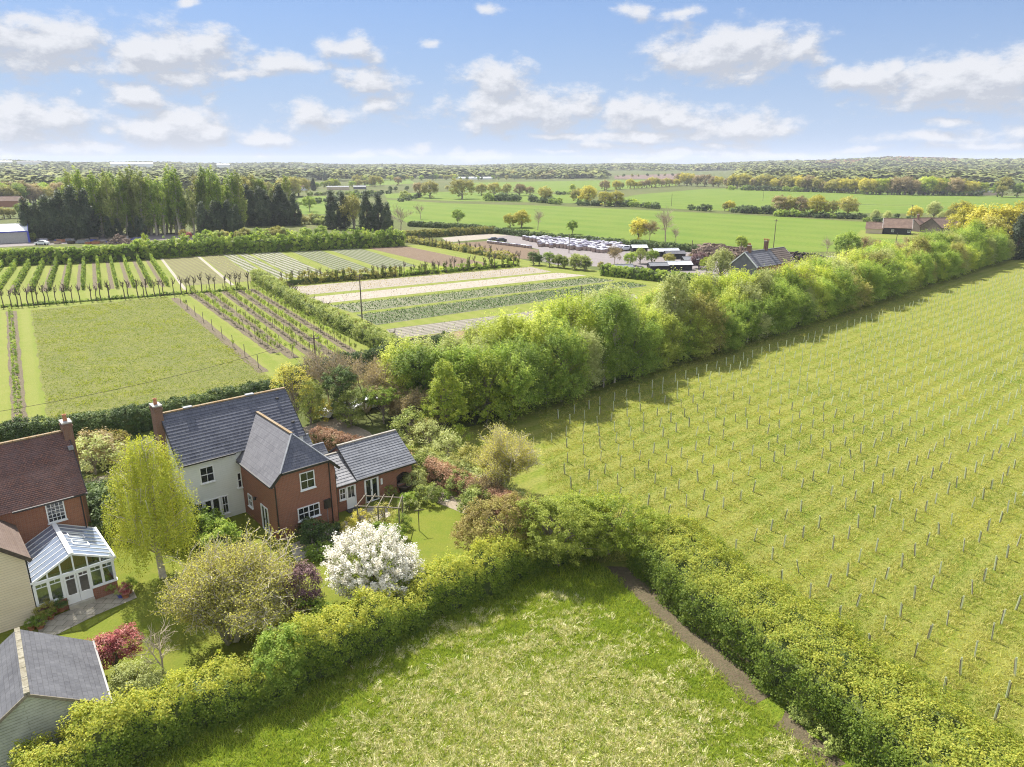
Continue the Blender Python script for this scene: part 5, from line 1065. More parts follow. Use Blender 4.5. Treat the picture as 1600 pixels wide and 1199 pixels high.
# ------------------------------------------------------------------ mid distance trees (px, base, top, proto, material, label)
MID = [(484, 331, 305, 'lolly', 'leaf_green', 'round green tree alone in the small field'), (521, 358, 300, 'conifer', 0, 'leftmost dark conifer of the clump by the small field'), (538, 357, 303, 'conifer', 0, 'second dark conifer of the clump, beside the brownish willow'),
 (553, 357, 303, 'willow', 'leaf_olive', 'brownish willow in the middle of the dark conifer clump'), (575, 360, 300, 'conifer', 0, 'tallest dark conifer right of the brownish willow'), (592, 361, 304, 'conifer', 0, 'dark conifer second from the right of the clump'), (606, 362, 318, 'conifer', 0, 'shortest dark conifer at the right end of the clump'),
 (555, 352, 298, 'poplar2', 'leaf_green', 'green poplar behind the conifer clump'), (626, 363, 317, 'bare', 0, 'bare slim tree right of the conifer clump'), (657, 343, 316, 'bare', 0, 'bare thin tree on the edge of the big wheat field'),
 (716, 351, 326, 'lolly', 'leaf_green', 'round green tree on the near hedge of the wheat field'), (633, 311, 299, 'bush', 'leaf_mid', 'grey-green bush by the far field corner'), (672, 310, 280, 'round', 'leaf_olive', 'oak left of the large oak pair beyond the wheat'), (656, 309, 284, 'round2', 'leaf_brownish', 'brownish oak beside the grey-green bush'), (722, 311, 277, 'wide', 'leaf_olive', 'large olive oak beyond the wheat field'),
 (752, 306, 285, 'round', 'leaf_olive', 'first oak right of the large oak'), (772, 306, 284, 'wide', 'leaf_olive', 'second oak right of the large oak'), (792, 306, 286, 'round2', 'leaf_olive', 'third oak right of the large oak'), (812, 306, 286, 'wide', 'leaf_brownish', 'brownish oak in the line right of the large oak'), (828, 306, 290, 'round', 'leaf_brownish', 'thin brownish tree ending the oak line'),
 (852, 317, 289, 'round', 'leaf_olive', 'olive oak above the dark bush in the wheat hedgerow'), (918, 320, 288, 'wide', 'leaf_yellow', 'golden oak of the wheat hedgerow'), (903, 318, 292, 'round', 'leaf_olive', 'olive oak touching the golden oak'), (945, 323, 298, 'round2', 'leaf_yellow', 'first golden tree right of the golden oak'), (962, 323, 296, 'round', 'leaf_yellow', 'second golden tree right of the golden oak'),
 (895, 302, 287, 'round2', 'leaf_bright', 'light green tree on the far hedgerow'), (797, 356, 332, 'round', 'leaf_yellow', 'small golden tree by the near wheat hedge'), (815, 356, 327, 'wide', 'leaf_yellow', 'golden brown tree beside the bare tree on the near wheat hedge'), (840, 360, 324, 'bare', 0, 'bare tree right of the golden brown tree'), (894, 366, 343, 'lolly', 'leaf_green', 'round green tree behind the pallet bags'),
 (997, 376, 338, 'round', 'leaf_yellow', 'vivid yellow-green tree left of the tall bare tree'), (1015, 378, 344, 'sparse', 0, 'brown twiggy tree between the yellow tree and the tall bare tree'), (1040, 381, 319, 'bare', 0, 'tall bare tree beside the yard'), (1056, 381, 352, 'bare', 0, 'short bare tree right of the tall bare one'),
 (1218, 337, 304, 'round2', 'leaf_brownish', 'thin brown tree at the pole in the wheat hedgerow'), (1232, 337, 304, 'round', 'leaf_olive', 'olive oak next to the hedgerow pole'), (1250, 338, 305, 'round2', 'leaf_brownish', 'brownish oak in the right hedgerow'), (1275, 339, 303, 'wide', 'leaf_yellow', 'golden oak of the right hedgerow'), (1300, 339, 312, 'round2', 'leaf_olive', 'small oak between two larger ones in the right hedgerow'), (1324, 341, 304, 'round', 'leaf_olive', 'round oak ending the right hedgerow'),
 (1140, 330, 312, 'round', 'leaf_yellow', 'little golden tree among bushes in the wheat hedgerow'), (1132, 330, 317, 'round2', 'leaf_olive', 'little brownish tree left of the little golden tree'),
 (1125, 442, 386, 'willow', 'leaf_pale', 'pale green tree in front of the farmhouse gable'), (1092, 420, 392, 'round', 'leaf_purple', 'dark copper beech beside the log pile'), (1104, 428, 400, 'lolly', 'leaf_bright', 'small clipped green tree right of the copper beech'),
 (1158, 392, 368, 'round2', 'leaf_bright', 'bright bush behind the big log pile'), (1322, 404, 359, 'round', 'leaf_green', 'fresh green tree right of the dark log pile'), (1291, 398, 368, 'bare', 0, 'small bare tree left of the fresh green tree'), (1345, 400, 368, 'sparse', 0, 'brown twiggy tree right of the fresh green tree'), (1365, 396, 372, 'sparse', 0, 'second brown twiggy tree before the barn lawn'),
 (960, 414, 383, 'sparse', 0, 'bare brown tree at the corner of the yard'), (1000, 412, 386, 'willow', 'leaf_mid', 'green tree over the pens in the yard'), (1018, 413, 388, 'round', 'leaf_green', 'second green tree over the pens in the yard'), (1045, 416, 394, 'round', 'leaf_olive', 'yellowish tree over the pens'), (985, 415, 392, 'round', 'leaf_green', 'leftmost green tree over the pens'), (1078, 412, 396, 'sparse', 0, 'brown bush behind the copper beech'),
 (1367, 346, 327, 'willow', 'leaf_pale', 'pale willow behind the barn left end'), (1385, 346, 329, 'willow', 'leaf_pale', 'second pale willow behind the barn'), (1428, 345, 320, 'round', 'leaf_yellow', 'golden tree behind the barn ridge'), (1458, 345, 313, 'round2', 'leaf_pale', 'tall pale tree between barn and cottages'), (1470, 348, 330, 'willow', 'leaf_pale', 'weeping tree right of the tall pale tree'), (1498, 348, 311, 'round', 'leaf_yellow', 'golden orange tree above the cottages'), (1482, 349, 326, 'willow', 'leaf_olive', 'olive weeping tree left of the golden orange tree'), (1515, 352, 328, 'willow', 'leaf_pale', 'pale tree between the cottages and the belt end'), (1400, 345, 333, 'round2', 'leaf_dark', 'dark small tree behind the barn'), (1350, 345, 334, 'round2', 'leaf_dark', 'dark small tree left of the willows'),
 (500, 282, 263, 'conifer', 0, 'large dark cedar on the skyline side'), (508, 283, 267, 'conifer', 0, 'dark cedar behind the large one'), (490, 298, 278, 'conifer', 0, 'dark conifer beside the distant cream farmhouse'), (450, 284, 273, 'wide', 'leaf_dark', 'dark broad evergreen clump left of the cedar'), (460, 284, 273, 'wide', 'leaf_dark', 'dark broad evergreen clump touching the cedar'),
 (558, 291, 272, 'round', 'leaf_olive', 'olive tree right of the distant sheds'), (586, 292, 273, 'wide', 'leaf_olive', 'broad olive tree second right of the distant sheds'), (622, 290, 275, 'round', 'leaf_brownish', 'brown tree third right of the distant sheds'), (518, 290, 278, 'lolly', 'leaf_bright', 'small bright tree above the distant sheds'), (480, 297, 279, 'round2', 'leaf_brownish', 'brown tree beside the dark farmhouse conifer'),
 (803, 279, 266, 'round', 'leaf_copper', 'reddish tree right of the glasshouses'), (862, 279, 265, 'round', 'leaf_brownish', 'brown tree beyond the third field'), (230, 400, 364, 'poplar2', 'leaf_bright', 'bright green sapling poking over the tall trimmed hedge'), (218, 400, 372, 'round2', 'leaf_bright', 'second sapling over the tall trimmed hedge'),
 (52, 378, 363, 'lolly', 'leaf_mid', 'small round bush at the corner of the blue trimmed shed'), (286, 374, 358, 'round2', 'leaf_copper', 'orange leaved bush in the storage yard'), (296, 375, 362, 'round2', 'leaf_red', 'red leaved bush in the storage yard')]
for (px, py, pt, k, m, lab) in MID:
    p = G(px, py); h = top_h(px, py, pt); s = h/(2.6 if k == 'bush' else 10)
    plant(k, {'conifer': 'conifer_tree', 'bare': 'bare_tree', 'bush': 'bush', 'poplar2': 'poplar_tree', 'willow': 'willow_tree'}.get(k, 'tree'), lab, 'tree' if k != 'bush' else 'bush', p, s, m=m or None)
# hedgerow bushes, sharing labels within a hedgerow
def bushes(x0, y0, x1, y1, n, hpx, m, label, group, key='bush', name='bush', cat='bush', jit=2):
    for i in range(n):
        t = (i+.5)/n+rnd.uniform(-.3, .3)/n; px = x0+(x1-x0)*t; py = y0+(y1-y0)*t; p = G(px, py); h = top_h(px, py, py-hpx*rnd.uniform(.75, 1.2)); p += Vector((rnd.uniform(-jit, jit), rnd.uniform(-jit, jit), 0))
        plant(key, name, label+', %s from the left' % ordw(i+1), cat, p, h/(2.6 if key == 'bush' else 10), m=(rnd.choice(m) if isinstance(m, tuple) else m), group=group)
DB = ('leaf_dark', 'leaf_dark', 'leaf_green')
bushes(976, 322, 1032, 327, 9, 10, DB, 'dark bush in the hedgerow right of the golden trees', 'bushes right of the golden trees')
bushes(905, 321, 975, 323, 8, 8, DB, 'dark bush under the golden oaks', 'bushes under the golden oaks')
bushes(762, 314, 808, 315, 7, 12, DB, 'dark bush in front of the oak line', 'bushes in front of the oak line')
bushes(826, 315, 878, 320, 7, 10, DB, 'dark bush around the olive oak', 'bushes around the olive oak')
bushes(1150, 332, 1205, 335, 9, 11, DB, 'dark bush right of the little golden tree', 'bushes right of the little golden tree')
bushes(1073, 328, 1115, 331, 3, 9, 'leaf_dark', 'small lone dark bush on the wheat field boundary', 'lone bushes on the wheat boundary', jit=0)
bushes(1215, 338, 1345, 343, 16, 9, DB, 'dark bush under the oaks of the right hedgerow', 'bushes under the right hedgerow oaks')
bushes(1345, 346, 1520, 350, 18, 8, DB, 'green bush behind the barn and cottages', 'bushes behind the barn', jit=4)
bushes(870, 305, 920, 303, 6, 7, DB, 'dark bush on the far hedgerow', 'bushes on the far hedgerow')
bushes(625, 316, 655, 309, 5, 7, DB, 'bush at the left tip of the wheat field', 'bushes at the left tip of the wheat')
bushes(455, 322, 600, 306, 14, 8, DB, 'dark hedge bush along the small field', 'hedge bushes along the small field')
bushes(470, 350, 520, 352, 6, 14, ('leaf_mid', 'leaf_olive'), 'loose bush between the poplars and the conifer clump', 'loose bushes left of the conifer clump')
bushes(940, 298, 1060, 291, 16, 15, ('leaf_olive', 'leaf_yellow', 'leaf_brownish'), 'oak in the hedgerow beyond the second field', 'oaks beyond the second field', 'round', 'tree', 'tree')
bushes(1055, 290, 1130, 293, 7, 19, ('leaf_olive', 'leaf_yellow', 'leaf_brownish'), 'tree at the left of the woodland edge', 'trees at the left of the woodland edge', 'wide', 'tree', 'tree')
bushes(1135, 295, 1345, 303, 32, 24, ('leaf_olive', 'leaf_yellow', 'leaf_olive', 'leaf_brownish'), 'tree on the woodland edge behind the far wheat field', 'trees on the woodland edge', 'round', 'tree', 'tree')
bushes(1350, 304, 1530, 306, 28, 27, ('leaf_olive', 'leaf_yellow', 'leaf_bright', 'leaf_brownish', 'leaf_green'), 'tree on the woodland edge right of the hedgerow oaks', 'trees on the right woodland edge', 'wide', 'tree', 'tree')
bushes(1550, 308, 1640, 310, 6, 30, ('leaf_olive', 'leaf_green'), 'tree beside the stone bungalow at the far right', 'trees at the far right', 'round2', 'tree', 'tree')
bushes(1140, 297, 1530, 307, 40, 7, DB, 'dark understorey bush along the woodland edge', 'understorey bushes of the woodland edge')
bushes(700, 283, 900, 280, 16, 7, ('leaf_dark', 'leaf_green', 'leaf_olive'), 'small tree of the hedge beyond the glasshouses', 'hedge trees beyond the glasshouses', 'round2', 'tree', 'tree', 6)
bushes(900, 279, 1060, 276, 12, 5, ('leaf_dark', 'leaf_olive'), 'small tree of the hedge by the ploughed field', 'hedge trees by the ploughed field', 'round2', 'tree', 'tree', 6)
bushes(600, 300, 720, 297, 8, 9, ('leaf_dark', 'leaf_olive'), 'low tree left of the third green field', 'low trees left of the third field', 'round2', 'tree', 'tree', 4)
bushes(380, 300, 600, 290, 22, 13, ('leaf_olive', 'leaf_green', 'leaf_dark', 'leaf_spring'), 'tree of the broken belt left of the distant sheds', 'broken belt of trees near the distant sheds', 'wide', 'tree', 'tree', 8)
bushes(480, 306, 610, 303, 16, 6, DB, 'low hedge bush along the far side of the small fields', 'hedge bushes of the small fields')
bushes(560, 284, 720, 281, 18, 9, ('leaf_olive', 'leaf_dark', 'leaf_spring', 'leaf_green'), 'tree in the belt beyond the pale pasture', 'belt of trees beyond the pasture', 'wide', 'tree', 'tree', 10)
# left groups
bushes(48, 376, 140, 374, 13, 68, 'leaf_conifer', 'tall dark conifer in the screen left of the poplars', 'dark conifers left of the poplars', 'conifer', 'conifer_tree', 'tree', 1.5)
bushes(145, 373, 232, 371, 6, 32, 'leaf_conifer', 'dark conifer under the poplar row', 'dark conifers under the poplars', 'conifer', 'conifer_tree', 'tree', 2)
bushes(325, 369, 378, 368, 8, 50, 'leaf_conifer', 'dark conifer at the right of the poplar row', 'dark conifers right of the poplars', 'conifer', 'conifer_tree', 'tree', 2)
bushes(120, 370, 375, 364, 38, 88, ('leaf_green', 'leaf_mid', 'leaf_mid', 'leaf_green'), 'tall slim poplar rising above the dark conifers', 'poplars above the conifers', 'poplar', 'poplar_tree', 'tree', 4)
bushes(130, 366, 370, 361, 22, 82, ('leaf_green', 'leaf_mid', 'leaf_olive'), 'broader poplar in the back of the poplar row', 'poplars in the back row', 'poplar2', 'poplar_tree', 'tree', 4)
bushes(388, 353, 466, 352, 9, 54, 'leaf_conifer', 'dark conifer in the separate clump right of the poplar row', 'dark conifers of the separate clump', 'conifer', 'conifer_tree', 'tree', 1.5)
bushes(385, 351, 450, 350, 11, 68, ('leaf_green', 'leaf_mid', 'leaf_olive'), 'poplar behind the separate dark clump', 'poplars of the separate clump', 'poplar2', 'poplar_tree', 'tree', 3)
bushes(-30, 345, 46, 340, 8, 22, ('leaf_olive', 'leaf_green'), 'tree behind the blue trimmed shed', 'trees behind the blue trimmed shed', 'round', 'tree', 'tree', 4)
bushes(-30, 322, 120, 312, 22, 34, ('leaf_olive', 'leaf_olive', 'leaf_green', 'leaf_brownish'), 'olive oak in the wood at the left edge', 'oaks of the left wood', 'wide', 'tree', 'tree', 6)
bushes(40, 330, 110, 334, 8, 20, ('leaf_green', 'leaf_mid', 'leaf_olive'), 'green tree in front of the left wood', 'trees in front of the left wood', 'round', 'tree', 'tree', 5)
bushes(380, 315, 470, 306, 8, 32, ('leaf_olive', 'leaf_green', 'leaf_olive'), 'oak behind the separate dark clump', 'oaks behind the separate clump', 'wide', 'tree', 'tree', 5)
bushes(250, 388, 620, 374, 26, 16, ('leaf_bright', 'leaf_mid', 'leaf_green', 'leaf_bright'), 'willow sapling growing behind the shaggy hedge', 'saplings behind the shaggy hedge', 'poplar2', 'sapling', 'tree', 2)
bushes(320, 376, 500, 366, 14, 14, ('leaf_mid', 'leaf_olive', 'leaf_green'), 'scrub bush on the rough ground behind the shaggy hedge', 'scrub behind the shaggy hedge', 'bush', 'bush', 'bush', 4)
bushes(836, 414, 925, 424, 10, 22, ('leaf_green', 'leaf_dark', 'leaf_mid'), 'leafy upright bush at the yard gateway', 'bushes at the yard gateway', 'round2', 'bush', 'bush', 1)
bushes(930, 420, 985, 424, 4, 14, ('leaf_olive', 'leaf_mid'), 'loose shrub at the left end of the trimmed yard hedge', 'shrubs by the trimmed yard hedge', 'round2', 'bush', 'bush', 1)
# ------------------------------------------------------------------ far woods: one object each, crowns drawn as leaf clusters
PALW = np.array([(.10, .12, .035), (.14, .16, .045), (.19, .19, .05), (.07, .09, .035), (.15, .13, .06), (.10, .13, .05), (.035, .05, .03)])
def wood_mat():
    m = bpy.data.materials.new('wood_crowns'); m.use_nodes = True; t = NT(m.node_tree); b = t.n['Principled BSDF']; b.inputs['Roughness'].default_value = .8; b.inputs['Specular IOR Level'].default_value = .1
    at = t.new('ShaderNodeAttribute', attribute_name='hue'); t.l.new(at.outputs['Color'], b.inputs['Base Color']); MT['wood_crowns'] = m
wood_mat()
def wood(label, spots, seed, leafs=70, red=False):
    """spots: array x, y, radius, height"""
    rng = np.random.default_rng(seed); n = len(spots); idx = np.repeat(np.arange(n), leafs); o = unit(rng.normal(0, 1, (n*leafs, 3))); o[:, 2] = np.abs(o[:, 2])*1.0-.12
    rad = spots[idx, 2]; hh = spots[idx, 3]; zc = hh*.5
    lump = 1+.16*np.sin(o[:, 0]*5+idx)+.16*np.sin(o[:, 1]*6+idx*1.7)
    P = np.stack([spots[idx, 0]+o[:, 0]*rad*lump, spots[idx, 1]+o[:, 1]*rad*lump, zc*.75+o[:, 2]*hh*.62*lump], 1); P[:, 2] = np.maximum(P[:, 2], .4)
    P[:, 2] += terr(spots[idx, 0], spots[idx, 1])
    pal = 1.5*PALW[rng.choice(len(PALW), n, p=[.22, .22, .16, .14, .1, .1, .06])]*rng.uniform(.85, 1.15, (n, 1)); pal = .5*pal+.5*pal.mean(0)
    if red: rm = rng.random(n) < .75; pal[rm] = np.array([.22, .11, .06])*rng.uniform(.8, 1.2, (rm.sum(), 1))
    col = pal[idx]*rng.uniform(.88, 1.12, (n*leafs, 1)); col = np.concatenate([col, np.ones((len(col), 1))], 1)
    V = leaf_verts(P, o*.45+np.array([0, 0, 1.0]), 1.0, rng, .8, .16); Pr = np.repeat(P, 4, 0); V = Pr+(V-Pr)*np.repeat(rad*.8, 4)[:, None]
    o_ = link('woodland', np_mesh('woodland', V, 4, MT['wood_crowns'], None, col)); tag(o_, label, 'woodland', None, 'stuff')
def spots(n, px0, px1, r0, r1, seed, rad=(5, 9), hgt=(10, 16), clear=(), patch=.0, pw=260.):
    rng = np.random.default_rng(seed); out = []
    while len(out) < n:
        px = rng.uniform(px0, px1); r = math.exp(rng.uniform(math.log(r0), math.log(r1))); q = polar(px, r)
        yy = HY+34000/r
        if any(a < px < b and c < yy < d for (a, b, c, d) in clear): continue
        if patch and math.sin(q.x/pw+1.3*math.sin(q.y/pw*1.1))*math.sin(q.y/pw*1.7+.8)+rng.uniform(-.15, .15) < patch: continue
        out.append((q.x, q.y, rng.uniform(*rad), rng.uniform(*hgt)))
    return np.array(out)
CLR = [(700, 1065, 280.5, 320), (590, 700, 297, 320), (590, 700, 286, 292), (930, 1125, 270, 300), (460, 660, 283, 340), (1100, 1700, 290, 350), (94, 156, 281, 290)]
wood('hazy wooded belt of mixed trees across the left middle distance', spots(900, -120, 620, 720, 1500, 1, (6, 10), (11, 17), CLR+[(-200, 700, 300, 400)], -.5, 120), 1)
wood('far hazy woods rolling up to the skyline on the left', spots(3000, -150, 700, 1400, 5600, 2, (8, 15), (9, 16), CLR, -.25, 300), 2, 44)
wood('distant hazy tree belts towards the skyline in the centre', spots(3000, 560, 1150, 1180, 6000, 3, (9, 16), (10, 15), CLR, -.4, 300), 3, 40)
wood('woodland filling the slope behind the far wheat field', spots(1900, 1080, 1720, 1050, 2600, 4, (7, 12), (11, 17), [(1100, 1700, 292, 350), (1000, 1125, 270, 300)], -.7, 260), 4, 60)
wood('wooded hills on the skyline at the right', spots(2300, 1060, 1760, 2500, 6000, 5, (11, 20), (10, 17), [], -.9, 300), 5, 46)
wood('reddish brown wood on the right hand hills', np.concatenate([spots(90, 1235, 1295, 2700, 3400, 6, (12, 18), (12, 16)), spots(130, 1330, 1430, 3000, 4600, 7, (12, 20), (13, 18))]), 6, 46, True)
# ------------------------------------------------------------------ pollards, nursery rows
for i in range(3):
    tr, lf = branching(80+i, 3.6, .55, 3, .13, m='bark_dark', first=.42, split=3, leafm='leaf_olive', leaf_n=1, leaf_s=.16, decay=.5); 
    mb = MB(); rg = random.Random(i); mb.tube([(0, 0, 0), (.08*rg.uniform(-1, 1), .1, 1.2), (.15*rg.uniform(-1, 1), 0, 2.4), (0, .05, 3.2)], [.12, .09, .08, .07], 6)
    for j in range(9): a = rg.uniform(0, 6.28); z = rg.uniform(2.0, 3.1); mb.tube([(0, 0, z), (cos(a)*.3, sin(a)*.3, z+.2), (cos(a)*.5, sin(a)*.5, z+.75)], [.06, .05, .02], 4)
    PROTO['poll%d' % i] = (None, None); o = mb.obj('trunk', MT['bark_dark']); tm = o.data; bpy.data.objects.remove(o)
    me, c = crown('crown', [(0, 0, 3.0, .6, .6, .8)], 14, 10, .2, .16, 'leaf_brownish', 100+i); PROTO['poll%d' % i] = (tm, None)
me, c = crown('crown', [(0, 0, 1.5, .45, .45, 1.5)], 50, 30, .22, .16, 'leaf_green', 110, up=-1); PROTO['upright'] = (limbs((0, 0, 0), c[:10], .07, 3, 2.6, 'bark_dark'), me)
def prow(x0, y0, x1, y1, n, label, group, key=('poll0', 'poll1', 'poll2'), s=(.98, 1.25), skip=0., m=None, name='pollard_tree', jit=.25):
    A = G(x0, y0); B = G(x1, y1); cn_ = 0
    for i in range(n):
        if rnd.random() < skip: continue
        p = A.lerp(B, (i+rnd.uniform(.25, .75))/n)+Vector((rnd.uniform(-jit, jit), rnd.uniform(-jit, jit), 0)); cn_ += 1; plant(rnd.choice(key), name, label+', %s from the left' % ordw(cn_), 'tree', p, rnd.uniform(*s), m=m, group=group)
prow(2, 481, 262, 462, 30, 'dark pollard trunk in the row behind the rough plot', 'pollards behind the rough plot', skip=.08)
prow(268, 461, 390, 452, 14, 'dark pollard trunk in the row before the fleece lines', 'pollards before the fleece lines', skip=.1)
prow(436, 445, 560, 437, 14, 'dark pollard at the left of the wooden pole', 'pollards left of the pole', skip=.15, s=(.8, 1.05))
prow(562, 437, 700, 426, 22, 'dark pollard right of the wooden pole', 'pollards right of the pole', skip=.15, s=(.8, 1.1))
prow(702, 425.5, 812, 416, 16, 'dark pollard towards the grey yard', 'pollards towards the yard', skip=.2, s=(.9, 1.2))
prow(434, 446, 560, 437, 9, 'leafy upright stem in the pollard row left of the pole', 'leafy stems left of the pole', ('upright',), (.9, 1.2), .1, 'leaf_mid', 'hedge_tree')
prow(575, 436, 812, 416, 18, 'leafy upright stem in the pollard row right of the pole', 'leafy stems right of the pole', ('upright',), (.8, 1.2), .1, 'leaf_mid', 'hedge_tree')
prow(640, 380, 808, 408, 22, 'thin dark pollard along the brown soil plot', 'pollards along the soil plot', skip=.15, s=(.8, 1.1))
prow(633, 373, 770, 365, 22, 'upright clipped stem in the row left of the pallet bags', 'clipped stems left of the bags', ('upright',), (.9, 1.15), .05, 'leaf_mid', 'hedge_tree')
prow(398, 436, 617, 553, 30, 'dark stem in the half bare diagonal hedge', 'stems of the diagonal hedge', ('poll0', 'upright'), (.8, 1.0), .1, 'leaf_brownish', 'hedge_tree')
# thirteen hedging rows
for i, (a, b) in enumerate(BROWS):
    hedge('hedge_row', [a.xy[:], b.xy[:]], .42, 2.1, 60, .18, 'leaf_green', 300+i, 'narrow hedging row, %s to the left of the white fleece line' % ordw(i+1), .12, rc=.22, core=.3, group='hedging rows left of the fleece line')
hedge('hedge_row', pxl((17, 488), (32, 680)), .5, 1.1, 60, .14, 'leaf_green', 330, 'single row of young plants in the mulch strip at the left edge', .3, rc=.2, core=0)
# saplings on mulch strips, each with posts
tr, lf = branching(120, 1.7, .35, 3, .03, m='bark_dark', first=.5, split=2, leafm='leaf_mid', leaf_n=3, leaf_s=.11, decay=.5); PROTO['sap0'] = (tr, lf)
tr, lf = branching(121, 1.7, .3, 3, .03, m='bark_dark', first=.55, split=2, leafm='leaf_green', leaf_n=3, leaf_s=.11, decay=.5); PROTO['sap1'] = (tr, lf)
postm = MB(); postm.tube([(0, 0, 0), (0, 0, 2.0)], .05, 6); po = postm.obj('post', MT['timber_grey']); post_me = po.data; bpy.data.objects.remove(po)
RW = ['the mulch row nearest the rough plot', 'the second mulch row from the rough plot', 'the third mulch row from the rough plot', 'the fourth mulch row from the rough plot', 'the fifth mulch row from the rough plot', 'the mulch row nearest the diagonal hedge']
for i, (a, b) in enumerate(ROWS):
    cs_ = 0; cp_ = 0; A = G(*a); B = G(*b); L = (B-A).length; n = int(L/1.05)
    for k in range(n):
        p = A.lerp(B, (k+.5)/n)
        if k % 7 == 0:
            o = link('row_post', post_me); o.location = p; cp_ += 1; tag(o, 'thin wooden post, %s from the back in %s' % (ordw(cp_), RW[i]), 'post', 'posts in the sapling rows')
        elif (i == 0 and rnd.random() < .97) or rnd.random() < .16: continue
        else: cs_ += 1; plant(rnd.choice(('sap0', 'sap1')), 'sapling', 'young sapling, %s from the back in %s' % (ordw(cs_), RW[i]), 'tree', p, rnd.uniform(.75, 1.15), group='saplings in the mulch rows')
# crops: plants in beds as ground cover
def crop(label, quad, rowgap, step, h, m, seed, size=.3, skip=.15, per=5):
    """quad px: near-left, near-right, far-right, far-left; rows run left to right"""
    rng = np.random.default_rng(seed); q = [np.array(G(*p)) for p in quad]; L = np.linalg.norm(q[1]-q[0]); Wd = np.linalg.norm(q[3]-q[0]); nr = max(2, int(Wd/rowgap)); nc = int(L/step)
    U, V = np.meshgrid((np.arange(nc)+.5)/nc, (np.arange(nr)+.5)/nr); U = U.ravel(); V = V.ravel(); k = rng.random(len(U)) > skip; U = U[k]; V = V[k]
    P = ((1-V)*(1-U))[:, None]*q[0]+((1-V)*U)[:, None]*q[1]+(V*U)[:, None]*q[2]+(V*(1-U))[:, None]*q[3]
    P = np.repeat(P, per, 0)+rng.normal(0, 1, (len(P)*per, 3))*np.array([.12, .12, 0]); P[:, 2] = rng.uniform(.05, h, len(P))
    o = link('crop_plants', np_mesh('crop_plants', leaf_verts(P, rng.normal(0, .4, P.shape)+np.array([0, 0, .8]), size, rng), 4, MT[m], rng.random(len(P)))); tag(o, label, 'crop', None, 'stuff')
crop('rows of small plants dotting the upper white flower strip', [(479, 461), (862, 425), (830, 417.5), (446, 449.6)], 1.1, .6, .3, 'leaf_brownish', 1, .24, .35, 3)
crop('rows of small plants dotting the second white flower strip', [(506, 474.5), (917, 430.5), (870, 426.5), (482, 465)], 1.1, .7, .3, 'leaf_brownish', 2, .2, .5, 3)
crop('dark green plants filling the third striped bed', [(551, 489), (962, 439), (925, 434), (515, 478)], 1.2, .45, .35, 'crop_dark', 3, .30, .1, 5)
crop('dark green plants filling the fourth striped bed', [(588, 508.5), (1012, 447), (975, 440.5), (556, 492.5)], 1.2, .45, .35, 'crop_dark', 4, .30, .05, 6)
crop('sparse plants in the grey near strip', [(620, 529), (880, 497), (860, 483), (602, 515)], 1.1, .6, .25, 'crop_dark', 5, .2, .5, 3)
crop('leafy rows in the back beds behind the pollards', [(420, 438), (560, 427), (500, 391), (347, 398)], 1.5, .8, .3, 'leaf_mid', 6, .22, .45, 3)
crop('pale leafy rows left of the white fleece lines end', [(380, 442), (420, 438), (345, 398), (313, 399)], 1.6, 1.0, .25, 'leaf_pale', 7, .2, .5, 3)
# ------------------------------------------------------------------ tree tubes
tm = MB()
tm.lathe([(.043, 0), (.043, 1.07), (.049, 1.11), (.036, 1.11), (.036, .9)], 8, 0); tm.box(.055, .10, -.02, .02, 0, 1.0, 1)
to = tm.obj('tree_tube', [MT['tube_plastic'], MT['timber_grey']]); tube_me = to.data; bpy.data.objects.remove(to)
rng = np.random.default_rng(77)
sp = []
E1 = np.array([.755, .655])*2.42; E2 = np.array([.655, -.755])*2.285; T0 = np.array([19.95, 44.05])
hl = [(8.0, 45.2), (9.3, 41.5), (11.2, 37.4), (14, 31.9), (16.6, 27), (19.0, 21.5), (21.3, 16), (25, 8)]
joff = rng.uniform(-.2, .45, 60)
for i in range(-12, 130):
    for j in range(-15, 40):
        if j == -3 and i < 6: continue
        if rng.random() < .075: continue
        p = T0+E1*(i+joff[j+15])+E2*j+rng.normal(0, .11, 2)
        if p[1] < 14 or p[1] > 230 or p[0] > 235: continue
        d = p[0]*bn.x+p[1]*bn.y-(belt_a.x*bn.x+belt_a.y*bn.y)
        if d > -1.5-(3 if i < 0 else 0): continue
        if p[0]*.755+p[1]*.655 > 252: continue
        if p[1] < 46:
            hx = np.interp(p[1], [h[1] for h in reversed(hl)], [h[0] for h in reversed(hl)])
            if p[0] < hx+6.2: continue
        elif p[0] < 4+max(0, (66-p[1])*.12) or (p[1] < 52 and p[0] < 9): continue
        # in view?
        f = p[1]*cP+28*sP; sx = CX+F*p[0]/f; sy = CY+F*(-p[1]*sP+28*cP)/f
        if sx < -20 or sx > 1640 or sy > 1230: continue
        sp.append((hypot(p[0], p[1]), p[0], p[1], -j, i))
sp.sort(); near_ = sp[:300]; rows_ = sorted({q[3] for q in near_}, reverse=False); tl = {}
for r_i, rj in enumerate(rows_):
    for n_i, q in enumerate(sorted((q for q in near_ if q[3] == rj), key=lambda q: q[4])): tl[q] = (n_i+1, r_i+1)
sp = [q for q in sp]
for k, q in enumerate(near_):
    d, x, y = q[:3]
    o = link('tree_tube', tube_me); o.location = (x, y, 0); o.rotation_euler = (rng.normal(0, .06), rng.normal(0, .06), rng.uniform(0, 6.28)); s = rng.uniform(.88, 1.08); o.scale = (1, 1, s)
    tag(o, 'pale tree tube, %s from the left, %s row up from the bottom right' % (ordw(tl[q][0]), ordw(tl[q][1])), 'tree tube', 'tree tubes in rows on the grass field')
V0 = np.array(tm.v); F0 = [f for f in tm.f]; allv = []; allf = []; am = []
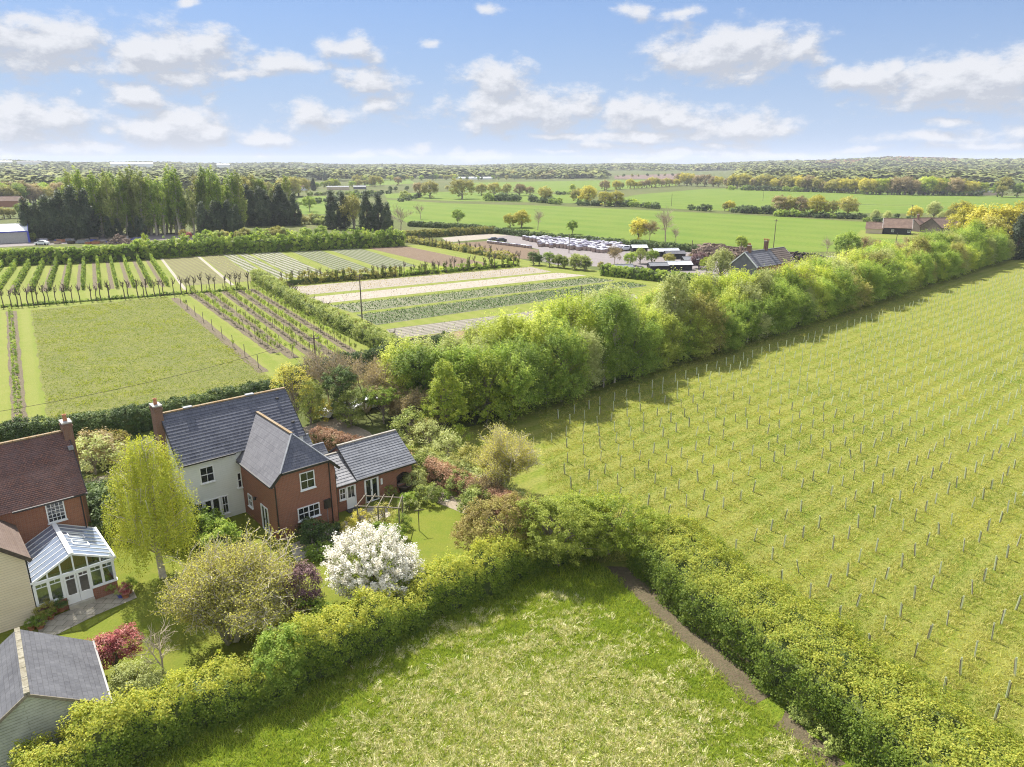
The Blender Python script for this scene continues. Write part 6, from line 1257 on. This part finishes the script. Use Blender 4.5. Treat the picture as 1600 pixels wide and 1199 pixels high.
for k, (d, x, y, _j, _i) in enumerate(sp[300:]):
    a = rng.uniform(0, 6.28); n = 5; i0 = len(allv); tx, ty = rng.normal(0, .06, 2)
    for z in (0, 1.2):
        for q in range(n): allv.append((x+tx*z+.06*cos(a+2*pi*q/n), y+ty*z+.06*sin(a+2*pi*q/n), z))
    for q in range(n): allf.append((i0+q, i0+(q+1) % n, i0+n+(q+1) % n, i0+n+q))
    allf.append(tuple(i0+n+q for q in range(n)))
me = bpy.data.meshes.new('tree_tubes'); me.from_pydata(allv, [], allf); me.materials.append(MT['tube_plastic']); o = link('distant_tree_tubes', me)
tag(o, 'rows of pale tree tubes receding into the far part of the planted field', 'tree tubes', None, 'stuff')
print('tubes', len(sp))
# small leaf tufts and mulch tussocks round the tubes, grass blades : ground cover
def blades(label, pts, hgt, wid, m, seed, per=4, lean=.5, name='grass', common=0.):
    rng = np.random.default_rng(seed); n = len(pts); idx = np.repeat(np.arange(n), per); N = n*per
    b = np.zeros((N, 3)); b[:, :2] = pts[idx, :2]+rng.normal(0, .09, (N, 2)); a = rng.uniform(0, 2*pi, N); h = hgt*rng.uniform(.5, 1.3, N)*(pts[idx, 2] if pts.shape[1] > 2 else 1)
    side = np.stack([np.cos(a), np.sin(a), np.zeros(N)], 1)*wid/2; ln = rng.normal(0, lean, (N, 2))+rng.normal(0, common, (n, 2))[idx]
    tip = b+np.stack([ln[:, 0]*h, ln[:, 1]*h, h], 1); b[:, 2] = .0
    V = np.stack([b-side, b+side, tip], 1).reshape(-1, 3); t = np.clip((.55*np.repeat(rng.random(n), per) if pts.shape[1] < 4 else pts[idx, 3]*.8)+(.45 if pts.shape[1] < 4 else .3)*rng.random(N), 0, 1)
    o = link(name, np_mesh(name, V, 3, MT[m], t)); tag(o, label, 'grass', None, 'stuff')
def inpoly(P, poly):
    x, y = P[:, 0], P[:, 1]; c = np.zeros(len(P), bool); n = len(poly)
    for i in range(n):
        x1, y1 = poly[i]; x2, y2 = poly[(i+1) % n]
        k = ((y1 > y) != (y2 > y)) & (x < (x2-x1)*(y-y1)/(y2-y1+1e-12)+x1); c ^= k
    return c
rng = np.random.default_rng(5)
MEAD = [(-22, 12), (19, 12), (17.0, 26.5), (13.6, 33), (10.0, 41), (6, 46), (0, 45.0), (-8, 37.6), (-14, 31.5), (-22, 27.3)]
P = np.stack([rng.uniform(-24, 20, 90000), rng.uniform(14, 47, 90000)], 1); P = P[inpoly(P, MEAD)]; P = P[P[:, 0] < np.interp(P[:, 1], [h[1] for h in reversed(hl)], [h[0] for h in reversed(hl)])-.95+rng.normal(0, .12, len(P))]
nz = np.sin(P[:, 0]*1.3+np.sin(P[:, 1]*.9)*1.5)*np.sin(P[:, 1]*1.1+np.sin(P[:, 0]*.7)*2)
blades('green meadow grass in front of the hedges', np.c_[P, .8+.5*rng.random(len(P))], .22, .045, 'grass_blade', 11, 4, .55)
# dry zone: away from the hedges
DRY = [(-13, 12), (15, 12), (13, 24), (9.6, 31), (6.2, 37), (2.6, 40.2), (-2, 36.0), (-8, 30.5), (-13.5, 25)]
P = np.stack([rng.uniform(-15, 17, 60000), rng.uniform(13, 42, 60000)], 1); P = P[inpoly(P, MEAD)]; P = P[P[:, 0] < np.interp(P[:, 1], [h[1] for h in reversed(hl)], [h[0] for h in reversed(hl)])-1.0]
dc = np.hypot((P[:, 0]-1.5)/11.5, (P[:, 1]-22)/17.5)
nz = np.sin(P[:, 0]*3.1+np.sin(P[:, 1]*2.3)*1.5)*np.sin(P[:, 1]*3.7+np.sin(P[:, 0]*2.1)*2)+.7*np.sin(P[:, 0]*.9+np.sin(P[:, 1]*.8)*2)*np.sin(P[:, 1]*1.0+1)
P = P[nz+rng.normal(0, .5, len(P)) > -.55+3.4*np.clip(dc-.66, 0, 1)]
blades('tussocks of pale dry grass in the middle of the meadow', np.c_[P, .6+.6*rng.random(len(P))], .155, .078, 'straw', 12, 11, .5, 'dry_grass', .7)
def field_pts(n, seed, y1=190):
    rng = np.random.default_rng(seed); yy = 16+(y1-16)*rng.beta(1.0, 2.2, n); P = np.stack([2+rng.random(n)*(yy*.95+14), yy], 1)
    d = P[:, 0]*bn.x+P[:, 1]*bn.y-(belt_a.x*bn.x+belt_a.y*bn.y); hx = np.interp(P[:, 1], [h[1] for h in reversed(hl)], [h[0] for h in reversed(hl)])
    f = P[:, 1]*cP+28*sP; sx = CX+F*P[:, 0]/f; k = (d < .5) & ((P[:, 1] > 46) | (P[:, 0] > hx+5.4)) & (sx < 1650) & (P[:, 0] > 3.2)
    return P[k]
P = field_pts(230000, 6); nz = np.sin(P[:, 0]*.35+1.2*np.sin(P[:, 1]*.3))*np.sin(P[:, 1]*.4+np.sin(P[:, 0]*.27)*2)
def fn(P, a=1.): return np.sin(P[:, 0]*.23*a+1.7*np.sin(P[:, 1]*.19*a+.6))*np.sin(P[:, 1]*.27*a+1.5*np.sin(P[:, 0]*.17*a))+.6*np.sin(P[:, 0]*.9*a+1.5*np.sin(P[:, 1]*.8*a))*np.sin(P[:, 1]*1.0*a+2*np.sin(P[:, 0]*.6*a))
blades('short green grass of the planted field', np.c_[P, .6+.4*(nz > .1), np.clip(.45+.45*fn(P), 0, 1)], .14, .045, 'grass_field', 13, 3, .6)
P = field_pts(150000, 7); q = (P@np.array([.655, -.755])-(T0@np.array([.655, -.755])))/2.27; k = np.abs(q-np.round(q)) < .28; P = P[k | (rng.random(len(P)) < .25)]
blades('dry tufted grass along the tree tube rows', np.c_[P, .7+.6*rng.random(len(P))], .20, .05, 'grass_dry', 14, 4, .7, 'dry_grass')
rng = np.random.default_rng(8); RP = [G(*q).xy[:] for q in ((50, 486), (261, 465), (430, 598), (82, 688))]
P = np.stack([rng.uniform(-105, -25, 90000), rng.uniform(70, 165, 90000)], 1); P = P[inpoly(P, RP)]; nz = np.sin(P[:, 0]*.5+np.sin(P[:, 1]*.4)*2)*np.sin(P[:, 1]*.55+np.sin(P[:, 0]*.3)*2)
blades('rough weedy growth over the uncut plot behind the houses', np.c_[P, .5+.5*rng.random(len(P))+.6*(nz > .35), np.clip(.42+.16*nz+rng.normal(0, .16, len(P)), 0, 1)], .17, .08, 'grass_field', 15, 3, .6, 'weeds')
# leafy sprigs out of some tubes
rs = [s for s in sp if rng.random() < .045]
Pq = np.array([(q[1], q[2], 1.25) for q in rs]); Pq = np.repeat(Pq, 26, 0)+rng.normal(0, .22, (len(Pq)*26, 3))
o = link('young_leaves', np_mesh('young_leaves', leaf_verts(Pq, rng.normal(0, .5, Pq.shape)+np.array([0, 0, .7]), .15, rng), 4, MT['leaf_yellow'], rng.random(len(Pq)))); tag(o, 'tufts of young leaves sprouting from the tops of some tree tubes', 'leaves', None, 'stuff')

# ------------------------------------------------------------------ garden furniture, pots, pergola
def bx(name, label, cat, loc, rz, parts, group=None):
    r = thing(name, label, cat, loc, rz, group)
    for pn, m, fn in parts: b_ = MB(); fn(b_); b_.obj(pn, MT[m], r)
    return r
PC = [G(558, 791, 2.15), G(623, 794, 2.15), G(628, 778, 2.15), G(571, 775, 2.15)]
pg = thing('pergola', 'rustic timber pergola with climbers on the edge of the patio', 'pergola', (PC[0].x, PC[0].y, 0)); PO = Vector((PC[0].x, PC[0].y, 0))
PL = [p-PO for p in PC]
def pgm(name, a, b, r_): b_ = MB(); b_.tube([a, b], r_, 7); b_.obj(name, MT['timber_grey'], pg)
for a in (PL[0], PL[0].lerp(PL[1], .5), PL[1], PL[2], PL[3], PL[3].lerp(PL[2], .5)): pgm('post', (a.x, a.y, 0), (a.x, a.y, 2.1), .06)
pgm('beam', PL[0]+(PL[0]-PL[1])*.06, PL[1]+(PL[1]-PL[0])*.06, .055); pgm('beam', PL[3]+(PL[3]-PL[2])*.06, PL[2]+(PL[2]-PL[3])*.06, .055)
for t in (0, .25, .5, .75, 1): a = PL[0].lerp(PL[1], t); b = PL[3].lerp(PL[2], t); u_ = Vector((0, 0, .09)); pgm('rafter', a+u_+(a-b)*.15, b+u_+(b-a)*.15, .04)
def pot(loc, r_, h_, m, label, name='plant_pot', leaf=None, ls=.6):
    mb = MB(); mb.lathe([(r_*.7, 0), (r_, h_*.85), (r_*1.12, h_*.86), (r_*1.12, h_), (r_*.95, h_), (r_*.9, h_*.8), (.001, h_*.8)], 18)
    o = mb.obj(name, MT[m], None, True); o.location = loc; tag(o, label, 'pot')
    if leaf: plant('shrub_n', 'potted_plant', label.replace('pot', 'plant growing in the pot', 1), 'plant', Vector(loc)+Vector((0, 0, h_*.8)), ls, m=leaf)
pot(G(633, 768), .68, .75, 'timber_dark', 'very large dark round planter in front of the annex opening', 'planter')
pot(G(612, 838), .26, .32, 'stone', 'small pale stone pot on the lawn beside the pergola')
pot(G(197, 934), .26, .4, 'terracotta', 'terracotta pot at the right corner of the conservatory', leaf='leaf_red', ls=.45)
pot(G(203, 927), .22, .35, 'terracotta', 'second terracotta pot by the conservatory corner', leaf='leaf_green', ls=.5)
pot(G(189, 934), .2, .35, 'blue_paint', 'blue glazed pot beside the conservatory corner', leaf='leaf_pale', ls=.3)
pot(G(164, 925), .24, .4, 'lead', 'grey pot with a clipped ball right of the conservatory doors', leaf='leaf_bright', ls=.5)
pot(G(174, 926), .22, .3, 'lead', 'grey pot with blue-green plant right of the conservatory doors', leaf='leaf_mid', ls=.4)
pot(G(97, 955), .24, .4, 'terracotta', 'terracotta pot with a dark bush left of the conservatory doors', leaf='leaf_dark', ls=.55)
pot(G(72, 968), .26, .4, 'terracotta', 'terracotta pot with a small standard tree beside the cream wall', leaf='leaf_olive', ls=.6)
pot(G(80, 968), .2, .3, 'terracotta', 'small terracotta pot between the standard tree and the patio', leaf='leaf_green', ls=.35)
pot(G(64, 982), .24, .3, 'terracotta', 'terracotta pot with low leaves nearest the garage roof', leaf='leaf_green', ls=.45)
pot(G(50, 984), .22, .35, 'terracotta', 'terracotta pot tucked behind the garage roof', leaf='leaf_green', ls=.35)
bx('bench', 'reddish brown garden bench beside the pergola climbers', 'bench', G(578, 846), .71, [('seat', 'log_bark', lambda b: b.box(0, 1.5, 0, .5, .4, .46)), ('backrest', 'log_bark', lambda b: b.box(0, 1.5, .5, .56, .46, .95))]+[('leg', 'log_bark', lambda b, x=x, y=y: b.box(x, x+.07, y, y+.07, 0, .4)) for x in (0, 1.43) for y in (0, .43)])
mb = MB(); mb.tube([(0, 0, 0), (0, 0, .9)], .05, 8); o = mb.obj('bollard', MT['white_upvc']); o.location = G(487, 832); tag(o, 'short white post beside the brick wing wall', 'post')
mb = MB(); mb.lathe([(.22, 0), (.24, .35), (.2, .5), (.06, .56)], 14); o = mb.obj('gas_bottle', MT['lead'], None, True); o.location = G(500, 829); tag(o, 'pale blue-grey canister on the patio by the wing wall', 'canister')
mb = MB(); mb.lathe([(.001, .0), (.10, .03), (.16, .16), (.1, .29), (.001, .32)], 14); o = mb.obj('ball', MT['bag_fabric'], None, True); o.location = G(282, 1077); tag(o, 'pale blue ball lying on the lawn near the hedge', 'ball')
for (q, lab) in (((688, 775), 'pale stepping stone where the gravel path meets the lawn'), ((697, 783), 'second pale stepping stone on the lawn edge')):
    mb = MB(); mb.lathe([(.001, .06), (.32, .06), (.36, .04), (.36, 0)], 9); o = mb.obj('stepping_stone', MT['stone']); o.location = G(*q)+Vector((0, 0, .03)); o.scale = (1, .7, 1); tag(o, lab, 'stone')
mb = MB(); mb.box(0, 0.9, 0, .5, 0, .12); 
wb = thing('washing_line', 'thin dark garden post with crossbar at the lawn edge beside the pergola', 'post', G(655, 830), .3); mb = MB(); mb.tube([(0, 0, 0), (0, 0, 1.9)], .035, 6); mb.obj('post', MT['timber_dark'], wb); mb = MB(); mb.tube([(-.35, 0, 1.85), (.45, 0, 1.85)], .03, 6); mb.obj('crossbar', MT['timber_dark'], wb)
# ------------------------------------------------------------------ cars
def car(loc, rz, m, label, s=1.):
    r = thing('parked_car', label, 'car', loc, rz); r.scale = (s, s, s)
    prof = [(-2.1, .35), (-2.1, .75), (-1.95, .9), (-1.2, 1.0), (-.55, 1.42), (.9, 1.45), (1.6, 1.0), (2.05, .92), (2.1, .6), (2.1, .35)]
    mb = MB(); W = .85; n = len(prof)
    inn = [W-.16*max(0, (z-.95)/.5) for x, z in prof]
    for sgn in (-1, 1): pts = [(x, sgn*inn[i], z) for i, (x, z) in enumerate(prof)]; mb.face(pts if sgn < 0 else pts[::-1])
    for i in range(n): a, b_ = prof[i], prof[(i+1) % n]; ia, ib = inn[i], inn[(i+1) % n]; mb.face([(a[0], -ia, a[1]), (a[0], ia, a[1]), (b_[0], ib, b_[1]), (b_[0], -ib, b_[1])])
    mb.obj('body', MT[m], r)
    for sgn in (-1, 1):
        g_ = MB(); y = sgn*.815; g_.face([(-.98, y, 1.04), (-.5, sgn*.74, 1.36), (.85, sgn*.73, 1.38), (1.35, y, 1.06)]); g_.obj('side_window', MT['glass_dark'], r)
    g_ = MB(); g_.face([(-1.13, -.7, 1.06), (-1.13, .7, 1.06), (-.62, .62, 1.395), (-.62, -.62, 1.395)]); g_.obj('windscreen', MT['glass_dark'], r)
    for x in (-1.3, 1.3):
        for y in (-.86, .72): t_ = MB(); t_.tube([(x, y, .32), (x, y+.16, .32)], .32, 16); t_.obj('wheel', MT['tyre'], r)
    return r
car(G(528, 648), .9, 'car_white', 'white car parked on the drive behind the ivy clad tree')
car(G(572, 640), .75, 'car_white', 'white car glimpsed through the green topped roadside tree')
car(G(425, 678)+Vector((-2, 1, 0)), .7, 'car_dark', 'dark car parked behind the slate house')
car(G(771, 377), .2, 'car_dark', 'dark vehicle beside the single row of bags'); car(G(783, 378), .2, 'car_dark', 'second dark vehicle nearer the stacked bags')
car(G(975, 392), .5, 'car_white', 'white van like car at the right end of the stacked bags', 1.2); car(G(66, 383), .1, 'car_white', 'white car by the blue trimmed shed', 1.1)
# ------------------------------------------------------------------ bags, logs, yard
mb = MB()
pr = [(.50, 0), (.58, .25), (.60, .8), (.58, 1.2), (.53, 1.38)]
def sq(r_, z): c_ = r_*.82; return [(-r_, -c_*.6, z), (-c_, -r_, z), (c_, -r_, z), (r_, -c_*.6, z), (r_, c_*.6, z), (c_, r_, z), (-c_, r_, z), (-r_, c_*.6, z)]
rings = [sq(a, b) for a, b in pr]
for i in range(len(rings)-1):
    for j in range(8): mb.face([rings[i][j], rings[i][(j+1) % 8], rings[i+1][(j+1) % 8], rings[i+1][j]], 0)
tp = sq(.60, 1.30); tq = sq(.56, 1.50); tt = [(.38*math.copysign(1, x), .38*math.copysign(1, y), 1.62) for x, y, z in tp]
for j in range(8): mb.face([tp[j], tp[(j+1) % 8], tq[(j+1) % 8], tq[j]], 1); mb.face([tq[j], tq[(j+1) % 8], tt[(j+1) % 8], tt[j]], 1)
mb.face([tt[1], tt[3], tt[4], tt[6]], 1)
o = mb.obj('bag', [MT['bag_logs'], MT['bag_fabric']]); bag_me = o.data; bpy.data.objects.remove(o)
poly = [G(*q).xy[:] for q in ((809, 373.5), (842, 381), (844, 386), (947, 396), (983, 391.5), (962, 381), (880, 371), (850, 367))]
u1 = (Vector(poly[3])-Vector(poly[2])).normalized(); u2 = Vector((-u1.y, u1.x)); o0 = Vector(poly[2]); nb = 0; cand = []
for i in range(-30, 50):
    for j in range(-3, 50):
        if i % 9 == 4 and rnd.random() < .6: continue
        q = o0+u1*i*1.66+u2*j*1.8+Vector((rnd.uniform(-.12, .12), rnd.uniform(-.12, .12)))
        if inpoly(np.array([q[:]]), poly)[0] and rnd.random() > .07: cand.append(q)
cand.sort(key=lambda q: q.length); print('bags', len(cand))
for q in cand[:280]:
    o = link('bulk_bag', bag_me); o.location = (q.x, q.y, 0); o.rotation_euler[2] = atan2(u1.y, u1.x)+rnd.uniform(-.15, .15); k = rnd.uniform(.8, 1.15); o.scale = (1.1, 1.1, k); tag(o, 'white topped net bag of logs in the big block of bags in the yard', 'bag', 'white topped bags of logs in the yard block')
for i in range(17):
    p = G(761, 380).lerp(G(831, 388.5), (i+.5)/17); o = link('bulk_bag', bag_me); o.location = p; o.scale = (.9, .9, .62); tag(o, 'low white bag in the single line before the soil plot, %s from the left' % ordw(i+1), 'bag', 'single line of low white bags')
def logpile(label, a, b, base_w, hts, seed, m=('log_bark', 'log_end')):
    rg = random.Random(seed); A = G(*a); B = G(*b); L = (B-A).length; r = thing('log_pile', label, 'log pile', A, atan2(B.y-A.y, B.x-A.x))
    mb = MB(); n = len(hts)-1
    def hh(x): f = max(0, min(.999, x/L))*n; i = int(f); return hts[i]+(hts[i+1]-hts[i])*(f-i)
    k = int(L*3.2)
    for i in range(k*5):
        x = rg.uniform(0, L); y = rg.uniform(-base_w, base_w); H = hh(x)*(1-(abs(y)/base_w)**1.6); z = rg.uniform(max(0, H-.8), max(.3, H))
        a_ = rg.gauss(1.57, .5); d = Vector((cos(a_), sin(a_), rg.uniform(-.25, .25)))*rg.uniform(.9, 1.8); r_ = rg.uniform(.12, .26); c = Vector((x, y, z))
        i0 = len(mb.f); mb.tube([c-d, c+d], r_, 6); mb.m[i0+6] = mb.m[i0+7] = 1
    o = mb.obj('logs', [MT[m[0]], MT[m[1]]], r); o['kind'] = 'stuff'
    core = MB(); N_ = 10; pf = [(x, hh(x)) for x in [L*i/N_ for i in range(N_+1)]]
    for i in range(N_):
        (x0, h0), (x1, h1) = pf[i], pf[i+1]; b_ = base_w*.8
        core.face([(x0, -b_, 0), (x1, -b_, 0), (x1, -b_*.5, h1*.75), (x0, -b_*.5, h0*.75)]); core.face([(x0, -b_*.5, h0*.75), (x1, -b_*.5, h1*.75), (x1, b_*.5, h1*.75), (x0, b_*.5, h0*.75)]); core.face([(x0, b_*.5, h0*.75), (x1, b_*.5, h1*.75), (x1, b_, 0), (x0, b_, 0)])
    core.obj('pile_core', MT['log_bark'], r)
logpile('large heap of pale brown logs behind the farmhouse trees', (1078, 401), (1160, 404), 5.5, [1.2, 3.6, 4.4, 4.4, 3.8, 3.2, 2.5], 1)
logpile('grey brown heap of logs joining the large heap', (1140, 402), (1186, 405), 4.5, [2, 3.6, 3.4, 2.4, 1.4], 2)
logpile('long low stack of dark logs right of the farmhouse', (1228, 409), (1312, 414), 4.0, [3.0, 3.2, 2.6, 2.8, 2.4, 2.0, 1.2], 3, ('tyre', 'log_bark'))
logpile('orange brown log heap in the left storage yard', (178, 380), (202, 381), 3, [.5, 3.2, 2.6, .4], 4)
# pens and roofs in the yard by the flower plot
for i, (px, py, L, m) in enumerate(((1030, 425, 5, 'lead'), (1062, 423, 7, 'metal_white'), (1085, 415, 6, 'lead'), (1042, 401, 8, 'metal_white'), (1056, 405, 6, 'slate_far'), (1000, 395, 5, 'metal_white'), (975, 428, 5, 'lead'))):
    p = G(px, py); d = Vector((cos(.1), sin(.1), 0)); gabled('shed', ('leftmost', 'bright roofed', 'grey roofed', 'long white roofed', 'dark slate roofed', 'small white', 'low grey')[i]+' small shed among the pens by the log heap', 'shed', p-d*L/2, p+d*L/2, 3.5, 1.6, 2.3, 'black_board', m, .2)
def fence(pts, h, m, label, gap=2.2):
    r = thing('fence', label, 'fence', (pts[0][0], pts[0][1], 0))
    o0 = Vector((pts[0][0], pts[0][1], 0))
    for i in range(len(pts)-1):
        a = Vector((*pts[i][:2], 0))-o0; b = Vector((*pts[i+1][:2], 0))-o0; L = (b-a).length; n = max(1, int(L/gap))
        for k in range(n+1): p = a.lerp(b, k/n); mb = MB(); mb.box(p.x-.05, p.x+.05, p.y-.05, p.y+.05, 0, h+.1); mb.obj('post', MT[m], r)
        mb = MB(); mb.bar(a+Vector((0, 0, h/2+.1)), b+Vector((0, 0, h/2+.1)), .03, h-.2); mb.obj('panel', MT['timber_dark'], r)
fence([G(*q).xy[:] for q in ((975, 432), (1010, 434), (1060, 438), (1100, 441))], 1.5, 'concrete', 'dark boarded fence with pale posts behind the trimmed yard hedge', 3)
# left storage yard clutter
cols_ = ['metal_white', 'concrete', 'terracotta', 'bag_fabric', 'blue_paint', 'timber_grey', 'log_end', 'lead', 'timber_dark']
for i in range(46):
    px = rnd.uniform(55, 225); py = rnd.uniform(374.5, 384)-(px-55)*.02; p = G(px, py); w_c, h_c = rnd.uniform(1.2, 3.2), rnd.uniform(.5, 1.6); m = rnd.choice(cols_)
    mb = MB(); mb.box(-w_c/2, w_c/2, -.7, .7, .12, h_c)
    for z in (0, .06): 
        for x in (-w_c/2+.1, 0, w_c/2-.1): mb.box(x-.06, x+.06, -.7, .7, z, z+.055, 1)
    mb.box(-w_c/2-.04, w_c/2+.04, -.74, .74, h_c-.12, h_c, 1); o = mb.obj('pallet_stack', [MT[m], MT['timber_grey']]); o.location = p; o.rotation_euler[2] = rnd.uniform(-.4, .4); tag(o, 'small pallet load, %s of the clutter in the left storage yard, %s' % (ordw(i+1), {'metal_white': 'white', 'concrete': 'grey', 'terracotta': 'terracotta', 'bag_fabric': 'pale', 'blue_paint': 'blue', 'timber_grey': 'grey timber', 'log_end': 'tan', 'lead': 'dark grey', 'timber_dark': 'dark'}[m]), 'pallet', 'pallet loads in the left storage yard')
# ------------------------------------------------------------------ poles and wires
def pole(top, z, label, base=None, arm=1.2, r_=.13):
    p = G(top[0], top[1], z) if base is None else G(*base)
    r = thing('utility_pole', label, 'utility pole', (p.x, p.y, 0), .3); hh = z if base is None else top_h(base[0], base[1], top[1])
    mb = MB(); mb.tube([(0, 0, 0), (0, 0, hh*.5), (0, 0, hh)], [r_, r_*.9, r_*.75], 9); mb.obj('post', MT['bark_dark'], r)
    if arm: mb = MB(); mb.box(-arm/2, arm/2, -.05, .05, hh-.45, hh-.33); mb.obj('crossarm', MT['timber_grey'], r)
    for x in ((-.45, 0, .45) if arm else (0,)): mb = MB(); mb.lathe([(.03, 0), (.06, .04), (.06, .12), (.02, .18)], 8, c=(x*arm, 0, hh-.33 if arm else hh)); mb.obj('insulator', MT['stone'], r)
    return Vector((p.x, p.y, hh-.15))
t1 = pole((490, 524), 8.5, 'wooden pole standing among bare trees by the drive')
t2 = pole((562, 429), 0, 'wooden pole at the left end of the flower plot', base=(566, 501)); t3 = pole((908, 447), 0, 'short looking wooden pole right of the flower plot', base=(908, 479), arm=0)
t4 = pole((1207, 343), 0, 'thin pole standing behind the farmhouse chimneys', base=(1207, 400), arm=1.2); t5 = pole((1213, 309), 0, 'pole in the hedgerow beside the thin brown tree', base=(1213, 337)); t6 = pole((1423, 320), 0, 'pole with small arm behind the barn', base=(1421, 352)); t7 = pole((1192, 299), 0, 'lone pole in the far wheat field', base=(1192, 314), arm=0)
t8 = pole((889, 366), 0, 'pole rising from the block of bags', base=(889, 396), arm=0); t9 = pole((1080, 376), 0, 'thin pole by the log heap', base=(1080, 404), arm=0); t10 = pole((1047, 303), 0, 'small distant pole in the wheat field', base=(1049, 322), arm=0); t11 = pole((1400, 365), 0, 'dark pole in front of the barn lawn', base=(1398, 392), arm=0)
t0_ = pole((-60, 650), 7.5, 'pole outside the left edge carrying the wire')
def wire(a, b, label, sag=.8, r_=.018):
    pts = [a.lerp(b, i/16)-Vector((0, 0, sag*4*(i/16)*(1-i/16))) for i in range(17)]; mb = MB(); mb.tube(pts, r_, 4); o = mb.obj('wire', MT['wire']); tag(o, label, 'wire')
wire(t0_, t1, 'thin dark wire crossing the rough plot to the wooden pole'); wire(t1, t2, 'thin wire between the pole by the drive and the flower plot pole'); wire(t5, t6, 'pale looking wire in front of the right hedgerow oaks', 1.2, .05)
# ------------------------------------------------------------------ haze
hm = bpy.data.materials.new('haze'); hm.use_nodes = True; ht = NT(hm.node_tree); ht.n.clear()
hv_ = ht.new('ShaderNodeVolumePrincipled'); hv_.inputs['Color'].default_value = (.86, .90, 1, 1); hv_.inputs['Density'].default_value = .00012; hv_.inputs['Anisotropy'].default_value = .0
ho = ht.new('ShaderNodeOutputMaterial'); ht.l.new(hv_.outputs[0], ho.inputs['Volume'])
mb = MB(); mb.box(-7200, 7200, -500, 7200, -3, 95); o = mb.obj('haze', hm); o['kind'] = 'stuff'; tag(o, 'thin pale haze lying over the far fields and woods', 'haze')
